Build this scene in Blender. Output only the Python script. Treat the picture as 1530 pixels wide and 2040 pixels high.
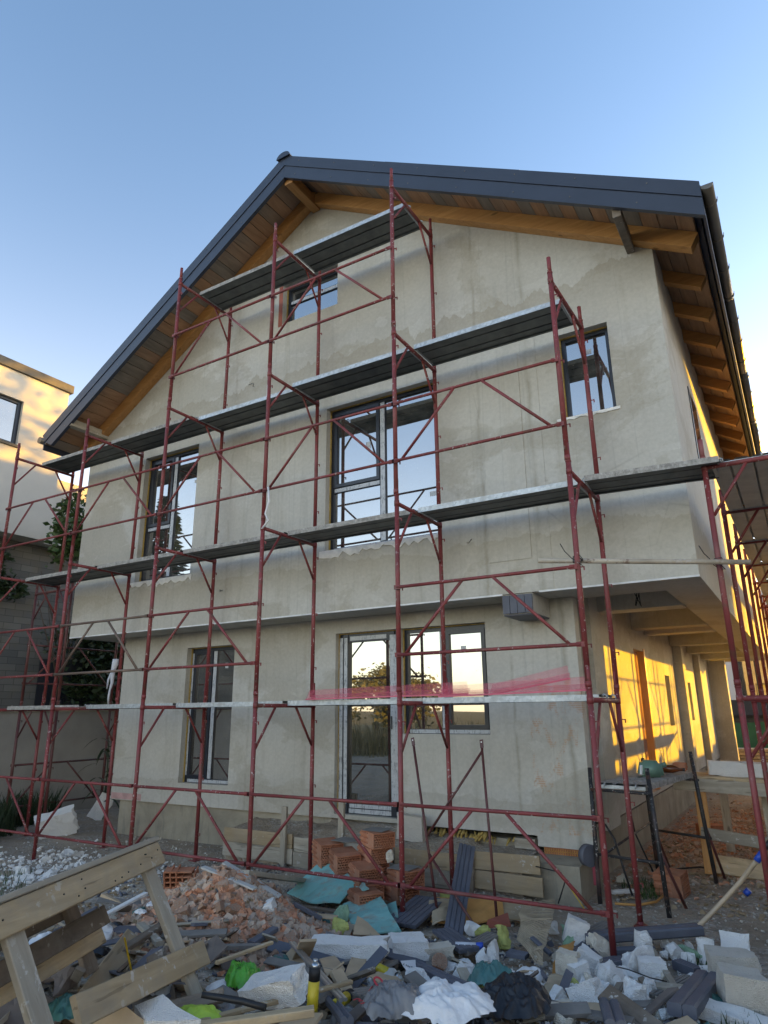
import bpy, bmesh, math, random
from math import radians, sin, cos, pi
from mathutils import Vector, Matrix, Euler, noise

for o in list(bpy.data.objects):
    bpy.data.objects.remove(o)
SC = bpy.context.scene
COL = SC.collection

# ------------------------------------------------------------------ camera, sky, sun, exposure
cam_d = bpy.data.cameras.new("camera")
cam = bpy.data.objects.new("camera", cam_d)
COL.objects.link(cam)
cam_d.sensor_fit = 'VERTICAL'
cam_d.sensor_height = 36.0
cam_d.sensor_width = 27.0
cam_d.lens = 23.625
cam_d.clip_start = 0.05
cam_d.clip_end = 3000
cam.matrix_world = Matrix.Translation((1.526, -5.783, 1.7662)) @ (
    Matrix.Rotation(0.5422, 4, 'Z') @ Matrix.Rotation(1.8583, 4, 'X') @ Matrix.Rotation(-0.0101, 4, 'Z'))
SC.camera = cam

SUN_EL, SUN_AZ = radians(9.35), radians(36.0)      # azimuth clockwise from +Y towards +X
w = bpy.data.worlds.new("World")
SC.world = w
w.use_nodes = True
nt = w.node_tree
sky = nt.nodes.new('ShaderNodeTexSky')
sky.sky_type = 'NISHITA'
sky.sun_disc = False
sky.sun_elevation = SUN_EL
sky.sun_rotation = SUN_AZ
sky.altitude = 100
sky.air_density = 1.0
sky.dust_density = 0.8
sky.ozone_density = 2.2
bg = nt.nodes['Background']
bg.inputs[1].default_value = 0.085
# warm morning haze low over the horizon, the same all the way round (it is mirrored in the ground-floor glass)
tc_ = nt.nodes.new('ShaderNodeTexCoord'); sp_ = nt.nodes.new('ShaderNodeSeparateXYZ')
nt.links.new(tc_.outputs['Generated'], sp_.inputs[0])
def wm(op, a, b):
    x = nt.nodes.new('ShaderNodeMath'); x.operation = op
    for v, i in ((a, 0), (b, 1)):
        if isinstance(v, (int, float)): x.inputs[i].default_value = v
        else: nt.links.new(v, x.inputs[i])
    return x.outputs[0]
hz = wm('EXPONENT', wm('MULTIPLY', wm('POWER', wm('DIVIDE', wm('MAXIMUM', sp_.outputs[2], 0.0), 0.26), 1.45), -1.0), 0.0)
hm = nt.nodes.new('ShaderNodeMix'); hm.data_type = 'RGBA'; hm.blend_type = 'ADD'
nt.links.new(hz, hm.inputs[0]); nt.links.new(sky.outputs[0], hm.inputs[6])
hm.inputs[7].default_value = (5.2, 3.9, 2.65, 1)
nt.links.new(hm.outputs[2], bg.inputs[0])

sun_d = bpy.data.lights.new("sun", 'SUN')
sun_d.energy = 2.25
sun_d.angle = radians(0.6)
sun_d.color = (1.0, 0.50, 0.0)
sun = bpy.data.objects.new("sun", sun_d)
COL.objects.link(sun)
SUN_DIR = Vector((sin(SUN_AZ) * cos(SUN_EL), cos(SUN_AZ) * cos(SUN_EL), sin(SUN_EL)))
sun.rotation_euler = (-SUN_DIR).to_track_quat('-Z', 'Y').to_euler()
sun.location = (20, 25, 10)

SC.view_settings.view_transform = 'Standard'
SC.view_settings.look = 'None'
SC.view_settings.gamma = 1.0
SC.view_settings.use_curve_mapping = False
SC.view_settings.exposure = 2.45
SC.cycles.max_bounces = 8
SC.cycles.transparent_max_bounces = 16

R = random.Random(7)

# ------------------------------------------------------------------ materials
class NB:
    """small node helper"""
    def __init__(s, name):
        s.m = bpy.data.materials.new(name)
        s.m.use_nodes = True
        s.t = s.m.node_tree
        s.b = s.t.nodes['Principled BSDF']
        s.geo = None
    def n(s, typ, **kw):
        x = s.t.nodes.new(typ)
        for k, v in kw.items():
            setattr(x, k, v)
        return x
    def l(s, a, b):
        s.t.links.new(a, b)
    def coord(s, kind='Object', scale=(1, 1, 1)):
        tc = s.n('ShaderNodeTexCoord') if kind != 'World' else s.n('ShaderNodeNewGeometry')
        out = tc.outputs['Position'] if kind == 'World' else tc.outputs[kind]
        mp = s.n('ShaderNodeMapping')
        mp.inputs['Scale'].default_value = scale
        s.l(out, mp.inputs[0])
        return mp.outputs[0]
    def noise(s, co, scale, detail=4, rough=0.55, dist=0.0):
        x = s.n('ShaderNodeTexNoise')
        x.inputs['Scale'].default_value = scale
        x.inputs['Detail'].default_value = detail
        x.inputs['Roughness'].default_value = rough
        x.inputs['Distortion'].default_value = dist
        s.l(co, x.inputs['Vector'])
        return x.outputs['Fac']
    def voro(s, co, scale, feature='F1', out='Distance'):
        x = s.n('ShaderNodeTexVoronoi', feature=feature)
        x.inputs['Scale'].default_value = scale
        s.l(co, x.inputs['Vector'])
        return x.outputs[out]
    def ramp(s, fac, stops):
        x = s.n('ShaderNodeValToRGB')
        r = x.color_ramp
        while len(r.elements) < len(stops):
            r.elements.new(0.5)
        for e, (p, c) in zip(r.elements, stops):
            e.position = p
            e.color = (c[0], c[1], c[2], 1) if not isinstance(c, (int, float)) else (c, c, c, 1)
        s.l(fac, x.inputs[0])
        return x.outputs[0]
    def mix(s, fac, a, b, blend='MIX'):
        x = s.n('ShaderNodeMix', data_type='RGBA', blend_type=blend)
        for v, i in ((fac, 0), (a, 6), (b, 7)):
            if isinstance(v, (int, float)):
                x.inputs[i].default_value = v
            elif isinstance(v, (tuple, list)):
                x.inputs[i].default_value = (v[0], v[1], v[2], 1)
            else:
                s.l(v, x.inputs[i])
        return x.outputs[2]
    def math(s, op, a, b=0.0, clamp=False):
        x = s.n('ShaderNodeMath', operation=op, use_clamp=clamp)
        for v, i in ((a, 0), (b, 1)):
            if isinstance(v, (int, float)):
                x.inputs[i].default_value = v
            else:
                s.l(v, x.inputs[i])
        return x.outputs[0]
    def sep(s, co):
        x = s.n('ShaderNodeSeparateXYZ')
        s.l(co, x.inputs[0])
        return x.outputs
    def rnd(s):
        return s.n('ShaderNodeObjectInfo').outputs['Random']
    def base(s, c):
        if isinstance(c, (tuple, list)):
            s.b.inputs['Base Color'].default_value = (c[0], c[1], c[2], 1)
        else:
            s.l(c, s.b.inputs['Base Color'])
        return s
    def set(s, rough=0.6, metal=0.0, spec=None):
        if isinstance(rough, (int, float)):
            s.b.inputs['Roughness'].default_value = rough
        else:
            s.l(rough, s.b.inputs['Roughness'])
        s.b.inputs['Metallic'].default_value = metal
        if spec is not None:
            s.b.inputs['Specular IOR Level'].default_value = spec
        return s
    def bump(s, h, strength=0.3, dist=0.02):
        x = s.n('ShaderNodeBump')
        x.inputs['Strength'].default_value = strength
        x.inputs['Distance'].default_value = dist
        s.l(h, x.inputs['Height'])
        s.l(x.outputs[0], s.b.inputs['Normal'])
        return s

M = {}
def simple(name, col, rough=0.6, metal=0.0, var=0.25, scale=6, bump=0.0, bscale=40, kind='Object', spec=None):
    a = NB(name)
    co = a.coord(kind)
    n1 = a.noise(co, scale, 5)
    dark = tuple(c * (1 - var) for c in col)
    light = tuple(min(1, c * (1 + var)) for c in col)
    a.base(a.ramp(n1, [(0.25, dark), (0.75, light)]))
    a.set(rough, metal, spec)
    if bump:
        a.bump(a.noise(co, bscale, 4), bump, 0.01)
    M[name] = a.m
    return a.m

def mk_plaster(name='plaster', brick=False):
    a = NB(name)
    co = a.coord('World')
    x, y, z = a.sep(co)[0:3]
    big = a.noise(co, 0.55, 5, 0.6, 0.6)
    c = a.ramp(big, [(0.30, (0.42, 0.398, 0.347)), (0.50, (0.487, 0.469, 0.418)), (0.70, (0.53, 0.517, 0.47))])
    # drying patches with crisp, ragged edges
    pco = a.coord('World', (0.8, 0.8, 1.25))
    p = a.noise(pco, 0.55, 8, 0.60, 0.35)
    pm = a.ramp(p, [(0.535, 0.0), (0.552, 1.0)])
    c = a.mix(a.math('MULTIPLY', pm, 0.48), c, (0.34, 0.305, 0.235))
    p2 = a.noise(a.coord('World', (0.9, 0.9, 1.6)), 1.7, 6, 0.6, 0.5)
    pm2 = a.ramp(p2, [(0.60, 0.0), (0.615, 1.0)])
    c = a.mix(a.math('MULTIPLY', pm2, 0.32), c, (0.57, 0.555, 0.51))
    # runs of water, stretched vertically
    st = a.noise(a.coord('World', (3.2, 3.2, 0.16)), 1.5, 5, 0.7, 0.2)
    sm = a.ramp(st, [(0.55, 0.0), (0.72, 1.0)])
    c = a.mix(a.math('MULTIPLY', sm, 0.30), c, (0.30, 0.27, 0.205))
    # trowelled joints: faint verticals
    tr = a.noise(a.coord('World', (1.1, 1.1, 0.03)), 2.2, 2, 0.4)
    tm = a.ramp(tr, [(0.49, 0.0), (0.5, 1.0), (0.512, 0.0)])
    c = a.mix(a.math('MULTIPLY', tm, 0.22), c, (0.27, 0.265, 0.235))
    # hairline cracks
    vd = a.voro(a.mix(0.12, co, a.n('ShaderNodeTexNoise').outputs['Color']), 0.7, 'DISTANCE_TO_EDGE')
    vm = a.ramp(vd, [(0.0, 1.0), (0.006, 0.0)])
    vmask = a.ramp(a.noise(co, 1.1, 2), [(0.55, 0.0), (0.62, 1.0)])
    c = a.mix(a.math('MULTIPLY', a.math('MULTIPLY', vm, vmask), 0.28), c, (0.22, 0.20, 0.17))
    # wavy upper edges of later coats, fading out downwards, and vertical repair bands
    wv = a.noise(a.coord('World', (1.0, 1.0, 0.25)), 1.9, 7, 0.62, 0.5)
    for z0, amp, fade, st_, col in ((6.62, 0.9, 1.0, 0.62, (0.335, 0.30, 0.235)), (3.62, 0.55, 0.5, 0.5, (0.37, 0.335, 0.265)), (0.80, 0.35, 0.4, 0.5, (0.36, 0.33, 0.275))):
        d_ = a.math('SUBTRACT', a.math('ADD', a.math('MULTIPLY', a.math('SUBTRACT', wv, 0.5), amp), z0), z)
        edge = a.ramp(a.math('MULTIPLY', d_, 10.0), [(0.0, 0.0), (0.10, 1.0)])
        fall = a.math('SUBTRACT', 1.0, a.math('DIVIDE', d_, fade), True)
        c = a.mix(a.math('MULTIPLY', a.math('MULTIPLY', edge, fall), st_), c, col)
    wob = a.math('MULTIPLY', a.math('SUBTRACT', a.noise(a.coord('World', (0.3, 0.3, 1.0)), 2.3, 5, 0.65), 0.5), 0.10)
    for x0, hw, st_, col in ((-0.70, 0.045, 0.6, (0.27, 0.245, 0.19)), (-1.33, 0.03, 0.6, (0.28, 0.255, 0.20)), (-1.85, 0.05, 0.35, (0.33, 0.30, 0.24)), (-4.35, 0.05, 0.35, (0.32, 0.29, 0.23)), (-5.35, 0.035, 0.45, (0.31, 0.285, 0.225)), (-7.0, 0.04, 0.3, (0.33, 0.30, 0.24))):
        dx_ = a.math('ABSOLUTE', a.math('ADD', a.math('SUBTRACT', x, x0), wob))
        bm2 = a.math('SUBTRACT', 1.0, a.math('DIVIDE', dx_, hw), True)
        br = a.ramp(a.noise(a.coord('World', (1, 1, 0.8)), 1.7 + abs(x0), 4), [(0.36, 0.0), (0.56, 1.0)])
        c = a.mix(a.math('MULTIPLY', a.math('MULTIPLY', bm2, br), st_), c, col)
    # rim of darker tide lines round the damp patches
    tl_ = a.ramp(p, [(0.522, 0.0), (0.534, 1.0), (0.546, 0.0)])
    c = a.mix(a.math('MULTIPLY', tl_, 0.3), c, (0.31, 0.27, 0.195))
    if brick:
        bm_ = a.ramp(a.noise(a.coord('World', (2.2, 1, 1.1)), 2.6, 6, 0.7, 0.4), [(0.52, 0.0), (0.60, 1.0)])
        zl = a.math('MULTIPLY', a.math('LESS_THAN', z, 2.1), a.math('GREATER_THAN', z, 0.5))
        comb = a.ramp(a.math('FRACT', a.math('MULTIPLY', z, 42.0)), [(0.3, 0.45), (0.5, 1.0)])
        c = a.mix(a.math('MULTIPLY', a.math('MULTIPLY', bm_, zl), a.math('MULTIPLY', comb, 0.75)), c, (0.46, 0.28, 0.17))
    fine = a.noise(co, 24, 4, 0.7)
    c = a.mix(0.10, c, a.ramp(fine, [(0.3, 0.1), (0.7, 0.9)]), 'OVERLAY')
    a.base(c).set(0.88)
    h = a.math('ADD', a.math('MULTIPLY', a.noise(co, 2.2, 4), 0.7), a.math('MULTIPLY', a.noise(co, 60, 3), 0.12))
    h = a.math('ADD', h, a.math('MULTIPLY', pm2, 0.06))
    a.bump(h, 0.35, 0.03)
    M[name] = a.m
mk_plaster()
mk_plaster('corner_plaster', True)

def mk_conc():
    a = NB('concrete')
    co = a.coord('World')
    c = a.ramp(a.noise(co, 1.6, 6, 0.65, 0.4), [(0.3, (0.20, 0.18, 0.14)), (0.52, (0.32, 0.285, 0.215)), (0.72, (0.40, 0.36, 0.28))])
    st = a.ramp(a.noise(a.coord('World', (2, 2, 0.4)), 2.5, 6, 0.7), [(0.55, 0.0), (0.68, 1.0)])
    c = a.mix(a.math('MULTIPLY', st, 0.55), c, (0.15, 0.14, 0.125))
    a.base(c).set(0.92)
    pits = a.ramp(a.voro(co, 26), [(0.05, 0.0), (0.2, 1.0)])
    a.bump(a.math('ADD', a.noise(co, 9, 5), a.math('MULTIPLY', pits, 0.35)), 0.5, 0.02)
    M['concrete'] = a.m
mk_conc()

def mk_redsteel(name, col, spl=0.62):
    a = NB(name)
    co = a.coord('World')
    c = a.ramp(a.noise(co, 3.0, 4), [(0.3, tuple(v * 0.72 for v in col)), (0.7, tuple(v * 1.25 for v in col))])
    rust = a.ramp(a.noise(co, 9, 6, 0.72), [(0.56, 0.0), (0.62, 1.0)])
    c = a.mix(a.math('MULTIPLY', rust, 0.7), c, (0.12, 0.055, 0.035))
    drop = a.ramp(a.noise(co, 34, 3, 0.5), [(spl + 0.05, 0.0), (spl + 0.075, 1.0)])
    dm = a.ramp(a.noise(co, 1.4, 3), [(0.42, 0.0), (0.6, 1.0)])
    c = a.mix(a.math('MULTIPLY', a.math('MULTIPLY', drop, dm), 0.85), c, (0.50, 0.47, 0.44))
    dust = a.ramp(a.noise(co, 2.1, 5, 0.6), [(0.56, 0.0), (0.75, 1.0)])
    c = a.mix(a.math('MULTIPLY', dust, 0.30), c, (0.34, 0.20, 0.18))
    a.base(c).set(a.ramp(a.noise(co, 8, 3), [(0.3, 0.42), (0.7, 0.65)]))
    a.bump(a.noise(co, 60, 3), 0.08, 0.004)
    M[name] = a.m
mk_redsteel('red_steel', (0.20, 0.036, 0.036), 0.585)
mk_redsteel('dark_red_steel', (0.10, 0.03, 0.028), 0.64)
mk_redsteel('bare_steel', (0.15, 0.105, 0.08), 0.66)
mk_redsteel('black_steel', (0.022, 0.022, 0.024), 0.57)
mk_redsteel('rusty_white', (0.42, 0.36, 0.28), 0.50)

def mk_galv():
    a = NB('galvanised')
    co = a.coord('Object')
    c = a.ramp(a.voro(co, 30, 'F1', 'Color'), [(0.2, (0.36, 0.39, 0.41)), (0.8, (0.50, 0.53, 0.55))])
    d = a.ramp(a.noise(co, 3.5, 6, 0.7), [(0.48, 0.0), (0.66, 1.0)])
    c = a.mix(a.math('MULTIPLY', d, 0.55), c, (0.30, 0.28, 0.25))
    a.base(c).set(a.ramp(a.noise(co, 6, 3), [(0.3, 0.38), (0.7, 0.6)]), 0.55)
    M['galvanised'] = a.m
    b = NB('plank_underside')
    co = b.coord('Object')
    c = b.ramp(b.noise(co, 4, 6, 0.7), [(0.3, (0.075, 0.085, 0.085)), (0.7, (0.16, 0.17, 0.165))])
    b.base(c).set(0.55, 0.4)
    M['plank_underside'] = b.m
    e = NB('bounce_lit_underside')  # clean zinc, with warm bounce light painted into its colour
    co = e.coord('Object')
    c = e.ramp(e.noise(co, 4, 6, 0.7), [(0.3, (0.40, 0.38, 0.33)), (0.7, (0.58, 0.55, 0.48))])
    e.base(c).set(0.5, 0.25)
    M['bounce_lit_underside'] = e.m
    q = NB('splattered_deck')
    co = q.coord('Object')
    c = q.ramp(q.noise(co, 14, 6, 0.75), [(0.38, (0.20, 0.19, 0.175)), (0.55, (0.36, 0.345, 0.32)), (0.68, (0.52, 0.51, 0.48))])
    q.base(c).set(0.85)
    q.bump(q.noise(co, 30, 4), 0.5, 0.01)
    M['splattered_deck'] = q.m
mk_galv()

def mk_wood(name, lo, hi, ring=14, per=True, rough=0.7, axis=0, knots=True, stain=0.25, splash=True):
    a = NB(name)
    sc = [1.0, 1.0, 1.0]
    sc[axis] = 0.10
    co = a.coord('Object', tuple(sc))
    r = a.rnd()
    off = a.n('ShaderNodeVectorMath', operation='ADD')
    a.l(co, off.inputs[0])
    mul = a.math('MULTIPLY', r, 53.0)
    a.l(mul, off.inputs[1])
    co = off.outputs[0]
    g = a.noise(co, ring, 5, 0.6, 1.2)
    c = a.ramp(g, [(0.25, lo), (0.75, hi)])
    if per:
        f = a.ramp(r, [(0.0, 0.68), (1.0, 1.2)])
        c = a.mix(1.0, c, f, 'MULTIPLY')
    d = a.ramp(a.noise(a.coord('Object'), 3.5, 5, 0.65), [(0.5, 0.0), (0.75, 1.0)])
    c = a.mix(a.math('MULTIPLY', d, stain), c, tuple(0.45 * v + 0.05 for v in lo))
    if knots:
        kc = [3.2, 3.2, 3.2]
        kc[axis] = 1.1
        kv = a.voro(a.coord('Object', tuple(kc)), 1.5)
        km = a.ramp(kv, [(0.06, 1.0), (0.11, 0.0)])
        c = a.mix(a.math('MULTIPLY', km, 0.7), c, tuple(v * 0.35 for v in lo))
    if splash:
        w_ = a.coord('World')
        sp = a.math('MULTIPLY', a.ramp(a.noise(w_, 17, 4, 0.6), [(0.60, 0.0), (0.64, 1.0)]), a.ramp(a.noise(w_, 2.3, 3), [(0.45, 0.0), (0.58, 1.0)]))
        c = a.mix(a.math('MULTIPLY', sp, 0.75), c, (0.56, 0.53, 0.48))
        gr = a.ramp(a.noise(w_, 3.1, 6, 0.7), [(0.46, 0.0), (0.66, 1.0)])
        c = a.mix(a.math('MULTIPLY', gr, 0.45), c, (0.27, 0.235, 0.185))
        ck = a.ramp(a.noise(co, ring * 2.2, 2, 0.4, 0.3), [(0.30, 1.0), (0.34, 0.0)])
        c = a.mix(a.math('MULTIPLY', ck, 0.55), c, tuple(v * 0.35 for v in lo))
    a.base(c).set(rough)
    a.bump(g, 0.35, 0.010)
    M[name] = a.m
for ax, sfx in ((0, ''), (1, '_y'), (2, '_z')):
    mk_wood('raw_wood' + sfx, (0.38, 0.275, 0.15), (0.60, 0.455, 0.275), axis=ax)
    mk_wood('grey_wood' + sfx, (0.28, 0.24, 0.18), (0.48, 0.425, 0.335), axis=ax)
    mk_wood('glulam' + sfx, (0.36, 0.165, 0.045), (0.56, 0.29, 0.10), axis=ax, rough=0.5, stain=0.1, splash=False)
mk_wood('brown_wood', (0.115, 0.085, 0.06), (0.23, 0.175, 0.125))

def mk_soffit():
    a = NB('soffit_wood')
    co0 = a.coord('Object', (1, 0.12, 1))
    r = a.rnd()
    off = a.n('ShaderNodeVectorMath', operation='ADD')
    a.l(co0, off.inputs[0])
    a.l(a.math('MULTIPLY', r, 40.0), off.inputs[1])
    g = a.noise(off.outputs[0], 13, 5, 0.65, 1.0)
    brown = a.ramp(g, [(0.25, (0.26, 0.14, 0.075)), (0.75, (0.46, 0.27, 0.15))])
    grey = a.ramp(g, [(0.25, (0.15, 0.13, 0.105)), (0.75, (0.28, 0.24, 0.20))])
    f = a.math('ADD', a.math('MULTIPLY', a.math('FRACT', a.math('MULTIPLY', r, 7.31)), 0.75), a.math('MULTIPLY', a.noise(a.coord('World'), 1.3, 3), 0.4))
    m = a.ramp(f, [(0.40, 0.0), (0.75, 1.0)])
    a.base(a.mix(m, brown, grey)).set(0.65)
    a.bump(g, 0.25, 0.008)
    M['soffit_wood'] = a.m
mk_soffit()

simple('anthracite', (0.030, 0.038, 0.060), 0.38, 0.0, 0.12, 3)
simple('gutter_metal', (0.16, 0.14, 0.115), 0.32, 0.5, 0.15, 3)
simple('frame_anthracite', (0.014, 0.018, 0.028), 0.35, 0, 0.1)
simple('yellow_foam_strip', (0.42, 0.29, 0.08), 0.8, 0, 0.3, 20)
simple('rough_mortar', (0.78, 0.76, 0.71), 0.9, 0, 0.18, 9, 0.6, 30)
simple('joint_dark', (0.03, 0.028, 0.025), 0.9)
simple('white_foam', (0.87, 0.85, 0.80), 0.85, 0, 0.05, 5, 0.5, 38)
simple('aged_foam', (0.72, 0.655, 0.54), 0.9, 0, 0.16, 5, 0.5, 38)
simple('grey_block', (0.58, 0.535, 0.46), 0.95, 0, 0.14, 6, 0.7, 45)
simple('deck_grey', (0.098, 0.104, 0.128), 0.6, 0, 0.18, 5, 0.25, 60)
simple('deck_dusty', (0.19, 0.172, 0.152), 0.75, 0, 0.25, 7, 0.25, 60)
simple('cardboard', (0.46, 0.345, 0.22), 0.85, 0, 0.2, 5, 0.15, 20)
simple('plaster_offcut', (0.47, 0.455, 0.42), 0.9, 0, 0.15, 5, 0.2, 20)
simple('brown_paper', (0.155, 0.125, 0.105), 0.85, 0, 0.25, 6)
simple('yellow_can', (0.50, 0.39, 0.02), 0.4, 0, 0.25, 9)
simple('black_plastic', (0.013, 0.013, 0.016), 0.42, 0, 0.3, 5, 0.4, 14)
simple('cable_black', (0.012, 0.012, 0.013), 0.5)
simple('grey_bag', (0.17, 0.17, 0.175), 0.36, 0, 0.35, 6, 0.35, 18)
simple('white_sack', (0.76, 0.74, 0.72), 0.7, 0, 0.12, 4, 0.6, 30)
simple('teal_plastic', (0.06, 0.17, 0.155), 0.4, 0, 0.4, 5, 0.4, 14)
simple('green_plastic', (0.085, 0.33, 0.03), 0.35, 0, 0.3, 6, 0.35, 16)
simple('sky_film', (0.16, 0.42, 0.52), 0.45, 0, 0.1, 5)
simple('green_canister', (0.13, 0.22, 0.17), 0.4, 0, 0.15)
simple('blue_plastic', (0.02, 0.07, 0.42), 0.35)
simple('ivory_hose', (0.42, 0.33, 0.23), 0.5, 0, 0.15)
simple('pu_foam', (0.42, 0.43, 0.13), 0.85, 0, 0.3, 22, 0.9, 40)
simple('green_foam', (0.26, 0.40, 0.26), 0.85, 0, 0.3, 22, 0.9, 40)
simple('yellow_tie', (0.60, 0.40, 0.02), 0.5)
simple('tarp_green', (0.02, 0.115, 0.055), 0.6, 0, 0.25, 3)
simple('white_wall', (0.60, 0.60, 0.60), 0.85, 0, 0.05, 2, 0, 1, 'World')
simple('boundary_render', (0.33, 0.315, 0.285), 0.9, 0, 0.18, 1.6, 0.3, 12, 'World')
simple('neighbour_render', (0.56, 0.53, 0.47), 0.9, 0, 0.06, 2, 0.15, 30, 'World')
simple('dark_trim', (0.10, 0.085, 0.06), 0.6)
simple('roof_dark', (0.03, 0.03, 0.035), 0.6)
simple('orange_mesh', (0.50, 0.25, 0.07), 0.7)
simple('tan_mesh', (0.46, 0.37, 0.25), 0.7)
simple('pink_profile', (0.55, 0.12, 0.17), 0.6)
simple('pink_dusty', (0.50, 0.31, 0.29), 0.85, 0, 0.25, 8)
simple('red_label', (0.42, 0.03, 0.04), 0.5)
simple('ink_black', (0.01, 0.01, 0.012), 0.6)
simple('white_label', (0.68, 0.68, 0.68), 0.6)
simple('bright_metal', (0.55, 0.58, 0.60), 0.3, 0.9, 0.1)
simple('lime_bag', (0.36, 0.52, 0.05), 0.4)
simple('rag_white', (0.55, 0.56, 0.60), 0.8, 0, 0.15, 8)
simple('wood_chip', (0.30, 0.22, 0.13), 0.85, 0, 0.3)
simple('bark', (0.075, 0.055, 0.04), 0.9, 0, 0.3, 8, 0.6, 20)
simple('red_tin', (0.30, 0.09, 0.06), 0.7)

def mk_foam(name, base, dirt, cover):
    a = NB(name)
    co = a.coord('Object')
    w_ = a.coord('World')
    c = a.ramp(a.noise(w_, 4, 4), [(0.3, tuple(v * 0.94 for v in base)), (0.7, base)])
    d = a.ramp(a.noise(w_, 7, 7, 0.75, 0.4), [(cover, 0.0), (cover + 0.16, 0.6)])
    c = a.mix(d, c, dirt)
    sp = a.ramp(a.noise(w_, 55, 3), [(0.68, 0.0), (0.74, 0.35)])
    c = a.mix(sp, c, tuple(v * 0.5 for v in dirt))
    a.base(c).set(0.9)
    h = a.math('ADD', a.voro(w_, 150), a.math('MULTIPLY', a.noise(w_, 26, 5, 0.7), 1.6))
    a.bump(h, 0.7, 0.012)
    M[name] = a.m
mk_foam('white_foam', (0.86, 0.84, 0.80), (0.52, 0.45, 0.36), 0.58)
mk_foam('aged_foam', (0.72, 0.65, 0.53), (0.40, 0.33, 0.25), 0.52)
mk_foam('grey_block', (0.58, 0.535, 0.46), (0.40, 0.35, 0.28), 0.52)

def mk_cyan():
    a = NB('cyan_board')
    co = a.coord('Object')
    c = a.ramp(a.noise(co, 4, 4), [(0.3, (0.17, 0.40, 0.37)), (0.7, (0.25, 0.50, 0.46))])
    d = a.ramp(a.noise(co, 5.5, 7, 0.7, 0.5), [(0.50, 0.0), (0.66, 1.0)])
    c = a.mix(a.math('MULTIPLY', d, 0.75), c, (0.30, 0.225, 0.165))
    a.base(c).set(0.8)
    M['cyan_board'] = a.m
mk_cyan()

def mk_clay():
    a = NB('clay')
    co = a.coord('Object')
    c = a.ramp(a.noise(co, 7, 5), [(0.3, (0.33, 0.115, 0.055)), (0.7, (0.47, 0.205, 0.11))])
    d = a.ramp(a.noise(co, 4.5, 6, 0.7), [(0.52, 0.0), (0.75, 1.0)])
    c = a.mix(a.math('MULTIPLY', d, 0.5), c, (0.36, 0.29, 0.235))
    rr = a.ramp(a.rnd(), [(0, 0.72), (1, 1.15)])
    c = a.mix(1.0, c, rr, 'MULTIPLY')
    a.base(c).set(0.9)
    a.bump(a.noise(co, 70, 3), 0.3, 0.004)
    M['clay'] = a.m
    b = NB('clay_shards')
    co = b.coord('World')
    v = b.voro(co, 11, 'F1', 'Color')
    s = b.n('ShaderNodeSeparateColor')
    b.l(v, s.inputs[0])
    c = b.ramp(s.outputs[0], [(0.0, (0.50, 0.22, 0.115)), (0.34, (0.46, 0.26, 0.17)), (0.6, (0.47, 0.37, 0.285)), (1.0, (0.36, 0.285, 0.23))])
    b.base(c).set(0.92)
    b.bump(b.noise(co, 60, 3), 0.4, 0.006)
    M['clay_shards'] = b.m
    q = NB('dusty_clay')
    co = q.coord('Object')
    c = q.mix(q.ramp(q.noise(co, 9, 4), [(0.4, 0.0), (0.65, 1.0)]), (0.42, 0.225, 0.135), (0.40, 0.32, 0.25))
    c = q.mix(1.0, c, q.ramp(q.rnd(), [(0, 0.55), (1, 1.15)]), 'MULTIPLY')
    q.base(c).set(0.92)
    q.bump(q.noise(co, 60, 3), 0.4, 0.006)
    M['dusty_clay'] = q.m
mk_clay()

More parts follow.
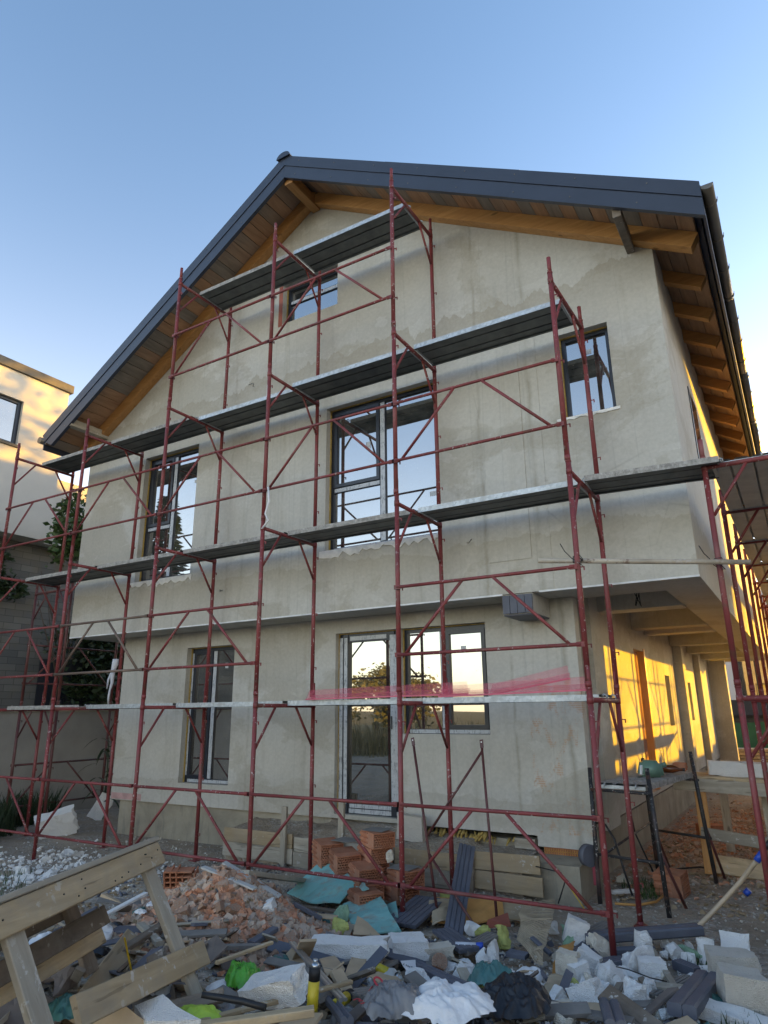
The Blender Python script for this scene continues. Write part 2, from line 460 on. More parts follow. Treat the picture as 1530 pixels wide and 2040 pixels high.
def mk_ground():
    a = NB('ground_dirt')
    co = a.coord('World')
    x, y, z = a.sep(co)[0:3]
    c = a.ramp(a.noise(co, 1.3, 7, 0.65, 0.3), [(0.3, (0.23, 0.18, 0.125)), (0.5, (0.35, 0.285, 0.21)), (0.72, (0.46, 0.39, 0.30))])
    st = a.voro(co, 38, 'F1', 'Color')
    s = a.n('ShaderNodeSeparateColor')
    a.l(st, s.inputs[0])
    peb = a.ramp(s.outputs[0], [(0.0, (0.17, 0.145, 0.115)), (0.7, (0.34, 0.31, 0.265)), (0.86, (0.46, 0.43, 0.38)), (0.93, (0.5, 0.5, 0.49)), (0.96, (0.28, 0.13, 0.07))])
    pm = a.ramp(a.noise(co, 2.6, 5, 0.6), [(0.42, 0.0), (0.6, 1.0)])
    c = a.mix(a.math('MULTIPLY', pm, 0.75), c, peb)
    # brick dust lying along the passage
    dx = a.math('MULTIPLY', a.math('SUBTRACT', x, 0.2), 0.75)
    dy = a.math('MULTIPLY', a.math('SUBTRACT', y, 6.2), 0.34)
    d2 = a.math('ADD', a.math('POWER', dx, 2.0), a.math('POWER', dy, 2.0))
    dd = a.math('SUBTRACT', 1.15, d2, True)
    dm = a.math('MULTIPLY', dd, a.ramp(a.noise(co, 3.2, 6, 0.7), [(0.36, 0.0), (0.6, 1.0)]))
    c = a.mix(a.math('MULTIPLY', dm, 0.85, True), c, (0.30, 0.13, 0.06))
    # tan dust of the broken brick mound
    mx_ = a.math('DIVIDE', a.math('ADD', x, 2.55), 1.15); my_ = a.math('DIVIDE', a.math('ADD', y, 1.35), 0.85)
    md = a.math('SUBTRACT', 1.3, a.math('ADD', a.math('POWER', a.math('ABSOLUTE', mx_), 2.0), a.math('POWER', a.math('ABSOLUTE', my_), 2.0)), True)
    c = a.mix(a.math('MULTIPLY', md, 0.9), c, (0.38, 0.27, 0.19))
    # far field
    far = a.math('SUBTRACT', a.math('ADD', a.math('ABSOLUTE', x), a.math('ABSOLUTE', y)), 30.0, True)
    g = a.ramp(a.noise(co, 0.4, 5), [(0.3, (0.10, 0.10, 0.035)), (0.7, (0.22, 0.17, 0.06))])
    c = a.mix(far, c, g)
    a.base(c).set(0.95)
    h = a.math('ADD', a.noise(co, 7, 6, 0.65), a.math('MULTIPLY', a.voro(co, 38), 0.35))
    a.bump(h, 0.9, 0.04)
    M['ground_dirt'] = a.m
mk_ground()

def mk_glass():
    a = NB('reflective_glass')
    gl = a.n('ShaderNodeBsdfGlossy')
    gl.inputs['Color'].default_value = (0.95, 0.95, 0.94, 1)
    gl.inputs['Roughness'].default_value = 0.008
    co = a.coord('World')
    bmp = a.n('ShaderNodeBump')
    bmp.inputs['Strength'].default_value = 0.012
    bmp.inputs['Distance'].default_value = 0.05
    a.l(a.noise(co, 1.6, 1), bmp.inputs['Height'])
    a.l(bmp.outputs[0], gl.inputs['Normal'])
    a.base((0.012, 0.014, 0.014)).set(0.05)
    fr = a.n('ShaderNodeLayerWeight')
    fr.inputs[0].default_value = 0.30
    f = a.math('ADD', a.math('MULTIPLY', fr.outputs['Fresnel'], 0.6), 0.32, True)
    mx = a.n('ShaderNodeMixShader')
    a.l(f, mx.inputs[0])
    a.l(a.b.outputs[0], mx.inputs[1])
    a.l(gl.outputs[0], mx.inputs[2])
    df = a.n('ShaderNodeBsdfDiffuse'); df.inputs['Color'].default_value = (0.55, 0.53, 0.48, 1)
    m2 = a.n('ShaderNodeMixShader')
    du = a.ramp(a.noise(co, 2.4, 7, 0.72, 0.6), [(0.42, 0.015), (0.72, 0.13)])
    sp = a.ramp(a.noise(co, 42, 2), [(0.70, 0.0), (0.74, 0.35)])
    a.l(a.math('ADD', du, sp, True), m2.inputs[0])
    a.l(mx.outputs[0], m2.inputs[1]); a.l(df.outputs[0], m2.inputs[2])
    a.l(m2.outputs[0], a.t.nodes['Material Output'].inputs[0])
    M['reflective_glass'] = a.m
    # protective film on the frames: pale with small rows of print
    b = NB('printed_film')
    co = b.coord('World', (1, 1, 1))
    n1 = b.noise(b.coord('World', (7, 7, 1.0)), 9, 4, 0.8)
    n2 = b.noise(b.coord('World', (1.0, 1.0, 6)), 11, 4, 0.8)
    rows = b.math('MULTIPLY', b.ramp(n1, [(0.53, 0.0), (0.57, 1.0)]), b.ramp(b.noise(co, 9, 2), [(0.45, 0.0), (0.5, 1.0)]))
    c = b.ramp(n2, [(0.3, (0.38, 0.40, 0.42)), (0.7, (0.52, 0.54, 0.56))])
    b.base(b.mix(b.math('MULTIPLY', rows, 0.75), c, (0.10, 0.11, 0.13))).set(0.35)
    b.bump(b.noise(co, 14, 3), 0.15, 0.01)
    M['printed_film'] = b.m
    # amber glass
    q = NB('amber_glass')
    q.base((0.16, 0.045, 0.008)).set(0.08, 0, 0.6)
    q.b.inputs['Transmission Weight'].default_value = 0.25
    M['amber_glass'] = q.m
    # see-through pink mesh
    p = NB('pink_mesh')
    co = p.coord('World')
    x, y, z = p.sep(co)[0:3]
    gx = p.math('GREATER_THAN', p.math('FRACT', p.math('MULTIPLY', x, 180)), 0.55)
    gz = p.math('GREATER_THAN', p.math('FRACT', p.math('MULTIPLY', z, 180)), 0.55)
    gy = p.math('GREATER_THAN', p.math('FRACT', p.math('MULTIPLY', y, 180)), 0.55)
    al = p.math('MAXIMUM', p.math('MAXIMUM', gx, gz), 0.0)
    p.base((0.62, 0.10, 0.16)).set(0.7)
    p.l(p.math('MULTIPLY', al, 0.5), p.b.inputs['Alpha'])
    M['pink_mesh'] = p.m
mk_glass()

def mk_leaf(name, lo, hi):
    a = NB(name)
    co = a.coord('World')
    c = a.ramp(a.noise(co, 3.5, 4, 0.8), [(0.3, lo), (0.7, hi)])
    a.base(c).set(0.55)
    a.b.inputs['Subsurface Weight'].default_value = 0.0
    M[name] = a.m
mk_leaf('leaf_green', (0.025, 0.055, 0.012), (0.075, 0.125, 0.03))
mk_leaf('leaf_dark', (0.012, 0.026, 0.009), (0.035, 0.06, 0.018))
mk_leaf('leaf_gold', (0.07, 0.085, 0.02), (0.15, 0.14, 0.035))
mk_leaf('grass_dry', (0.10, 0.095, 0.03), (0.22, 0.17, 0.06))

def mk_stone():
    a = NB('stone_cladding')
    co = a.coord('World')
    br = a.n('ShaderNodeTexBrick')
    sx = a.sep(co)
    cmb = a.n('ShaderNodeCombineXYZ')
    a.l(sx[1], cmb.inputs[0])
    a.l(sx[2], cmb.inputs[1])
    a.l(cmb.outputs[0], br.inputs['Vector'])
    br.inputs['Scale'].default_value = 1.0
    br.inputs['Brick Width'].default_value = 0.42
    br.inputs['Row Height'].default_value = 0.15
    br.inputs['Mortar Size'].default_value = 0.006
    br.inputs['Color1'].default_value = (0.105, 0.105, 0.10, 1)
    br.inputs['Color2'].default_value = (0.16, 0.155, 0.14, 1)
    br.inputs['Mortar'].default_value = (0.06, 0.06, 0.058, 1)
    c = a.mix(a.ramp(a.noise(co, 1.4, 3), [(0.5, 0.0), (0.68, 0.5)]), br.outputs['Color'], (0.15, 0.12, 0.07))
    a.base(c).set(0.85)
    a.bump(a.math('ADD', br.outputs['Fac'], a.noise(co, 9, 4)), -0.4, 0.02)
    M['stone_cladding'] = a.m
mk_stone()
# ------------------------------------------------------------------ mesh helpers
class MB:
    """collects simple shapes; build() links them as one mesh object"""
    def __init__(s):
        s.v = []; s.f = []; s.sm = []
    def add(s, vs, fs, smooth=False):
        k = len(s.v)
        s.v += [tuple(v) for v in vs]
        for f in fs:
            s.f.append(tuple(i + k for i in f)); s.sm.append(smooth)
        return s
    def box(s, a, b):
        (x0, y0, z0), (x1, y1, z1) = a, b
        x0, x1 = min(x0, x1), max(x0, x1); y0, y1 = min(y0, y1), max(y0, y1); z0, z1 = min(z0, z1), max(z0, z1)
        return s.add([(x0, y0, z0), (x1, y0, z0), (x1, y1, z0), (x0, y1, z0), (x0, y0, z1), (x1, y0, z1), (x1, y1, z1), (x0, y1, z1)],
                     [(0, 3, 2, 1), (4, 5, 6, 7), (0, 1, 5, 4), (1, 2, 6, 5), (2, 3, 7, 6), (3, 0, 4, 7)])
    def bar(s, p, q, wd, th, up=(0, 0, 1), bev=0.0):
        """box from p to q; wd across, th along 'up' """
        p, q = Vector(p), Vector(q)
        d = (q - p).normalized()
        u = Vector(up) - d * d.dot(Vector(up))
        if u.length < 1e-4:
            u = Vector((1, 0, 0)) - d * d.x
        u.normalize()
        sd = d.cross(u)
        hw, ht = wd / 2, th / 2
        if bev <= 0:
            prof = [(-hw, -ht), (hw, -ht), (hw, ht), (-hw, ht)]
        else:
            b = bev
            prof = [(-hw + b, -ht), (hw - b, -ht), (hw, -ht + b), (hw, ht - b), (hw - b, ht), (-hw + b, ht), (-hw, ht - b), (-hw, -ht + b)]
        n = len(prof)
        vs = [p + sd * a + u * b for a, b in prof] + [q + sd * a + u * b for a, b in prof]
        fs = [(i, (i + 1) % n, n + (i + 1) % n, n + i) for i in range(n)]
        fs += [tuple(range(n))[::-1], tuple(range(n, 2 * n))]
        return s.add(vs, fs)
    def tube(s, p, q, r, n=10, r2=None, cap=True):
        p, q = Vector(p), Vector(q)
        d = (q - p).normalized()
        a = d.orthogonal().normalized(); b = d.cross(a)
        r2 = r if r2 is None else r2
        vs = []
        for c, rr in ((p, r), (q, r2)):
            vs += [c + a * (rr * cos(2 * pi * i / n)) + b * (rr * sin(2 * pi * i / n)) for i in range(n)]
        k = len(s.v)
        s.add(vs, [(i, (i + 1) % n, n + (i + 1) % n, n + i) for i in range(n)], True)
        if cap:
            s.f.append(tuple(k + i for i in range(n))[::-1]); s.sm.append(False)
            s.f.append(tuple(k + n + i for i in range(n))); s.sm.append(False)
        return s
    def path(s, pts, r, n=8):
        pts = [Vector(p) for p in pts]
        rings = []
        a = None
        for i, p in enumerate(pts):
            d = (pts[min(i + 1, len(pts) - 1)] - pts[max(i - 1, 0)]).normalized()
            a = d.orthogonal().normalized() if a is None else (a - d * a.dot(d)).normalized()
            b = d.cross(a)
            rr = r[i] if isinstance(r, (list, tuple)) else r
            rings.append([p + a * (rr * cos(2 * pi * j / n)) + b * (rr * sin(2 * pi * j / n)) for j in range(n)])
        vs = [v for rg in rings for v in rg]
        fs = [(i * n + j, i * n + (j + 1) % n, (i + 1) * n + (j + 1) % n, (i + 1) * n + j) for i in range(len(pts) - 1) for j in range(n)]
        k = len(s.v)
        s.add(vs, fs, True)
        s.f.append(tuple(k + j for j in range(n))[::-1]); s.sm.append(False)
        m = k + (len(pts) - 1) * n
        s.f.append(tuple(m + j for j in range(n))); s.sm.append(False)
        return s
    def prism(s, poly, d):
        """poly: 3-D outline, extruded by vector d"""
        d = Vector(d); n = len(poly)
        vs = [Vector(p) for p in poly] + [Vector(p) + d for p in poly]
        fs = [tuple(range(n)), tuple(range(n, 2 * n))[::-1]] + [(i, n + i, n + (i + 1) % n, (i + 1) % n) for i in range(n)]
        return s.add(vs, fs)
    def quad(s, a, b, c, d):
        return s.add([a, b, c, d], [(0, 1, 2, 3)])
    def mesh(s, name):
        me = bpy.data.meshes.new(name)
        me.from_pydata(s.v, [], s.f)
        me.polygons.foreach_set('use_smooth', s.sm)
        me.update()
        return me
    def build(s, name, mat, parent=None, fix=True):
        return link(name, s.mesh(name), mat, parent, fix)

def worldloc(o):
    v = Vector((0, 0, 0))
    while o is not None:
        v += Vector(o.location); o = o.parent
    return v

def link(name, me, mat, parent=None, fix=False):
    """links a mesh; with fix the mesh is in world coordinates and is moved into its parent's frame"""
    if parent is not None and fix:
        off = worldloc(parent)
        if off.length > 0:
            me.transform(Matrix.Translation(-off))
    if mat is not None:
        me.materials.clear()
        me.materials.append(M[mat] if isinstance(mat, str) else mat)
    if fix:
        bm = bmesh.new(); bm.from_mesh(me)
        bmesh.ops.recalc_face_normals(bm, faces=bm.faces)
        bm.to_mesh(me); bm.free()
    o = bpy.data.objects.new(name, me)
    COL.objects.link(o)
    o.parent = parent
    return o

def tag(o, label=None, cat=None, group=None, kind=None):
    if label: o['label'] = label
    if cat: o['category'] = cat
    if group: o['group'] = group
    if kind: o['kind'] = kind
    return o

def empty(name, loc=(0, 0, 0), parent=None):
    o = bpy.data.objects.new(name, None)
    o.empty_display_size = 0.1
    COL.objects.link(o)
    if parent is not None:
        o.parent = parent
        o.location = Vector(loc) - worldloc(parent)
    else:
        o.location = loc
    return o

def copy_tree(o, parent=None):
    c = o.copy(); COL.objects.link(c)
    c.parent = parent
    for ch in list(o.children):
        copy_tree(ch, c)
    return c

def recentre(o, base=False):
    """put a mesh thing's origin at its own middle (or base)"""
    me = o.data
    n = len(me.vertices)
    c = Vector((0, 0, 0))
    for v in me.vertices: c += v.co
    c /= n
    if base: c.z = min(v.co.z for v in me.vertices)
    me.transform(Matrix.Translation(-c))
    o.location = Vector(o.location) + c
    return o

# ------------------------------------------------------------------ the ground
def sst(a, b, t):
    t = max(0.0, min(1.0, (t - a) / (b - a)))
    return t * t * (3 - 2 * t)
def gauss(x, y, cx, cy, sx, sy):
    return math.exp(-((x - cx) / sx) ** 2 - ((y - cy) / sy) ** 2)
def hgt(x, y):
    """smooth height of the ground: rubble heap in front of the house, nearly level elsewhere"""
    h = 0.30 * sst(-0.9, -2.7, y) * sst(2.0, -0.6, x) * sst(-7.5, -4.5, x) * sst(-7.0, -4.5, y)
    h += 0.08 * sst(-0.2, -1.6, y) * sst(2.5, 1.0, x) * sst(-0.8, 0.4, x)
    h += 0.50 * gauss(x, y, -2.80, -1.25, 0.80, 0.58)
    h += 0.10 * gauss(x, y, -4.6, -0.6, 0.9, 0.6)
    h -= 0.05 * sst(-0.6, 0.1, y) * sst(-1.0, 0.0, x) * sst(1.4, 0.6, y) * sst(1.2, .5, x)
    return h
def ground_z(x, y):
    d = max(abs(x + 2), abs(y - 3))
    a = 0.045 if d < 16 else 0.25
    nz = noise.fractal(Vector((x * 0.9, y * 0.9, 3.1)), 1.0, 2.0, 4) * a
    if x > -9.2 and x < -0.3 and y > 1.6: nz *= 0.2
    return hgt(x, y) + nz - 0.02

def build_ground():
    def axis(lo, hi, st, far):
        r = []
        v = lo
        while v <= hi + 1e-6:
            r.append(v); v += st
        s_ = st; v = hi
        while v < far:
            s_ *= 1.35; v += s_; r.append(v)
        s_ = st; v = lo; pre = []
        while v > -far:
            s_ *= 1.35; v -= s_; pre.append(v)
        return pre[::-1] + r
    xs = axis(-12.5, 4.5, 0.11, 900); ys = axis(-6.5, 12.0, 0.11, 900)
    vs = [(x, y, ground_z(x, y)) for y in ys for x in xs]
    n = len(xs)
    fs = [(j * n + i, j * n + i + 1, (j + 1) * n + i + 1, (j + 1) * n + i) for j in range(len(ys) - 1) for i in range(n - 1)]
    me = bpy.data.meshes.new('ground'); me.from_pydata(vs, [], fs)
    me.polygons.foreach_set('use_smooth', [True] * len(fs))
    o = link('ground', me, 'ground_dirt')
    tag(o, kind='structure')
build_ground()

# ------------------------------------------------------------------ the house
WY = 1.20              # upper front wall
GY = 1.80              # ground-floor front wall
XL, XR = -8.83, 0.83   # upper storey
YB = 15.6              # back of the house
ZB = 2.98              # underside of the upper storey
AX, AZ = -3.90, 9.75   # ridge (top of the verge)
RX, RZ = 1.41, 6.70
LX, LZ = -9.15, 6.42
VY = 0.45              # verge plane
def rooftop(x):
    return AZ + (RZ - AZ) * (x - AX) / (RX - AX) if x >= AX else AZ + (LZ - AZ) * (AX - x) / (AX - LX)

house = empty('house', (-4.0, 8.0, 0))
tag(house, 'unfinished grey plastered two storey house with dark gable roof', 'house')

def wall_cells(mb, y, x0, x1, z0, ztop, openings, depth, breaks=()):
    """front face at y with openings cut out and their reveals, plus outer thickness"""
    bx = sorted(set([x0, x1] + [b for o in openings for b in o[:2]] + list(breaks)))
    for a, b in zip(bx[:-1], bx[1:]):
        cuts = sorted([(o[2], o[3]) for o in openings if o[0] <= a + 1e-6 and o[1] >= b - 1e-6])
        z = z0
        for c0, c1 in cuts:
            if c0 > z:
                mb.quad((a, y, z), (b, y, z), (b, y, c0), (a, y, c0))
            z = c1
        mb.quad((a, y, z), (b, y, z), (b, y, ztop(b)), (a, y, ztop(a)))
    for a, b, c, d in openings:
        mb.quad((a, y, c), (a, y + depth, c), (a, y + depth, d), (a, y, d))
        mb.quad((b, y + depth, c), (b, y, c), (b, y, d), (b, y + depth, d))
        mb.quad((a, y, d), (a, y + depth, d), (b, y + depth, d), (b, y, d))
        mb.quad((a, y + depth, c), (a, y, c), (b, y, c), (b, y + depth, c))

OP_U = {'w1': (-7.33, -6.09, 3.75, 5.86), 'w2': (-3.60, -1.93, 3.78, 5.83), 'w3': (-0.31, 0.26, 4.88, 5.93), 'w4': (-4.47, -3.44, 7.47, 8.16)}
OP_G = {'g1': (-6.67, -5.67, 0.77, 2.74), 'door': (-3.83, -2.88, 0.52, 2.78), 'g2': (-2.83, -1.645, 1.49, 2.78)}

mb = MB()
wall_cells(mb, WY, XL, XR, ZB, lambda x: rooftop(x) - 0.27, list(OP_U.values()), 0.30, (AX,))
mb.build('front_wall', 'plaster', house)
# side walls of the upper storey, back wall, soffit slab
mb = MB()
mb.quad((XR, WY, ZB), (XR, YB, ZB), (XR, YB, rooftop(XR) - 0.2), (XR, WY, rooftop(XR) - 0.2))
mb.build('side_wall', 'plaster', house)
mb = MB()
mb.quad((XL, YB, ZB), (XL, WY, ZB), (XL, WY, rooftop(XL) - 0.2), (XL, YB, rooftop(XL) - 0.2))
mb.add([(XL, YB, 0), (XR, YB, ZB), (XL, YB, ZB), (AX, YB, AZ - .3), (XR, YB, rooftop(XR) - .2), (XL, YB, rooftop(XL) - .2)], [(2, 1, 4, 3, 5)])
mb.build('side_wall', 'plaster', house)
# underside of the jettied storey: a rim, with the slab set higher behind it
RIM = 0.62
mb = MB()
mb.quad((XL, WY, ZB), (XL, GY + .02, ZB), (-0.62, GY + .02, ZB), (-0.62, WY, ZB))
mb.quad((-0.62, WY, ZB), (-0.62, WY + 0.75, ZB), (XR, WY + 0.75, ZB), (XR, WY, ZB))
mb.quad((XR - 0.42, WY + 0.75, ZB), (XR - 0.42, YB, ZB), (XR, YB, ZB), (XR, WY + 0.75, ZB))
mb.quad((XR - 0.42, WY + 0.75, ZB), (XR - 0.42, YB, ZB), (XR - 0.42, YB, ZB + 0.3), (XR - 0.42, WY + 0.75, ZB + 0.3))
mb.quad((-0.62, WY + 0.75, ZB), (XR - .42, WY + 0.75, ZB), (XR - .42, WY + 0.75, ZB + 0.3), (-0.62, WY + 0.75, ZB + 0.3))
mb.quad((-1.2, WY + 0.75, ZB + 0.3), (XR - .42, WY + 0.75, ZB + 0.3), (XR - .42, YB, ZB + 0.3), (-1.2, YB, ZB + 0.3))
mb.quad((XL, GY + .02, ZB), (XL, YB, ZB), (-1.0, YB, ZB), (-1.0, GY + .02, ZB))
mb.build('floor_slab', 'plaster', house)
for yb in (3.05, 5.35, 6.35, 8.9, 11.2, 13.6):
    mb = MB().box((-0.70, yb, ZB - 0.02), (XR - 0.421, yb + 0.32, ZB + 0.295))
    mb.build('ceiling_beam', 'plaster', house)
# drip bead on the lower edge
mb = MB().box((XL, WY - 0.006, ZB - 0.012), (-1.17, WY + 0.02, ZB + 0.006)).box((-0.75, WY - 0.006, ZB - 0.012), (XR + 0.004, WY + 0.02, ZB + 0.006))
mb.build('drip_bead', 'white_label', house)
# plaster panel standing proud beside the small window, wall recess strip
MB().box((-1.30, WY - 0.010, 3.35), (-0.80, WY + 0.01, 5.86)).build('plaster_panel', 'plaster', house)
MB().box((-0.74, WY - 0.006, 3.0), (-0.58, WY + 0.01, 6.1)).build('plaster_panel', 'plaster', house)

# ground floor
mb = MB()
GX0, GX1 = -8.16, -0.56
wall_cells(mb, GY, GX0, -1.16, 0.47, lambda x: ZB, list(OP_G.values()), 0.30)
mb.quad((GX0, GY + 0.3, 0.47), (GX0, GY, 0.47), (GX0, GY, ZB), (GX0, GY + 0.3, ZB))
mb.quad((GX0, GY, 0.47), (GX0, GY + 0.3, 0.47), (-3.83, GY + 0.3, 0.47), (-3.83, GY, 0.47))
mb.quad((-2.88, GY, 0.47), (-2.88, GY + 0.3, 0.47), (-1.16, GY + 0.3, 0.47), (-1.16, GY, 0.47))
mb.build('front_wall', 'plaster', house)
MB().box((-1.157, GY - 0.022, 0.37), (GX1, GY + 0.15, ZB - 0.003)).build('front_wall', 'corner_plaster', house)
mb = MB()
mb.quad((GX0, YB, 0.0), (GX0, GY + .3, 0.0), (GX0, GY + .3, ZB), (GX0, YB, ZB))
mb.quad((GX0, YB, 0.0), (-0.7, YB, 0.0), (-0.7, YB, ZB), (GX0, YB, ZB))
mb.build('side_wall', 'plaster', house)
# pier beside the passage, side wall of the passage with openings, columns
MB().box((-1.2, 2.62, 0.44), (-0.60, 3.16, ZB + 0.25)).build('pier', 'plaster', house)
MB().box((-1.25, GY + 0.15, 0.44), (-0.76, 2.62, ZB + 0.25)).build('side_wall', 'plaster', house)
def side_wall(mb, x, y0, y1, z0, z1, ops, depth):
    by = sorted(set([y0, y1] + [b for o in ops for b in o[:2]]))
    for a, b in zip(by[:-1], by[1:]):
        z = z0
        for c0, c1 in sorted([(o[2], o[3]) for o in ops if o[0] <= a + 1e-6 and o[1] >= b - 1e-6]):
            if c0 > z: mb.quad((x, a, z), (x, b, z), (x, b, c0), (x, a, c0))
            z = c1
        if z1 > z: mb.quad((x, a, z), (x, b, z), (x, b, z1), (x, a, z1))
    for a, b, c, d in ops:
        X = x - depth
        mb.quad((x, a, c), (x, a, d), (X, a, d), (X, a, c)); mb.quad((x, b, d), (x, b, c), (X, b, c), (X, b, d))
        mb.quad((x, a, d), (x, b, d), (X, b, d), (X, a, d)); mb.quad((x, b, c), (x, a, c), (X, a, c), (X, b, c))
        mb.quad((X, a, c), (X, b, c), (X, b, d), (X, a, d))
SX = -0.66
mb = MB()
side_wall(mb, SX, 3.16, YB, 0.50, ZB + 0.3, [(5.30, 6.15, 0.55, 2.66), (7.85, 8.35, 1.45, 2.35), (10.6, 11.1, 1.5, 2.3)], 0.22)
mb.build('side_wall', 'plaster', house)
MB().box((SX - 0.16, 5.30, 0.55), (SX - 0.004, 5.56, 2.62)).build('brick_jamb', 'clay', house)
MB().box((SX - 0.16, 6.05, 0.55), (SX + 0.012, 6.15, 2.70)).build('plank', 'glulam_z', house)
for yc, xx in ((9.15, SX + 0.16), (12.05, SX + 0.13), (14.9, SX + 0.42)):
    MB().box((SX - 0.1, yc, 0.42), (xx, yc + 0.34, ZB)).build('column', 'plaster', house)
# stub beam under the jetty with charred grey end
t = MB().box((-1.17, WY + 0.02, 2.76), (-0.83, GY - 0.03, ZB - .003))
t.build('beam', 'plaster', house)
bst = empty('beam_end', (-1.0, WY, 2.9), house)
for i in range(4):
    x0 = -1.17 + i * 0.085
    MB().box((x0 + 0.003, WY - 0.012, 2.765), (x0 + 0.082, WY + 0.022, ZB - .016)).build('board', 'deck_grey', bst)
MB().box((-1.17, WY + 0.02, 2.745), (-0.83, GY - 0.06, 2.7595)).build('beam', 'deck_grey', house)

# foundation plinth
MB().box((-7.99, GY + 0.05, -0.25), (-3.9, GY + 0.5, 0.465)).build('foundation', 'concrete', house)
MB().box((-3.9, GY + 0.12, -0.25), (-2.8, GY + 0.5, 0.465)).build('foundation', 'concrete', house)
MB().box((-2.8, GY + 0.06, -0.25), (-1.21, GY + 0.5, 0.40)).build('foundation', 'concrete', house)
mb = MB().box((-1.21, 1.33, -0.25), (-0.60, GY + 0.3, 0.30)); mb.build('foundation', 'concrete', house)
MB().box((-1.21, 2.1, -0.25), (-0.68, YB, 0.47)).build('foundation', 'concrete', house)
# perforated clay blocks showing under the corner panel
hb = empty('hollow_brick', (-0.9, GY, 0.33), house)
MB().box((-1.10, GY + 0.0, 0.30), (-0.70, GY + 0.2, 0.365)).build('brick_body', 'clay', hb)
mm = MB()
for i in range(16):
    mm.box((-1.095 + i * .0245, GY - 0.012, 0.305), (-1.087 + i * .0245, GY + .001, 0.36))
mm.box((-1.10, GY - 0.012, 0.328), (-0.70, GY + .0005, 0.336))
mm.build('web', 'orange_mesh', hb)
MB().box((-1.42, GY - 0.02, 0.33), (-1.19, GY + 0.12, 0.43)).build('timber_packing', 'grey_wood', house)
MB().box((GX0 + .01, GY - 0.003, 0.48), (-7.45, GY + .01, 0.57)).build('pink_mesh_strip', 'pink_dusty', house)
# yellow foam oozing under the wall
mm = MB()
for i in range(40):
    x = R.gauss(-2.0, 0.35); r = R.uniform(0.01, 0.03); z = 0.43 - R.uniform(0, .05)
    mm.tube((x, GY + 0.05, z + .02), (x + R.uniform(-.04, .04), GY - R.uniform(-0.01, .05), z - R.uniform(0, .04)), r, 6, r * .4)
o = mm.build('foam_bead', 'yellow_foam_strip', house); tag(o, kind='stuff')

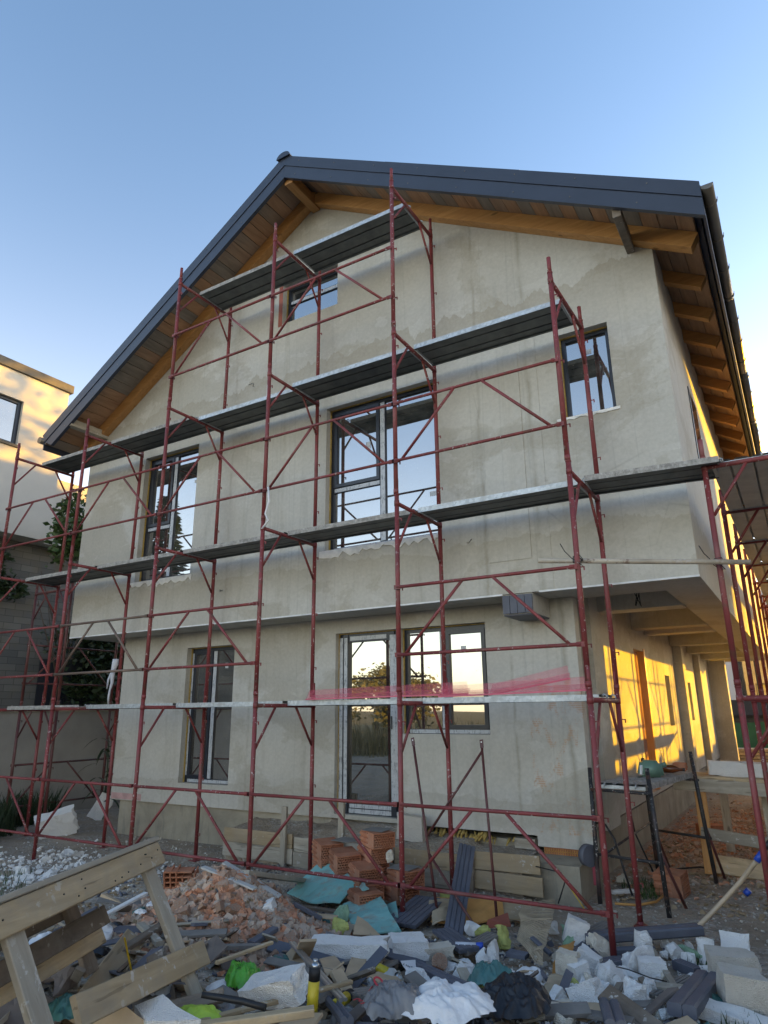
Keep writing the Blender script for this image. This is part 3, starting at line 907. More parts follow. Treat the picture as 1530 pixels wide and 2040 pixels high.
# ------------------------------------------------------------------ roof
def slope(sign):
    ex, ez = (RX, RZ) if sign > 0 else (LX, LZ)
    d = Vector((ex - AX, 0, ez - AZ)); L = d.length; d.normalize()
    nrm = Vector((-d.z, 0, d.x)) if sign > 0 else Vector((d.z, 0, -d.x))
    if nrm.z < 0: nrm = -nrm
    return Vector((AX, 0, AZ)), d, L, nrm
for sg in (1, -1):
    A, d, L, nrm = slope(sg)
    Y = Vector((0, 1, 0))
    def P(s, y, h):
        return A + d * s + nrm * h + Y * y
    def mi(h): return -h * nrm.x / d.x + 0.001
    def me_(h): return L - h * nrm.x / d.x if sg > 0 else L
    e0 = 0.0
    # roof sheet
    mb = MB().prism([P(mi(-.012), VY + 0.02, -0.012), P(L, VY + 0.02, -0.012), P(L, VY + 0.02, -0.10), P(mi(-.10), VY + 0.02, -0.10)], (0, YB + 0.5 - VY, 0))
    mb.build('roof_sheet', 'anthracite', house)
    # upper flashing, lower verge board and drip edge, folded sheet in two-metre lengths that overlap a little
    npc = 3
    for q_ in range(npc):
        fa, fb = q_ / npc, (q_ + 1) / npc
        def sa(h): return mi(h) if q_ == 0 else L * fa - 0.02
        def sb(h): return me_(h) if q_ == npc - 1 else L * fb
        oy, oh = 0.0015 * (q_ % 2) + R.uniform(0, .001), R.uniform(-.002, .002)
        cut = 0.10 if (sg < 0 and q_ == npc - 1) else 0.0
        MB().prism([P(sa(0), VY - 0.012 - oy, oh), P(sb(0), VY - 0.012 - oy, oh), P(sb(-.155), VY - 0.012 - oy, -0.155 + oh), P(sa(-.155), VY - 0.012 - oy, -0.155 + oh)], (0, 0.024, 0)).build('verge_flashing', 'anthracite', house)
        MB().prism([P(sa(-.158), VY - oy, -0.158), P(sb(-.158), VY - oy, -0.158), P(sb(-.335) - cut, VY - oy, -0.335 + oh), P(sa(-.335), VY - oy, -0.335 + oh)], (0, 0.026, 0)).build('verge_board', 'anthracite', house)
        MB().prism([P(sa(-.318), VY - 0.004 - oy, -0.318 + oh), P(sb(-.318) - cut, VY - 0.004 - oy, -0.318 + oh), P(sb(-.340) - cut, VY - 0.004 - oy, -0.340 + oh), P(sa(-.340), VY - 0.004 - oy, -0.340 + oh)], (0, 0.055, 0)).build('drip_edge', 'anthracite', house)
    for t_ in range(8):
        s_ = 0.35 + t_ * (L - 0.5) / 7.5
        for hh in (-0.06, -0.27):
            c_ = P(s_ + R.uniform(-.05, .05), VY - 0.0135 if hh > -.1 else VY - .0015, hh)
            MB().tube(c_, c_ - Y * 0.004, 0.008, 8).build('screw', 'gutter_metal', house)
    # soffit boards under the verge: each board lies across the slope
    bw = 0.193
    n = int(L / bw)
    for i in range(n):
        s0 = mi(-.16) + i * bw; s1 = s0 + bw - 0.008
        drop = R.uniform(0, 0.006)
        y1 = 2.2 if sg > 0 else WY + 0.35
        if sg > 0 and P(s1, 0, 0).x > XR - 0.25: y1 = YB
        mb = MB().prism([P(s0, VY + 0.03, -0.125 - drop), P(s1, VY + 0.03, -0.125 - drop), P(s1, VY + 0.03, -0.150 - drop), P(s0, VY + 0.03, -0.150 - drop)], (0, y1 - VY - 0.03, 0))
        o = recentre(mb.build('soffit_board', 'soffit_wood', house))
    # glulam rafter lying against the gable wall
    mb = MB().prism([P(mi(-.156), WY - 0.14, -0.156), P(L - 0.03, WY - 0.14, -0.156), P(L - 0.03, WY - 0.14, -0.33), P(mi(-.33), WY - 0.14, -0.33)], (0, 0.135, 0))
    recentre(mb.build('rafter', 'glulam', house))
    if sg > 0:
        for k in range(18):
            y = 1.95 + k * 0.78
            s0 = (XR - 0.3 - AX) / d.x
            mb = MB().prism([P(s0, y, -0.156), P(L - 0.06, y, -0.156), P(L - 0.06, y, -0.30), P(s0, y, -0.30)], (0, 0.10, 0))
            recentre(mb.build('rafter', 'glulam', house))
        # eaves board, gutter and its brackets
        mb = MB().box((RX - 0.022, VY + 0.029, RZ - 0.37), (RX + 0.004, YB + .4, RZ - 0.02))
        mb.box((RX - 0.03, VY + 0.03, RZ - 0.045), (RX + 0.045, YB + .4, RZ - 0.030))
        mb.build('eaves_board', 'anthracite', house)
        gut = empty('gutter', (RX + 0.09, VY, RZ - 0.12), house)
        gx, gz, gr = RX + 0.060, RZ - 0.075, 0.056
        segs = [VY - 0.02 + 2.2 * i for i in range(7)] + [YB + 0.4]
        for a, b in zip(segs[:-1], segs[1:]):
            mb = MB(); n_ = 9
            vs = []
            for y in (a, b - 0.004):
                for rr in (gr, gr - 0.006):
                    vs += [(gx + rr * cos(pi + pi * i / n_), y, gz + rr * sin(pi + pi * i / n_)) for i in range(n_ + 1)]
            m_ = n_ + 1
            fs = []
            for i in range(n_):
                fs += [(i, i + 1, 2 * m_ + i + 1, 2 * m_ + i), (m_ + i + 1, m_ + i, 3 * m_ + i, 3 * m_ + i + 1)]
            fs += [(i, m_ + i, m_ + i + 1, i + 1) for i in range(n_)]
            mb.add(vs, fs, True)
            mb.build('gutter_trough', 'gutter_metal', gut)
        mb = MB(); 
        mb.prism([(gx + gr * cos(pi + pi * i / 10), VY - 0.022, gz + gr * sin(pi + pi * i / 10)) for i in range(11)], (0, -0.006, 0))
        mb.build('end_cap', 'gutter_metal', gut)
        for k in range(24):
            y = VY + 0.25 + k * 0.62
            mb = MB()
            mb.path([(gx + (gr + 0.006) * cos(pi + pi * i / 8), y, gz + (gr + 0.006) * sin(pi + pi * i / 8)) for i in range(9)], 0.007, 6)
            mb.bar((gx + gr + .006, y, gz - .01), (gx + gr + .012, y, gz + 0.025), 0.02, 0.006)
            mb.build('bracket', 'gutter_metal', gut)
# ridge cap: half round, sitting on both slopes
mb = MB(); n_ = 10; rc = 0.12
for (ya, yb) in ((VY - 0.03, YB + 0.5),):
    prof = [(AX + rc * cos(pi * i / n_), AZ - 0.055 + 0.085 * sin(pi * i / n_)) for i in range(n_ + 1)]
    mb.prism([(x, ya, z) for x, z in prof], (0, yb - ya, 0))
mb.build('ridge_cap', 'anthracite', house)
MB().prism([(AX + (rc + .006) * cos(pi * i / n_), VY - 0.045, AZ - 0.058 + 0.094 * sin(pi * i / n_)) for i in range(n_ + 1)], (0, 0.014, 0)).build('ridge_end_cap', 'anthracite', house)
# left gutter end stub
MB().tube((LX - 0.07, VY - 0.02, LZ - 0.07), (LX - 0.07, YB, LZ - 0.07), 0.06, 10).build('gutter', 'gutter_metal', house)
MB().box((LX - 0.012, VY + 0.03, LZ - 0.25), (LX + 0.012, YB, LZ - 0.02)).build('eaves_board', 'anthracite', house)
# purlin ends
A, d, L, nrm = slope(1)
recentre(MB().bar((-3.86, VY + 0.06, 9.36), (-3.86, WY + 0.1, 9.36), 0.14, 0.18, bev=0.008).build('purlin', 'glulam_y', house))
recentre(MB().bar((0.61, VY + 0.06, 6.76), (0.61, WY + 0.1, 6.76), 0.085, 0.14, bev=0.006).build('purlin', 'brown_wood', house))
recentre(MB().bar((-8.47, VY + 0.02, 6.52), (-8.47, WY + 0.1, 6.52), 0.13, 0.13, bev=0.006).build('purlin', 'grey_wood_y', house))

# ------------------------------------------------------------------ windows and door
def ragged(mb, x0, x1, ztop, lo, hi, y, th, seed):
    r = random.Random(seed)
    pts = [(x0, y, ztop)]
    n = int((x1 - x0) / 0.06)
    low = []
    for i in range(n + 1):
        low.append((x0 + (x1 - x0) * i / n, y, ztop - r.uniform(lo, hi)))
    top = [(x1, y, ztop)]
    for i in range(n):
        a, b = low[i], low[i + 1]
        mb.prism([(a[0], y, ztop), a, b, (b[0], y, ztop)], (0, th, 0))

def window(op, yg, cols, kind='window', sill_film=True, left_film=False, low_rail=None, sash=None, mull_film=True):
    x0, x1, z0, z1 = op
    w_ = empty(kind, ((x0 + x1) / 2, yg, z0), house)
    fw = 0.055
    mb = MB()
    mb.box((x0, yg - 0.035, z0), (x0 + fw, yg + 0.04, z1)).box((x1 - fw, yg - 0.035, z0), (x1, yg + 0.04, z1))
    mb.box((x0 + fw, yg - 0.035, z0), (x1 - fw, yg + 0.04, z0 + fw)).box((x0 + fw, yg - 0.035, z1 - fw), (x1 - fw, yg + 0.04, z1))
    mb.build('frame', 'frame_anthracite', w_)
    # foam bead between frame and wall on the left and top
    MB().box((x0 - 0.001, yg - 0.06, z0), (x0 + 0.012, yg - 0.0355, z1)).box((x0 + .0125, yg - 0.06, z1 - 0.012), (x1, yg - 0.0355, z1 - .0005)).build('foam_bead', 'yellow_foam_strip', w_)
    edges = [x0 + fw] + [x0 + (x1 - x0) * c for c in cols] + [x1 - fw]
    for c in cols:
        xc = x0 + (x1 - x0) * c
        MB().box((xc - 0.042, yg - 0.028, z0 + fw), (xc + 0.042, yg + 0.03, z1 - fw)).build('mullion', 'frame_anthracite', w_)
        if mull_film:
            MB().box((xc - 0.034, yg - 0.032, z0 + fw + .01), (xc + 0.034, yg - 0.0285, z1 - fw - .01)).build('protective_film', 'printed_film', w_)
    for i, (a, b) in enumerate(zip(edges[:-1], edges[1:])):
        a += 0.042 if i > 0 else 0.0
        b -= 0.042 if i < len(edges) - 2 else 0.0
        zs = [z0 + fw, z1 - fw]
        if low_rail and i in low_rail:
            zr = z0 + (z1 - z0) * low_rail[i]
            zs = [z0 + fw, zr - 0.035, zr + 0.035, z1 - fw]
            MB().box((a, yg - 0.026, zr - 0.035), (b, yg + 0.03, zr + 0.035)).build('transom', 'frame_anthracite', w_)
            MB().box((a + .01, yg - 0.030, zr - 0.028), (b - .01, yg - 0.0265, zr + 0.024)).build('protective_film', 'printed_film', w_)
        for q in range(0, len(zs), 2):
            za, zb = zs[q], zs[q + 1]
            in_sash = sash and i in sash and (q == len(zs) - 2)
            if in_sash:
                s_ = 0.05
                mb = MB()
                mb.box((a + .002, yg - 0.045, za + .002), (a + s_, yg + 0.01, zb - .002)).box((b - s_, yg - 0.045, za + .002), (b - .002, yg + 0.01, zb - .002))
                mb.box((a + s_, yg - 0.045, za + .002), (b - s_, yg + 0.01, za + s_)).box((a + s_, yg - 0.045, zb - s_), (b - s_, yg + 0.01, zb - .002))
                mb.build('sash', 'frame_anthracite', w_)
                MB().box((a + s_, yg - 0.012, za + s_), (b - s_, yg + 0.004, zb - s_)).build('pane', 'reflective_glass', w_)
            else:
                MB().box((a, yg - 0.006, za), (b, yg + 0.012, zb)).build('pane', 'reflective_glass', w_)
    if left_film:
        MB().box((x0 + 0.016, yg - 0.039, z0 + 0.10), (x0 + fw - 0.006, yg - 0.0355, z1 - 0.08)).build('protective_film', 'printed_film', w_)
    if sill_film:
        MB().box((x0 + 0.07, yg - 0.039, z0 + 0.006), (x1 - 0.03, yg - 0.0355, z0 + fw - 0.006)).build('protective_film', 'printed_film', w_)
    return w_
GW = WY + 0.15
window(OP_U['w1'], GW, [0.5], low_rail={0: 0.42}, sash=[0], sill_film=False)
window(OP_U['w2'], GW, [0.50], low_rail={0: 0.42}, sash=[0])
window(OP_U['w3'], GW, [])
window(OP_U['w4'], GW, [], low_rail={0: 0.60})
GG = GY + 0.15
window(OP_G['g1'], GG, [0.50], left_film=True, sash=[0])
window(OP_G['g2'], GG, [0.47], left_film=False, sash=[1])
# glazed door
x0, x1, z0, z1 = OP_G['door']
dr = empty('door', ((x0 + x1) / 2, GG, z0), house)
mb = MB()
for a, b, yy in ((0.0, 0.10, 0.0), (0.075, 0.15, -0.02)):
    mb.box((x0 + a, GG - 0.05 + yy, z0), (x0 + b, GG + 0.03 + yy, z1)).box((x1 - b, GG - 0.05 + yy, z0 + .002), (x1 - a - .001, GG + 0.031 + yy, z1 - .002))
mb.box((x0 + .151, GG - 0.06, z1 - 0.12), (x1 - .151, GG + 0.03, z1 - .001)).box((x0 + .151, GG - 0.06, z0), (x1 - .151, GG + 0.03, z0 + 0.15))
mb.build('frame', 'frame_anthracite', dr)
MB().box((x0 + 0.15, GG - 0.02, z0 + 0.15), (x1 - 0.15, GG + 0.0, z1 - 0.12)).build('pane', 'reflective_glass', dr)
MB().box((x0 - 0.001, GG - 0.075, z0), (x0 + 0.012, GG - 0.051, z1)).box((x0 + .0125, GG - 0.075, z1 - 0.012), (x1, GG - 0.051, z1 - .0005)).build('foam_bead', 'yellow_foam_strip', dr)
for a, b in ((x0 + 0.016, x0 + 0.068), (x0 + 0.09, x0 + 0.14)):
    MB().box((a, GG - 0.0745, z0 + 0.12), (b, GG - 0.0705, z1 - 0.06)).build('protective_film', 'printed_film', dr)
MB().box((x1 - 0.14, GG - 0.0745, z0 + 0.12), (x1 - 0.02, GG - 0.0705, z1 - 0.06)).build('protective_film', 'printed_film', dr)
MB().box((x0 + 0.18, GG - 0.064, z1 - 0.10), (x1 - 0.2, GG - 0.0605, z1 - 0.045)).build('protective_film', 'printed_film', dr)
for i, (za, zb) in enumerate(((0.012, 0.062), (0.074, 0.118), (0.124, 0.146))):
    MB().box((x0 + 0.17 + .01 * i, GG - 0.064, z0 + za), (x1 - 0.03 - .05 * i, GG - 0.0605, z0 + zb)).build('protective_film', 'printed_film', dr)
MB().box((x1 - 0.13, GG - 0.085, z0 + 1.02), (x1 - 0.115, GG - 0.075, z0 + 1.18)).build('handle', 'black_plastic', dr)
for (x, z, y, w_, h_) in ((-2.05, 4.35, GW - 0.008, .09, .06), (-3.0, 5.2, GW - 0.014, .07, .10), (-6.25, 5.3, GW - 0.008, .07, .05), (0.0, 5.7, GW - 0.008, .06, .06), (-3.45, 8.03, GW - 0.008, .08, .06), (-2.0, 2.5, GG - 0.015, .07, .05), (-5.95, 2.45, GG - 0.008, .06, .08)):
    MB().box((x - w_ / 2, y - .001, z - h_ / 2), (x + w_ / 2, y, z + h_ / 2)).build('pane_sticker', 'printed_film', house)
# raw mortar smeared under the upper windows
for (x0, x1, z0, z1), sd in ((OP_U['w1'], 3), (OP_U['w2'], 5), (OP_U['w3'], 8)):
    mb = MB()
    lo, hi = (0.03, 0.12) if sd != 8 else (0.015, 0.05)
    ragged(mb, x0 - 0.08, x1 + 0.04, z0 + 0.006, lo, hi, WY - 0.012, 0.016, sd)
    mb.build('mortar_patch', 'rough_mortar', house)
# raw reveal of the attic window: timber and brick showing
MB().box((-4.55, WY - 0.004, 7.44), (-4.475, WY + 0.15, 8.16)).build('window_jamb', 'red_tin', house)
# slot window in the side wall upstairs, seen edge-on
sw = empty('window', (XR, 3.3, 5.0), house)
MB().box((XR - 0.02, 3.0, 4.6), (XR + 0.012, 3.75, 5.75)).build('frame', 'frame_anthracite', sw)
MB().box((XR + 0.0125, 3.06, 4.66), (XR + 0.016, 3.69, 5.69)).build('pane', 'reflective_glass', sw)
# electrical wires hanging from the passage ceiling
mb = MB()
for i in range(4):
    x = 0.02 + R.uniform(-.05, .05); y = 2.55 + R.uniform(-.08, .08)
    mb.path([(x, y, ZB + 0.3), (x + R.uniform(-.02, .02), y, ZB + 0.1), (x + R.uniform(-.06, .06), y + R.uniform(-.06, .06), ZB - 0.06)], 0.006, 5)
mb.build('wire', 'cable_black', house)
# short wires and nails sticking out of the front
mb = MB()
for (x, z) in ((-1.50, 3.66), (-5.45, 3.45), (-5.1, 6.62)):
    p = [(x, WY, z)]
    for i in range(6):
        p.append((p[-1][0] + R.uniform(-.02, .06), WY - 0.02 - .008 * i, p[-1][2] + R.uniform(-.035, .02)))
    mb.path(p, 0.004, 5)
mb.build('wire', 'cable_black', house)
# ------------------------------------------------------------------ scaffolding
BAY, FWD, Z0 = 1.809, 1.025, -0.166
def make_frame(scaf, ax='y', mat='red_steel', lift=1):
    """portal frame: local origin at its outer foot; the transom runs along +ax"""
    f = empty('frame', worldloc(scaf), scaf)
    f.location = (0, 0, 0)
    def V(a, z): return (0, a, z) if ax == 'y' else (a, 0, z)
    for a in (0, FWD):
        mb = MB().tube(V(a, 0.10), V(a, 2.095), 0.0245, 12)
        mb.tube(V(a, 2.0955), V(a, 2.27), 0.0205, 10)
        mb.tube(V(a, 1.972), V(a, 2.028), 0.0285, 12).tube(V(a, 2.085), V(a, 2.10), 0.027, 12).tube(V(a, 0.105), V(a, 0.15), 0.0275, 12)
        mb.build('post', mat, f, False)
    MB().tube(V(0.022, 2.0), V(FWD - 0.022, 2.0), 0.022, 10).build('transom', mat, f, False)
    MB().tube(V(0.02, 1.55), V(0.33, 1.985), 0.0145, 8).build('strut', mat, f, False)
    MB().tube(V(FWD - 0.02, 1.55), V(FWD - 0.33, 1.985), 0.0145, 8).build('strut', mat, f, False)
    # locking pins for the guard rails
    for a in (0, FWD):
        for z in (0.45, 1.11, 1.83):
            mb = MB()
            q = Vector(V(a, z)); s = Vector((1, 0, 0)) if ax == 'y' else Vector((0, 1, 0))
            mb.bar(q + s * 0.02, q + s * 0.058, 0.009, 0.009).bar(q + s * 0.053 + Vector((0, 0, 0.004)), q + s * 0.053 + Vector((0, 0, -0.03)), 0.009, 0.011, up=(1, 0, 0))
            mb.build('locking_pin', mat, f, False)
    return f
def make_rail(scaf, mat='red_steel', ax='x', full=True):
    g = empty('guard_rail', worldloc(scaf), scaf)
    g.location = (0, 0, 0)
    L = BAY
    def V(a, z): return (a, -0.045, z) if ax == 'x' else (-0.045, a, z)
    for z in (0.45, 1.11):
        mb = MB().tube(V(0.02, z), V(L - 0.02, z), 0.0165, 8)
        for a in (0.0, L - 0.045):
            mb.bar(V(a - .012, z), V(a + 0.055, z), 0.014, 0.042)
        mb.build('rail', mat, g, False)
    MB().tube(V(0.40 * L, 1.10), V(0.06 * L, 0.46), 0.015, 8).build('diagonal', mat, g, False)
    MB().tube(V(0.575 * L, 1.10), V(0.935 * L, 0.46), 0.015, 8).build('diagonal', mat, g, False)
    return g

front = empty('scaffold', (-4.5, 0, 0))
tag(front, 'dark red tubular scaffold standing along the gable front of the house', 'scaffold')
proto = make_frame(front)
LIFTS = [3, 3, 4, 4, 4, 3]
first = True
for k, nl in enumerate(LIFTS):
    for l in range(nl):
        f = proto if first else copy_tree(proto, front)
        first = False
        f.location = Vector((BAY * (k - 5), 0, 2 * l + Z0)) - front.location
        f.rotation_euler = (R.uniform(-.003, .003), R.uniform(-.003, .003), R.uniform(-.02, .02))
rails = [(0, 0), (0, 1), (0, 2), (1, 0), (1, 1), (1, 2), (2, 0), (2, 1), (2, 2), (2, 3), (3, 0), (3, 2), (3, 3), (4, 0), (4, 1), (4, 2)]
rp = make_rail(front)
rb = make_rail(front, 'bare_steel')
first = True
for k, l in rails:
    if (k, l) == (1, 1):
        g = rb
    else:
        g = rp if first else copy_tree(rp, front)
        first = False
    g.location = Vector((BAY * (k - 5), 0, 2 * l + Z0)) - front.location
for k in range(6):
    zz = ground_z(BAY * (k - 5), 0)
    for y in (0, FWD):
        x = BAY * (k - 5)
        zg = ground_z(x, y)
        MB().tube((x, y, zg - 0.12), (x, y, Z0 + 0.1), 0.0245, 10).box((x - .06, y - .06, zg - 0.02), (x + .06, y + .06, zg + .004)).build('foot', 'red_steel', front)
# white tape and rag marks on two posts
MB().tube((BAY * -2, 0, 5.52), (BAY * -2, 0, 5.68), 0.0256, 12, cap=False).build('tape', 'white_label', front)

side = empty('scaffold', (1.6, 6.5, 0))
tag(side, 'dark red scaffold running back along the sunlit side of the house', 'scaffold')
pr = make_frame(side, 'x')
first = True
SY0, SB = 0.58, 1.72
for k in range(8):
    for l in range(2):
        f = pr if first else copy_tree(pr, side)
        first = False
        f.location = Vector((1.06, SY0 + SB * k, 2 * l + Z0)) - side.location
        f.rotation_euler = (R.uniform(-.004, .004), 0, R.uniform(-.03, .03))
gr = make_rail(side, 'red_steel', 'y')
first = True
for k in range(7):
    for l in range(2):
        g = gr if first else copy_tree(gr, side)
        first = False
        g.location = Vector((1.06 + FWD + 0.09, SY0 + SB * k, 2 * l + Z0)) - side.location
        g.scale = (1, SB / BAY, 1)
for k in range(8):
    for x in (1.06, 1.06 + FWD):
        y = SY0 + SB * k
        MB().tube((x, y, ground_z(x, y) - 0.1), (x, y, Z0 + 0.1), 0.0245, 10).build('foot', 'red_steel', side)

left = empty('scaffold', (-9.4, 4.0, 0))
tag(left, 'dark red scaffold in the shaded gap beside the stone clad neighbour', 'scaffold')
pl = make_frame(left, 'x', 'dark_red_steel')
first = True
for k in range(4):
    for l in range(2 if k < 2 else 2):
        f = pl if first else copy_tree(pl, left)
        first = False
        f.location = Vector((-10.02, 1.25 + 1.8 * k, 2 * l + Z0)) - left.location
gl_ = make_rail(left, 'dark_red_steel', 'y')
first = True
for k in range(3):
    for l in range(2):
        g = gl_ if first else copy_tree(gl_, left)
        first = False
        g.location = Vector((-10.02, 1.25 + 1.8 * k, 2 * l + Z0)) - left.location
for k in range(4):
    for x in (-10.02, -10.02 + FWD):
        y = 1.25 + 1.8 * k
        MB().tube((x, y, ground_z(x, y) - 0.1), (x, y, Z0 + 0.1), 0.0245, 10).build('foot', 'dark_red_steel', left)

# ------------------------------------------------------------------ steel deck planks lying on the transoms
PW, PT = 0.49, 0.055
def make_plank(top, name='deck_plank', L=BAY, under='plank_underside'):
    r = empty(name, (0, 0, 0))
    mb = MB()
    # folded top with two shallow grooves, turned-down lips
    prof = [(-PW/2, -PT), (-PW/2, 0), (-0.095, 0), (-0.08, -0.014), (-0.06, -0.014), (-0.045, 0), (0.045, 0), (0.06, -0.014), (0.08, -0.014), (0.095, 0), (PW/2, 0), (PW/2, -PT)]
    inner = [(a * 0.988, b - 0.004) if abs(a) < PW/2 - .001 else (a - 0.004 * (1 if a > 0 else -1), b - (0.004 if b == 0 else 0)) for a, b in prof]
    n = len(prof)
    vs = []
    for x in (0.03, L - 0.03):
        vs += [(x, a, b) for a, b in prof]
    mb.add(vs, [(i, i + 1, n + i + 1, n + i) for i in range(n - 1)])
    mb.build('deck', top, r, False)
    mb = MB()
    # underside: return lips, longitudinal ribs and end stiffeners
    vs = []
    for x in (0.031, L - 0.031):
        vs += [(x, a, b) for a, b in inner]
    mb.add(vs, [(i, i + 1, n + i + 1, n + i) for i in range(n - 1)])
    for a, b in ((-PW/2 + 0.006, -0.105), (-0.085, 0.085), (0.105, PW/2 - 0.006)):
        mb.box((0.045, a, -PT + 0.012), (L - 0.045, b, -0.0185))
    for s in (-1, 1):
        mb.box((0.031, s * (PW/2 - 0.005), -PT), (L - 0.031, s * (PW/2 - 0.035), -PT + 0.003))
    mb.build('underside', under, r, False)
    for x in (0.03, L - 0.05):
        MB().box((x, -PW/2 + 0.006, -PT + 0.004), (x + 0.02, PW/2 - 0.006, -0.0185)).build('end_plate', 'galvanised', r, False)
    for x, s in ((0.03, -1), (L - 0.03, 1)):
        for a in (-0.16, 0.16):
            mb = MB()
            mb.path([(x, a, -0.02), (x + s * 0.024, a, 0.004), (x + s * 0.046, a, -0.008), (x + s * 0.05, a, -0.036)], 0.008, 6)
            mb.build('hook', 'galvanised', r, False)
    return r
pa = make_plank('galvanised'); pb = make_plank('splattered_deck'); pc = make_plank('galvanised', under='bounce_lit_underside')
used = {pa: False, pb: False, pc: False}
bayname = ['outermost bay over the side gap', 'second bay beside the neighbour', 'third bay left of the big window', 'middle bay', 'bay before the right corner']
def lay(protoobj, x, y, z, rz, label, group, Lscale=1.0):
    o = protoobj if not used[protoobj] else copy_tree(protoobj)
    used[protoobj] = True
    o.location = (x, y, z); o.rotation_euler = (R.uniform(-.01, .01), 0, rz)
    o.scale = (Lscale, 1, 1)
    tag(o, label, 'scaffold plank', group)
    return o
lvl = {1: 'first', 2: 'second', 3: 'third', 4: 'top'}
rows = {1: [0, 1, 2, 3, 4], 2: [0, 1, 2, 3, 4], 3: [0, 1, 2, 3, 4], 4: [2, 3]}
bname = {0: 'over the gap beside the neighbour', 1: 'across the left corner of the house', 2: 'left of the middle', 3: 'in the middle of the front', 4: 'nearest the right corner'}
dirty = {(1, 0), (2, 0), (2, 1), (2, 2), (2, 3), (4, 2), (3, 0), (3, 1)}
for l, ks in rows.items():
    for k in ks:
        y = {(3, 2): 0.76, (1, 3): 0.76, (1, 2): 0.74, (1, 1): 0.74}.get((l, k), 0.665)
        if l == 4: y = 0.60
        z = 2 * l + Z0 + 0.022 + 0.03
        o = lay(pb if (l, k) in dirty else pa, BAY * (k - 5), y, z, 0, 'deck plank, %s lift of the front scaffold, %s' % (lvl[l], bname[k]), 'deck planks on the front scaffold')
# plank bridging to the side scaffold
lay(pb, 0.0, 0.60, 4 + Z0 + 0.052, 0.10, 'paint splattered plank bridging the front and side scaffolds above the porch', 'deck planks bridging scaffolds', 0.66)
for k in range(7):
    for j, xo in ((0, 0.30), (1, 0.80)):
        lay(pc, 1.06 + xo, SY0 + SB * k, 4 + Z0 + 0.052, pi / 2,
            'steel plank, upper lift of the side scaffold, %s row, %s bay from front' % (('wall', 'outer')[j], ('first', 'second', 'third', 'fourth', 'fifth', 'sixth', 'seventh')[k]), 'deck planks on the side scaffold', SB / BAY)
    if k < 6:
        lay(pc, 1.06 + 0.55, SY0 + SB * k, 2 + Z0 + 0.052, pi / 2,
            'steel plank, lower lift of the side scaffold, %s bay from the front' % ('first', 'second', 'third', 'fourth', 'fifth', 'sixth', 'seventh')[k], 'deck planks on the side scaffold', SB / BAY)
for k in range(3):
    lay(pb, -9.5, 1.25 + 1.8 * k, 2 + Z0 + 0.052, pi / 2, 'dull plank on the scaffold in the left gap, %s bay' % ('front', 'middle', 'rear')[k], 'deck planks in the side gap')

# rusty tube tied across the corner, with its wire
o = recentre(MB().tube((-0.33, -0.05, 3.035), (1.30, 0.53, 2.93), 0.022, 12).build('steel_tube', 'rusty_white'))
tag(o, 'rusty white tube wired across the right corner of the scaffolds', 'tube')
for (x, y, z) in ((0.0, 0.0, 3.0), (1.06, 0.52, 2.945)):
    mb = MB()
    pts = [(x + 0.045 * cos(t * 1.3), y + 0.045 * sin(t * 1.3) + .02, z + 0.05 * sin(t * 0.9)) for t in range(12)]
    pts += [(x - 0.10, y, z + 0.10), (x - 0.13, y - .02, z + 0.17)]
    mb.path(pts, 0.004, 5)
    o = recentre(mb.build('tie_wire', 'cable_black'))
    tag(o, 'dark twisted wire tying the rusty tube to the %s' % ('front corner post' if x < .5 else 'side scaffold post'), 'wire', 'wires tying the rusty tube')
# grey cloth knotted to a left inner post, white ribbon on a rail
mb = MB()
zz = [2.55, 2.48, 2.40, 2.30, 2.2, 2.1, 2.0, 1.90]
pts = []
for i, z in enumerate(zz):
    pts.append((BAY * -4 - 0.05 - 0.012 * i, FWD - 0.055 + 0.01 * sin(i * 2), z))
mb.path(pts, [0.045, 0.05, 0.035, 0.03, 0.022, 0.016, 0.016, 0.012], 7)
mb.path([(pts[2][0] - .01, pts[2][1], pts[2][2]), (pts[3][0] - .06, pts[3][1] - .02, pts[3][2] - .05), (pts[4][0] - .08, pts[4][1] - .02, pts[4][2] - .08)], [0.02, 0.016, 0.008], 6)
o = recentre(mb.build('rag', 'rag_white')); tag(o, 'pale rag knotted round an inner scaffold post at the left corner', 'rag')
mb = MB().path([(-3.50, -0.07, 4.30), (-3.47, -0.08, 4.12), (-3.53, -0.07, 3.98), (-3.46, -0.09, 3.88), (-3.56, -0.08, 3.80)], [0.012, 0.014, 0.01, 0.016, 0.01], 5)
o = recentre(mb.build('ribbon', 'white_label')); tag(o, 'thin white plastic ribbon hanging from a guard rail mid front', 'ribbon')

# pink mesh corner profiles lying on the first lift
def pink(x0, x1, y, z, tilt, label):
    mb = MB()
    mb.add([(x0, y, z), (x1, y, z + tilt), (x1 - .02, y + 0.02, z + tilt + 0.12), (x0 + 0.03, y + 0.02, z + 0.10)], [(0, 1, 2, 3)])
    mb.add([(x0, y + .001, z), (x1, y + .001, z + tilt), (x1 - .02, y + 0.10, z + tilt + 0.06), (x0 + 0.03, y + 0.10, z + 0.05)], [(0, 1, 2, 3)])
    r = recentre(mb.build('mesh_profile', 'pink_mesh'))
    c = MB().bar((x0, y - .004, z), (x1, y - .004, z + tilt), 0.012, 0.014)
    c.build('corner_bead', 'pink_profile', r)
    tag(r, label, 'mesh profile', 'pink mesh corner profiles on the first deck')
zt = 2 + Z0 + 0.056
pink(-3.30, -1.30, 0.48, zt + .006, 0.02, 'pink mesh corner strip on the first deck before the glazed door')
pink(-1.62, -0.10, 0.46, zt + 0.006, 0.03, 'pink mesh corner strip on the first deck before the low window')
pink(-1.10, -0.30, 0.52, zt + 0.012, 0.13, 'short pink mesh strip lifting at its right end on the first deck')

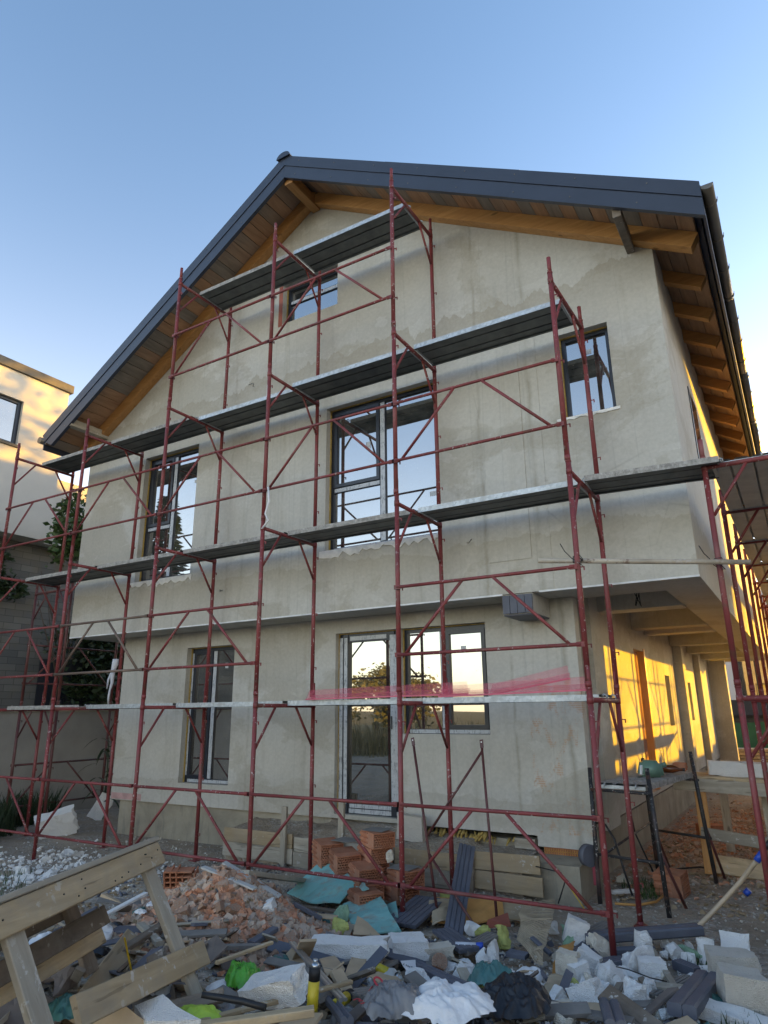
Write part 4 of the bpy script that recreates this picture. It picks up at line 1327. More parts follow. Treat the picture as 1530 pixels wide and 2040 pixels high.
# ------------------------------------------------------------------ neighbours and boundary
nb = empty('neighbour_house', (-17, 0, 0))
tag(nb, 'pale flat roofed neighbour with stone clad lower storey, upper wall sunlit', 'house')
mb = MB()
side_wall(mb, -13.0, -2.6, 3.2, 5.62, 9.42, [(-1.2, 2.12, 7.66, 8.75)], 0.25)
mb.quad((-13, 3.2, 5.62), (-22, 3.2, 5.62), (-22, 3.2, 9.42), (-13, 3.2, 9.42))
mb.quad((-13, -2.6, 5.62), (-13, 3.2, 5.62), (-22, 3.2, 5.62), (-22, -2.6, 5.62))
mb.quad((-13, -2.6, 5.62), (-22, -2.6, 5.62), (-22, -2.6, 9.42), (-13, -2.6, 9.42))
mb.box((-21.5, 3.205, 5.62), (-13.25, 7.5, 7.25))
mb.build('upper_wall', 'neighbour_render', nb)
MB().box((-22.1, -2.7, 9.42), (-12.93, 3.27, 9.62)).build('parapet_cap', 'dark_trim', nb)
MB().box((-22, -8.0, 0), (-13.55, 9.0, 5.615)).build('stone_wall', 'stone_cladding', nb)
MB().box((-13.545, 3.7, 1.6), (-13.50, 5.4, 3.0)).build('window', 'frame_anthracite', nb)
w_ = empty('window', (-13.1, 0, 8), nb)
mb = MB().box((-13.14, -1.2, 7.66), (-13.08, -1.12, 8.75)).box((-13.14, 2.04, 7.66), (-13.08, 2.12, 8.75)).box((-13.14, -1.12, 7.66), (-13.08, 2.04, 7.73)).box((-13.14, -1.12, 8.68), (-13.08, 2.04, 8.75))
mb.build('frame', 'frame_anthracite', w_)
MB().box((-13.13, -1.12, 7.73), (-13.115, 2.04, 8.68)).build('pane', 'reflective_glass', w_)
MB().box((-13.0, -1.25, 7.60), (-12.95, 2.18, 7.655)).build('sill', 'dark_trim', nb)

bw_ = empty('boundary_wall', (-10.9, 3, 0))
tag(bw_, 'low stained grey boundary wall behind the left scaffold', 'wall')
MB().box((-11.1, -8.0, -0.2), (-10.9, 14.0, 1.80)).build('wall_body', 'boundary_render', bw_)
MB().box((-11.13, -8.0, 1.80), (-10.87, 14.0, 1.86)).build('coping', 'concrete', bw_)
# unseen fence and house added on the right to cast shade on porch and yard
fe = empty('shading_fence', (4.8, 10, 0))
tag(fe, 'unseen tall panel fence added right of the plot to shade the lower wall', 'fence')
for k in range(14):
    y = -6 + k * 2.0
    MB().box((4.78, y + 0.06, -0.2), (4.84, y + 1.94, 2.28 + 0.12 * ((k * 7) % 3))).build('panel', 'boundary_render', fe)
    MB().box((4.73, y - 0.06, -0.2), (4.87, y + 0.06, 2.55)).build('post', 'concrete', fe)
rh = empty('neighbour_house', (12, 6, 0))  # added occluder, its corner and eaves shaped to set the shadow edge
tag(rh, 'unseen white house added beyond the fence to shade the porch corner', 'house')
MB().box((8.0, -1.0, 0), (16, 15.1, 7.4)).build('wall', 'white_wall', rh)
MB().prism([(7.95, -1.3, 7.4), (7.95, 15.4, 7.4), (7.95, 7.0, 9.9)], (8.4, 0, 0)).build('roof', 'roof_dark', rh)

# far background at the end of the passage
fb = empty('distant_house', (-0.4, 27, 0))
tag(fb, 'white house far beyond the porch with a dark window and plinth band', 'house')
MB().box((-6.5, 26, 2.05), (6.0, 32, 6.5)).build('wall', 'white_wall', fb)
MB().box((-6.5, 25.6, 1.45), (6.0, 32, 2.045)).build('lower_roof', 'roof_dark', fb)
MB().box((-6.4, 26.3, 0), (5.9, 32, 1.445)).build('wall', 'stone_cladding', fb)
w_ = empty('window', (-0.3, 26, 3), fb)
MB().box((-0.75, 25.97, 2.15), (0.6, 26.03, 3.7)).build('frame', 'frame_anthracite', w_)
MB().box((-0.68, 25.95, 2.22), (-0.1, 25.968, 3.62)).build('pane', 'reflective_glass', w_)
MB().box((-0.03, 25.95, 2.22), (0.53, 25.968, 3.62)).build('pane', 'reflective_glass', w_)
tp = MB()
vs = []
for i in range(25):
    for j in range(7):
        x = -4.5 + 7.0 * i / 24; z = 0.05 + 1.25 * j / 6
        vs.append((x, 21.0 + 0.10 * sin(i * 1.3) * (1 - j / 6) + 0.05 * sin(i * 2.7 + j), z - 0.06 * (j == 6) * abs(sin(i * 0.8))))
tp.add(vs, [(i * 7 + j, (i + 1) * 7 + j, (i + 1) * 7 + j + 1, i * 7 + j + 1) for i in range(24) for j in range(6)], True)
o = recentre(tp.build('tarpaulin', 'tarp_green'), True)
tag(o, 'green mesh tarpaulin fencing off the far end of the passage', 'tarpaulin')
st = empty('timber_stack', (-0.3, 18.2, 0))
tag(st, 'stack of sawn boards lying beyond the last porch column', 'timber stack')
for k in range(6):
    for j in range(4):
        z = 0.02 + 0.095 * k
        MB().box((-1.9 + R.uniform(-.1, .1), 17.8 + 0.22 * j, z), (1.6 + R.uniform(-.2, .2), 17.8 + 0.22 * j + 0.19, z + 0.075)).build('board', 'raw_wood', st)

# ------------------------------------------------------------------ plants
def leaf_cloud(mb, cx, cy, cz, rx, ry, rz, n, size, r, hollow=0.35, clump=14):
    cl = []
    for i in range(clump):
        u = r.uniform(-1, 1); t = r.uniform(0, 2 * pi); q = math.sqrt(1 - u * u); rad = r.uniform(hollow, 0.95)
        cl.append((cx + rx * rad * q * cos(t), cy + ry * rad * q * sin(t), cz + rz * rad * u, r.uniform(0.28, 0.5)))
    for i in range(n):
        c = cl[r.randrange(clump)]
        g = [r.gauss(0, 0.42) for _ in range(3)]
        p = Vector((c[0] + g[0] * rx * c[3], c[1] + g[1] * ry * c[3], c[2] + g[2] * rz * c[3]))
        a = Vector((r.uniform(-1, 1), r.uniform(-1, 1), r.uniform(-.6, .6))).normalized()
        b = a.cross(Vector((r.uniform(-1, 1), r.uniform(-1, 1), r.uniform(-1, 1)))).normalized()
        s = size * r.uniform(0.6, 1.3)
        mb.add([p - a * s * .5, p + b * s * 0.28, p + a * s * .5, p - b * s * 0.28], [(0, 1, 2, 3)])
def tree(name, x, y, h, rad, label, leaf, n=2600, size=0.16, seed=1, trunk=0.09, cz=None, group=None, ch=0.34):
    r = random.Random(seed)
    zg = ground_z(x, y)
    t = empty(name, (x, y, zg))
    tag(t, label, 'tree', group)
    mb = MB()
    top = h * 0.62
    mb.path([(x, y, zg - 0.1), (x + r.uniform(-.05, .05) * h * .2, y, zg + h * 0.3), (x + r.uniform(-.1, .1), y + r.uniform(-.1, .1), zg + top)], [trunk, trunk * .75, trunk * .35], 8)
    for i in range(7):
        z = zg + h * r.uniform(0.28, 0.58); a = r.uniform(0, 2 * pi)
        mb.path([(x, y, z), (x + rad * .4 * cos(a), y + rad * .4 * sin(a), z + h * .12), (x + rad * .75 * cos(a), y + rad * .75 * sin(a), z + h * .24)], [trunk * .4, trunk * .25, trunk * .1], 6)
    mb.build('trunk', 'bark', t)
    mb = MB()
    leaf_cloud(mb, x, y, zg + (cz or h * 0.66), rad, rad, h * ch, n, size, r, 0.3, 22)
    mb.build('crown', leaf, t)
    return t
tree('tree', -11.9, 3.05, 6.2, 0.72, 'small leafy tree squeezed between the house and the pale neighbour', 'leaf_green', 1500, 0.15, 11, 0.06, cz=5.6, ch=0.16)
tree('tree', -1.2, 17.2, 13.0, 2.0, 'tall tree behind the house whose shadow dapples the neighbour', 'leaf_green', 900, 0.35, 12, 0.16, cz=11.6)
# trees and rough grass across the field, seen in the ground-floor glass
spec = [(-25, -36, 5.2, 3.6, 'broad field tree mirrored in the door glass', 'leaf_gold'), (-33, -46, 6.0, 4.5, 'tall field tree behind the broad one', 'leaf_gold'),
        (-13.5, -34, 3.6, 2.0, 'small round tree on the far edge of the field', 'leaf_gold'), (-52, -48, 7, 6, 'farthest tree on the field edge', 'leaf_gold')]
for i, (x, y, h, rr, lab, lf) in enumerate(spec):
    tree('tree', x, y, h, rr, lab, lf, 3600, 0.45, 20 + i, 0.2, group='trees across the field', cz=h * 0.52, ch=0.46)
cf = empty('conifer', (-15.5, -6.0, 0))
tag(cf, 'slender conifer mirrored in the left upper window', 'tree')
mb = MB().path([(-15.5, -6, 0), (-15.5, -6, 8.6)], [0.12, 0.02], 8); mb.build('trunk', 'bark', cf)
mb = MB(); r = random.Random(4)
for i in range(1800):
    z = r.uniform(0.8, 8.6); rad = (8.7 - z) * 0.24 * r.uniform(0.1, 1.0); a = r.choice(range(14)) * 2 * pi / 14 + z * 3 + r.uniform(-.2, .2)
    p = Vector((-15.5 + rad * cos(a), -6 + rad * sin(a), z - rad * 0.25)); d = Vector((cos(a), sin(a), -0.2)); s = d.orthogonal()
    mb.add([p, p + d * .16 + s * .05, p + d * .32, p + d * .16 - s * .05], [(0, 1, 2, 3)])
mb.build('crown', 'leaf_dark', cf)

def grass_patch(name, pts, n, hmin, hmax, mat, label, wid=0.012, seed=1):
    r = random.Random(seed); mb = MB()
    for i in range(n):
        cx, cy, rr = r.choice(pts)
        a = r.uniform(0, 2 * pi); q = rr * math.sqrt(r.random())
        x = cx + q * cos(a); y = cy + q * sin(a); z = ground_z(x, y) - 0.01
        h = r.uniform(hmin, hmax); lx, ly = r.uniform(-.35, .35) * h, r.uniform(-.35, .35) * h
        t = r.uniform(0, pi); wx, wy = wid * cos(t), wid * sin(t)
        mb.add([(x - wx, y - wy, z), (x + wx, y + wy, z), (x + lx * .4 + wx * .7, y + ly * .4 + wy * .7, z + h * .6), (x + lx, y + ly, z + h), (x + lx * .4 - wx * .7, y + ly * .4 - wy * .7, z + h * .6)], [(0, 1, 2, 3, 4)])
    o = mb.build(name, mat, None, False)
    tag(o, label, kind='stuff')
    return o
fpts = [(-6 - 2.2 * i, -17 - 0.8 * ((i * 5) % 4), 2.2) for i in range(12)]
grass_patch('tall_grass', fpts, 3600, 0.5, 1.5, 'grass_dry', 'tall rough grass at the edge of the field', 0.02, 5)
grass_patch('grass', [(0.62, 0.2, .14), (0.9, -0.75, .2), (1.0, -0.95, .2), (-0.25, 2.2, .18), (-0.1, 1.9, .12), (-6.6, -0.9, .4), (-5.9, -1.2, .3), (1.15, -0.35, .2)], 900, 0.03, 0.13, 'leaf_green', 'short grass tufts in the dirt', 0.004, 6)
grass_patch('undergrowth', [(-9.6, 0.6, .5), (-9.1, 0.1, .45), (-10.2, 0.9, .6), (-10.3, 1.8, .5), (-8.6, -0.5, .3), (-9.9, -0.2, .5)], 2600, 0.12, 0.6, 'leaf_dark', 'dark weeds massed below the boundary wall', 0.012, 8)
# tall weed with strap leaves in the gap
tw = empty('weed', (-9.35, 2.6, 0)); tag(tw, 'tall maize-like weed with arching strap leaves in the shaded gap', 'plant')
mb = MB(); r = random.Random(3)
MB().path([(-9.35, 2.6, 0), (-9.33, 2.6, 0.7), (-9.36, 2.58, 1.35)], [0.018, 0.014, 0.006], 6).build('stem', 'leaf_dark', tw)
for i in range(13):
    a = i * 2.4 + r.uniform(-.3, .3); z = 0.25 + 0.085 * i; L = r.uniform(0.5, 0.8)
    pts = []
    for k in range(7):
        t = k / 6
        pts.append(Vector((-9.35 + L * t * cos(a), 2.6 + L * t * sin(a), z + L * (0.75 * t - 1.0 * t * t))))
    sd = Vector((-sin(a), cos(a), 0))
    m2 = MB(); vs = []
    for k, p in enumerate(pts):
        ww = 0.03 * (1 - (k / 6.2) ** 2)
        vs += [p - sd * ww, p + sd * ww]
    m2.add(vs, [(2 * k, 2 * k + 1, 2 * k + 3, 2 * k + 2) for k in range(6)], True)
    m2.build('leaf', 'leaf_dark', tw, True)
# climbers on the neighbour's stone wall
for i, (cy, cz, ry, rz, n, lab) in enumerate(((2.2, 4.6, 0.9, 0.6, 700, 'dark climber hanging high on the stone clad wall'), (5.3, 3.0, 1.6, 1.3, 2200, 'dense climber around the dark window of the neighbour'))):
    t = empty('climber', (-13.2, cy, cz)); tag(t, lab, 'plant', 'climbers on the neighbour wall')
    mb = MB(); leaf_cloud(mb, -13.25, cy, cz, 0.3, ry, rz, int(n * 1.4), 0.16, random.Random(30 + i), 0.1, 16)
    mb.build('leaves', 'leaf_dark', t)
    MB().path([(-13.5, cy, -0.1), (-13.45, cy + .1, cz * .5), (-13.4, cy - .1, cz)], 0.02, 6).build('stem', 'bark', t)
HOSE = [(0.512, 0.685, 0.1), (0.594, 0.781, 0.17), (0.722, 0.78, 0.3), (0.847, 0.79, 0.43), (0.956, 0.787, 0.56), (0.989, 0.74, 0.6), (1.044, 0.758, 0.67), (1.095, 0.775, 0.74), (1.164, 0.848, 0.8)]
CANS = [((-0.775, -2.697, 0.32), (-0.755, -2.697, 0.59), 'yellow spray can standing upright at the bottom of the heap'), ((-0.782, -2.502, 0.32), (-0.816, -2.274, 0.308), 'yellow spray can lying beside the grey printed bag'), ((-1.259, -1.371, 0.123), (-1.033, -1.387, 0.082), 'yellow spray can lying below the tan cardboard')]
JAR = (-0.978, -0.928, 0.032)
DEBRIS = [
 ('CH', 'foam_chunk', 'long white foam slab lying across cardboard mid heap', 'foam block', 'white foam chunks in the rubble', 'block', 'white_foam', (-1.496, -1.322, 0.181), (0.543, 0.2, 0.088), (0, 0, 27.2)),
 ('CH', 'foam_chunk', 'square white foam block with a soiled top beside the amber glass', 'foam block', 'white foam chunks in the rubble', 'block', 'white_foam', (-1.27, -0.869, 0.096), (0.259, 0.24, 0.13), (0, 0, 39.2)),
 ('CH', 'foam_chunk', 'dirty foam block half behind the amber glass bottle base', 'foam block', 'white foam chunks in the rubble', 'block', 'aged_foam', (-1.082, -0.769, 0.054), (0.222, 0.14, 0.117), (0, 0, 43.2)),
 ('CH', 'foam_chunk', 'big white foam block tilted by the green bag', 'foam block', 'white foam chunks in the rubble', 'block', 'white_foam', (-1.038, -2.665, 0.402), (0.333, 0.14, 0.119), (14, -16, 3.2)),
 ('CH', 'foam_chunk', 'small white foam shard by the grey channel profile', 'foam block', 'white foam chunks in the rubble', 'lump', 'white_foam', (-0.751, -1.414, 0.097), (0.088, 0.058, 0.073), (0, 0, 31.2)),
 ('CH', 'foam_chunk', 'upright white foam stub beside the dark elbow board', 'foam block', 'white foam chunks in the rubble', 'lump', 'white_foam', (-0.736, -0.546, 0.065), (0.103, 0.082, 0.148), (0, 0, 31.2)),
 ('CH', 'foam_chunk', 'narrow white foam stub next to the teal plastic', 'foam block', 'white foam chunks in the rubble', 'lump', 'white_foam', (-0.795, -0.625, 0.046), (0.074, 0.059, 0.103), (0, 0, 31.2)),
 ('CH', 'foam_chunk', 'flat foam offcut at the rim of the teal plastic', 'foam block', 'white foam chunks in the rubble', 'block', 'white_foam', (-0.865, -0.787, 0.018), (0.134, 0.16, 0.039), (0, 0, 41.2)),
 ('CH', 'foam_chunk', 'thin foam sheet leaning on the teal plastic', 'foam block', 'white foam chunks in the rubble', 'block', 'white_foam', (-0.729, -1.061, 0.055), (0.127, 0.05, 0.104), (-25, 35, 1.2)),
 ('CH', 'foam_chunk', 'torn white foam scrap on the tan netting', 'foam block', 'white foam chunks in the rubble', 'lump', 'white_foam', (-0.605, 0.376, 0.021), (0.105, 0.072, 0.09), (0, 0, 31.2)),
 ('CH', 'foam_chunk', 'tilted white foam block left of the corner scaffold post', 'foam block', 'white foam chunks in the rubble', 'block', 'white_foam', (-0.319, 0.144, 0.087), (0.156, 0.12, 0.175), (0, 22, 17.2)),
 ('CH', 'foam_chunk', 'upright yellowed foam block with a sharp left edge', 'foam block', 'white foam chunks in the rubble', 'block', 'aged_foam', (-0.141, -0.661, 0.092), (0.137, 0.12, 0.176), (0, 4, 6.2)),
 ('CH', 'foam_chunk', 'foam block leaning on the upright yellowed one', 'foam block', 'white foam chunks in the rubble', 'block', 'white_foam', (-0.092, -0.366, 0.05), (0.153, 0.12, 0.127), (0, 28, 1.2)),
 ('CH', 'foam_chunk', 'small rounded foam block standing below the yellowed one', 'foam block', 'white foam chunks in the rubble', 'block', 'white_foam', (-0.047, -0.7, 0.076), (0.102, 0.1, 0.131), (0, -16, 47.2)),
 ('CH', 'foam_chunk', 'dull foam lump wedged under the rounded block', 'foam block', 'white foam chunks in the rubble', 'lump', 'aged_foam', (0.038, -0.765, 0.066), (0.075, 0.06, 0.095), (0, 0, 31.2)),
 ('CH', 'foam_chunk', 'large white foam slab propped near the bottom edge', 'foam block', 'white foam chunks in the rubble', 'block', 'white_foam', (0.168, -1.29, 0.162), (0.161, 0.16, 0.133), (-14, -24, 1.2)),
 ('CH', 'foam_chunk', 'small foam bit beside the black bin bag', 'foam block', 'white foam chunks in the rubble', 'lump', 'white_foam', (-0.191, -1.077, 0.063), (0.076, 0.045, 0.057), (0, 0, 31.2)),
 ('CH', 'foam_chunk', 'tiny foam bit above the flat plaster strip', 'foam block', 'white foam chunks in the rubble', 'lump', 'white_foam', (-0.014, -1.258, 0.094), (0.058, 0.029, 0.036), (0, 0, 31.2)),
 ('CH', 'foam_chunk', 'long flat strip of dirty foam at the bag edge', 'foam block', 'white foam chunks in the rubble', 'block', 'aged_foam', (0.039, -1.445, 0.139), (0.193, 0.09, 0.034), (0, 0, 37.2)),
 ('CH', 'foam_chunk', 'grey foam plate at the lower edge by the black bag', 'foam block', 'white foam chunks in the rubble', 'block', 'aged_foam', (0.112, -1.73, 0.207), (0.13, 0.2, 0.037), (0, 0, 37.2)),
 ('CH', 'foam_chunk', 'pointed white foam splinter above the black bag', 'foam block', 'white foam chunks in the rubble', 'lump', 'white_foam', (-0.304, -0.946, 0.063), (0.06, 0.05, 0.101), (0, 0, 31.2)),
 ('CH', 'foam_chunk', 'tall rounded foam lump against the corner scaffold post', 'foam block', 'white foam chunks in the rubble', 'lump', 'aged_foam', (-0.119, 0.085, 0.028), (0.136, 0.13, 0.173), (0, 0, 39.2)),
 ('CH', 'foam_chunk', 'ragged foam lump resting on the long grey channel', 'foam block', 'white foam chunks in the rubble', 'lump', 'white_foam', (0.156, 0.259, 0.066), (0.144, 0.1, 0.105), (0, 0, 31.2)),
 ('CH', 'foam_chunk', 'broad ragged foam lump right of the scaffold foot', 'foam block', 'white foam chunks in the rubble', 'lump', 'white_foam', (0.197, -0.088, 0.018), (0.217, 0.16, 0.122), (0, 0, 31.2)),
 ('CH', 'foam_chunk', 'barrel shaped white foam block right of the scaffold foot', 'foam block', 'white foam chunks in the rubble', 'block', 'white_foam', (0.316, -0.225, 0.028), (0.163, 0.15, 0.112), (0, 0, 21.2)),
 ('CH', 'foam_chunk', 'foam lump just left of the scaffold foot', 'foam block', 'white foam chunks in the rubble', 'lump', 'white_foam', (0.06, -0.597, 0.058), (0.109, 0.13, 0.097), (0, 0, 31.2)),
 ('CH', 'foam_chunk', 'largest white foam lump under the scaffold foot', 'foam block', 'white foam chunks in the rubble', 'lump', 'white_foam', (0.176, -0.684, 0.084), (0.183, 0.2, 0.132), (0, 0, 31.2)),
 ('CH', 'foam_chunk', 'low foam lump behind the large propped slab', 'foam block', 'white foam chunks in the rubble', 'lump', 'white_foam', (0.108, -0.841, 0.064), (0.141, 0.14, 0.068), (0, 0, 31.2)),
 ('CH', 'foam_chunk', 'thick broken foam plate with two dark pits', 'foam block', 'white foam chunks in the rubble', 'lump', 'white_foam', (0.368, -1.024, 0.116), (0.132, 0.12, 0.129), (0, 0, 23.2)),
 ('CH', 'foam_chunk', 'foam plate fragment beside the pitted one', 'foam block', 'white foam chunks in the rubble', 'lump', 'white_foam', (0.423, -1.012, 0.098), (0.074, 0.09, 0.096), (0, 0, 31.2)),
 ('CH', 'foam_chunk', 'foam lump between the barrel block and the red edged board', 'foam block', 'white foam chunks in the rubble', 'lump', 'white_foam', (0.392, -0.687, 0.068), (0.095, 0.12, 0.097), (0, 0, 31.2)),
 ('CH', 'foam_chunk', 'clean cut foam block above the grey channel end', 'foam block', 'white foam chunks in the rubble', 'block', 'white_foam', (0.277, -1.155, 0.115), (0.132, 0.17, 0.077), (0, 0, 55.2)),
 ('CH', 'foam_chunk', 'foam flake low in front of the pitted plate', 'foam block', 'white foam chunks in the rubble', 'lump', 'white_foam', (0.41, -1.305, 0.121), (0.098, 0.04, 0.05), (0, 0, 31.2)),
 ('CH', 'foam_chunk', 'foam flake with a sharp tip at the bottom', 'foam block', 'white foam chunks in the rubble', 'lump', 'white_foam', (0.463, -1.196, 0.099), (0.077, 0.035, 0.044), (0, 0, 31.2)),
 ('CH', 'foam_chunk', 'twisted foam flake beside bare dirt', 'foam block', 'white foam chunks in the rubble', 'lump', 'aged_foam', (0.53, -1.196, 0.105), (0.074, 0.046, 0.058), (0, 0, 31.2)),
 ('CH', 'foam_chunk', 'foam crumb cluster at the bottom edge', 'foam block', 'white foam chunks in the rubble', 'lump', 'white_foam', (0.451, -1.363, 0.122), (0.096, 0.026, 0.033), (0, 0, 31.2)),
 ('CH', 'foam_chunk', 'lone foam crumb at the bottom edge', 'foam block', 'white foam chunks in the rubble', 'lump', 'white_foam', (0.529, -1.277, 0.105), (0.056, 0.027, 0.033), (0, 0, 31.2)),
 ('CH', 'foam_chunk', 'tall smooth foam lump behind the grey blocks', 'foam block', 'white foam chunks in the rubble', 'lump', 'white_foam', (0.614, 0.302, 0.038), (0.11, 0.11, 0.189), (0, 0, 31.2)),
 ('CH', 'foam_chunk', 'white foam plate with a wire across it behind the grey blocks', 'foam block', 'white foam chunks in the rubble', 'block', 'white_foam', (0.766, 0.594, 0.032), (0.195, 0.06, 0.147), (-35, 0, 9.2)),
 ('CH', 'foam_chunk', 'foam lump in front of the long channel end', 'foam block', 'white foam chunks in the rubble', 'lump', 'white_foam', (0.381, 0.33, -0.009), (0.113, 0.11, 0.094), (0, 0, 31.2)),
 ('CH', 'foam_chunk', 'triangular foam lump above the red edged board', 'foam block', 'white foam chunks in the rubble', 'lump', 'white_foam', (0.507, 0.195, -0.011), (0.127, 0.07, 0.088), (0, 0, 31.2)),
 ('CH', 'foam_chunk', 'foam lump under the bent wire', 'foam block', 'white foam chunks in the rubble', 'lump', 'white_foam', (0.641, 0.064, -0.014), (0.116, 0.053, 0.067), (0, 0, 31.2)),
 ('CH', 'foam_chunk', 'pea sized foam bit by the yellow strap', 'foam block', 'white foam chunks in the rubble', 'lump', 'white_foam', (0.431, 0.62, -0.025), (0.061, 0.046, 0.058), (0, 0, 31.2)),
 ('CH', 'foam_chunk', 'foam bit behind the tall smooth lump', 'foam block', 'white foam chunks in the rubble', 'lump', 'white_foam', (0.501, 0.739, -0.023), (0.054, 0.043, 0.055), (0, 0, 31.2)),
 ('CH', 'foam_chunk', 'foam bit under the grey channel end', 'foam block', 'white foam chunks in the rubble', 'lump', 'white_foam', (0.279, 0.539, -0.019), (0.084, 0.057, 0.071), (0, 0, 31.2)),
 ('CH', 'foam_chunk', 'foam bit squeezed under the grey channel', 'foam block', 'white foam chunks in the rubble', 'lump', 'white_foam', (0.309, 0.285, -0.024), (0.07, 0.047, 0.058), (0, 0, 31.2)),
 ('CH', 'aerated_block', 'weathered grey aerated block, rear one of the pair at the right edge', 'block', 'grey aerated blocks', 'block', 'grey_block', (0.827, -0.193, 0.087), (0.278, 0.2, 0.221), (0, 0, 17.2)),
 ('CH', 'aerated_block', 'pale grey aerated block, front one of the pair at the right edge', 'block', 'grey aerated blocks', 'block', 'grey_block', (0.934, -0.725, 0.133), (0.238, 0.22, 0.231), (0, 6, 17.2)),
 ('CH', 'foam_chunk', 'long white foam plank in the lower right corner', 'foam block', 'white foam chunks in the rubble', 'block', 'white_foam', (0.89, -0.95, 0.079), (0.357, 0.16, 0.066), (0, 8, -2.8)),
 ('CH', 'foam_chunk', 'small foam piece under the net band', 'foam block', 'white foam chunks in the rubble', 'lump', 'white_foam', (-0.915, 0.552, 0.027), (0.094, 0.051, 0.064), (0, 0, 31.2)),
 ('CH', 'foam_chunk', 'crumpled pale foam scrap at the foot of the leaning frame', 'foam block', 'white foam chunks in the rubble', 'lump', 'white_foam', (-1.113, -0.028, 0.041), (0.128, 0.074, 0.092), (0, 0, 31.2)),
 ('CH', 'foam_chunk', 'foam scrap beside the blue cap', 'foam block', 'white foam chunks in the rubble', 'lump', 'white_foam', (-0.995, 0.203, 0.019), (0.07, 0.035, 0.044), (0, 0, 31.2)),
 ('CH', 'foam_chunk', 'white scrap lying by the scaffold foot mid front', 'foam block', 'white foam chunks in the rubble', 'lump', 'white_foam', (-1.27, -0.226, 0.016), (0.118, 0.028, 0.035), (0, 0, 31.2)),
 ('CH', 'foam_chunk', 'foam clod below the bottle base', 'foam block', 'white foam chunks in the rubble', 'lump', 'white_foam', (-0.782, -0.971, 0.025), (0.116, 0.04, 0.05), (0, 0, 31.2)),
 ('CH', 'foam_chunk', 'foam crumb on the channel end', 'foam block', 'white foam chunks in the rubble', 'lump', 'white_foam', (-0.684, -1.194, 0.04), (0.041, 0.027, 0.034), (0, 0, 31.2)),
 ('CH', 'foam_plug', 'little cream foam cup standing on the bricks', 'foam block', 'white foam chunks in the rubble', 'lump', 'aged_foam', (-2.038, 0.174, 0.461), (0.059, 0.047, 0.092), (0, 0, 31.2)),
 ('CH', 'foam_chunk', 'broken white foam sheet lying in the weeds of the side gap', 'foam block', 'white foam chunks in the rubble', 'block', 'white_foam', (-8.499, 1.135, 0.159), (0.51, 0.25, 0.361), (20, -15, 51.2)),
 ('CH', 'foam_chunk', 'foam corner beside the broken sheet in the gap', 'foam block', 'white foam chunks in the rubble', 'block', 'white_foam', (-9.79, 2.234, 0.04), (0.127, 0.1, 0.09), (0, 0, 31.2)),
 ('CH', 'foam_chunk', 'white foam sheet leaning in the gap by the foundation', 'foam block', 'white foam chunks in the rubble', 'block', 'white_foam', (-9.359, 2.561, 0.192), (0.238, 0.05, 0.437), (0, 28, 51.2)),
 ('BR', 'deck_board', 'dark grey deck board leaning upright against the inner post', 'board', 'dark grey composite deck boards in the rubble', 'deckup', 'deck_grey', (-1.263, -0.116, 0.0), (-1.529, 0.8, 0.494), 0.165, 0.028, 'cam'),
 ('BR', 'deck_board', 'dark grey elbow board lying at the foot of the upright one', 'board', 'dark grey composite deck boards in the rubble', 'deck', 'deck_grey', (-1.254, -0.341, 0.081), (-0.869, -0.661, 0.081), 0.169, 0.03, 'up'),
 ('BR', 'deck_board', 'dusty deck board running right from the elbow', 'board', 'dark grey composite deck boards in the rubble', 'deck', 'deck_dusty', (-0.934, -0.671, 0.061), (-0.88, -0.17, 0.059), 0.13, 0.03, 'up'),
 ('BR', 'deck_board', 'wide dark deck panel behind the middle scaffold post', 'board', 'dark grey composite deck boards in the rubble', 'deck', 'deck_grey', (-1.709, -0.227, 0.033), (-1.728, 0.383, 0.1), 0.31, 0.03, 'up'),
 ('BR', 'deck_board', 'long dark grey channel lying right of the scaffold post', 'board', 'dark grey composite deck boards in the rubble', 'chan', 'deck_grey', (-0.239, 0.111, 0.057), (0.517, 0.677, 0.081), 0.134, 0.07, 'up'),
 ('BR', 'deck_board', 'narrow dark channel tucked below the long one', 'board', 'dark grey composite deck boards in the rubble', 'chan', 'deck_grey', (-0.162, 0.013, -0.005), (0.222, 0.327, -0.01), 0.061, 0.05, 'up'),
 ('BR', 'deck_board', 'grey board end behind the corner post', 'board', 'dark grey composite deck boards in the rubble', 'deck', 'deck_dusty', (-0.324, 0.188, 0.012), (-0.215, 0.74, 0.01), 0.124, 0.03, 'up'),
 ('BR', 'deck_board', 'dark board lying flat by the foundation corner', 'board', 'dark grey composite deck boards in the rubble', 'deck', 'deck_grey', (-0.532, 0.583, -0.003), (-0.184, 0.563, -0.026), 0.093, 0.03, 'up'),
 ('BR', 'deck_board', 'dark channel bar right of the white scrap with letters', 'board', 'dark grey composite deck boards in the rubble', 'chan', 'deck_grey', (-1.056, -1.122, 0.077), (-0.529, -1.481, 0.144), 0.078, 0.06, 'up'),
 ('BR', 'deck_board', 'dusty grooved board end beside the channel bar', 'board', 'dark grey composite deck boards in the rubble', 'deck', 'deck_dusty', (-1.053, -1.215, 0.059), (-0.745, -1.563, 0.113), 0.11, 0.03, 'up'),
 ('BR', 'deck_board', 'dusty board under the heavy channel, low right', 'board', 'dark grey composite deck boards in the rubble', 'deck', 'deck_dusty', (0.459, -0.817, 0.063), (0.571, -0.272, 0.029), 0.11, 0.03, 'up'),
 ('BR', 'deck_board', 'heavy dark channel lying aslant, low right', 'board', 'dark grey composite deck boards in the rubble', 'chan', 'deck_grey', (0.676, -1.271, 0.176), (0.699, -0.369, 0.083), 0.156, 0.07, 'up'),
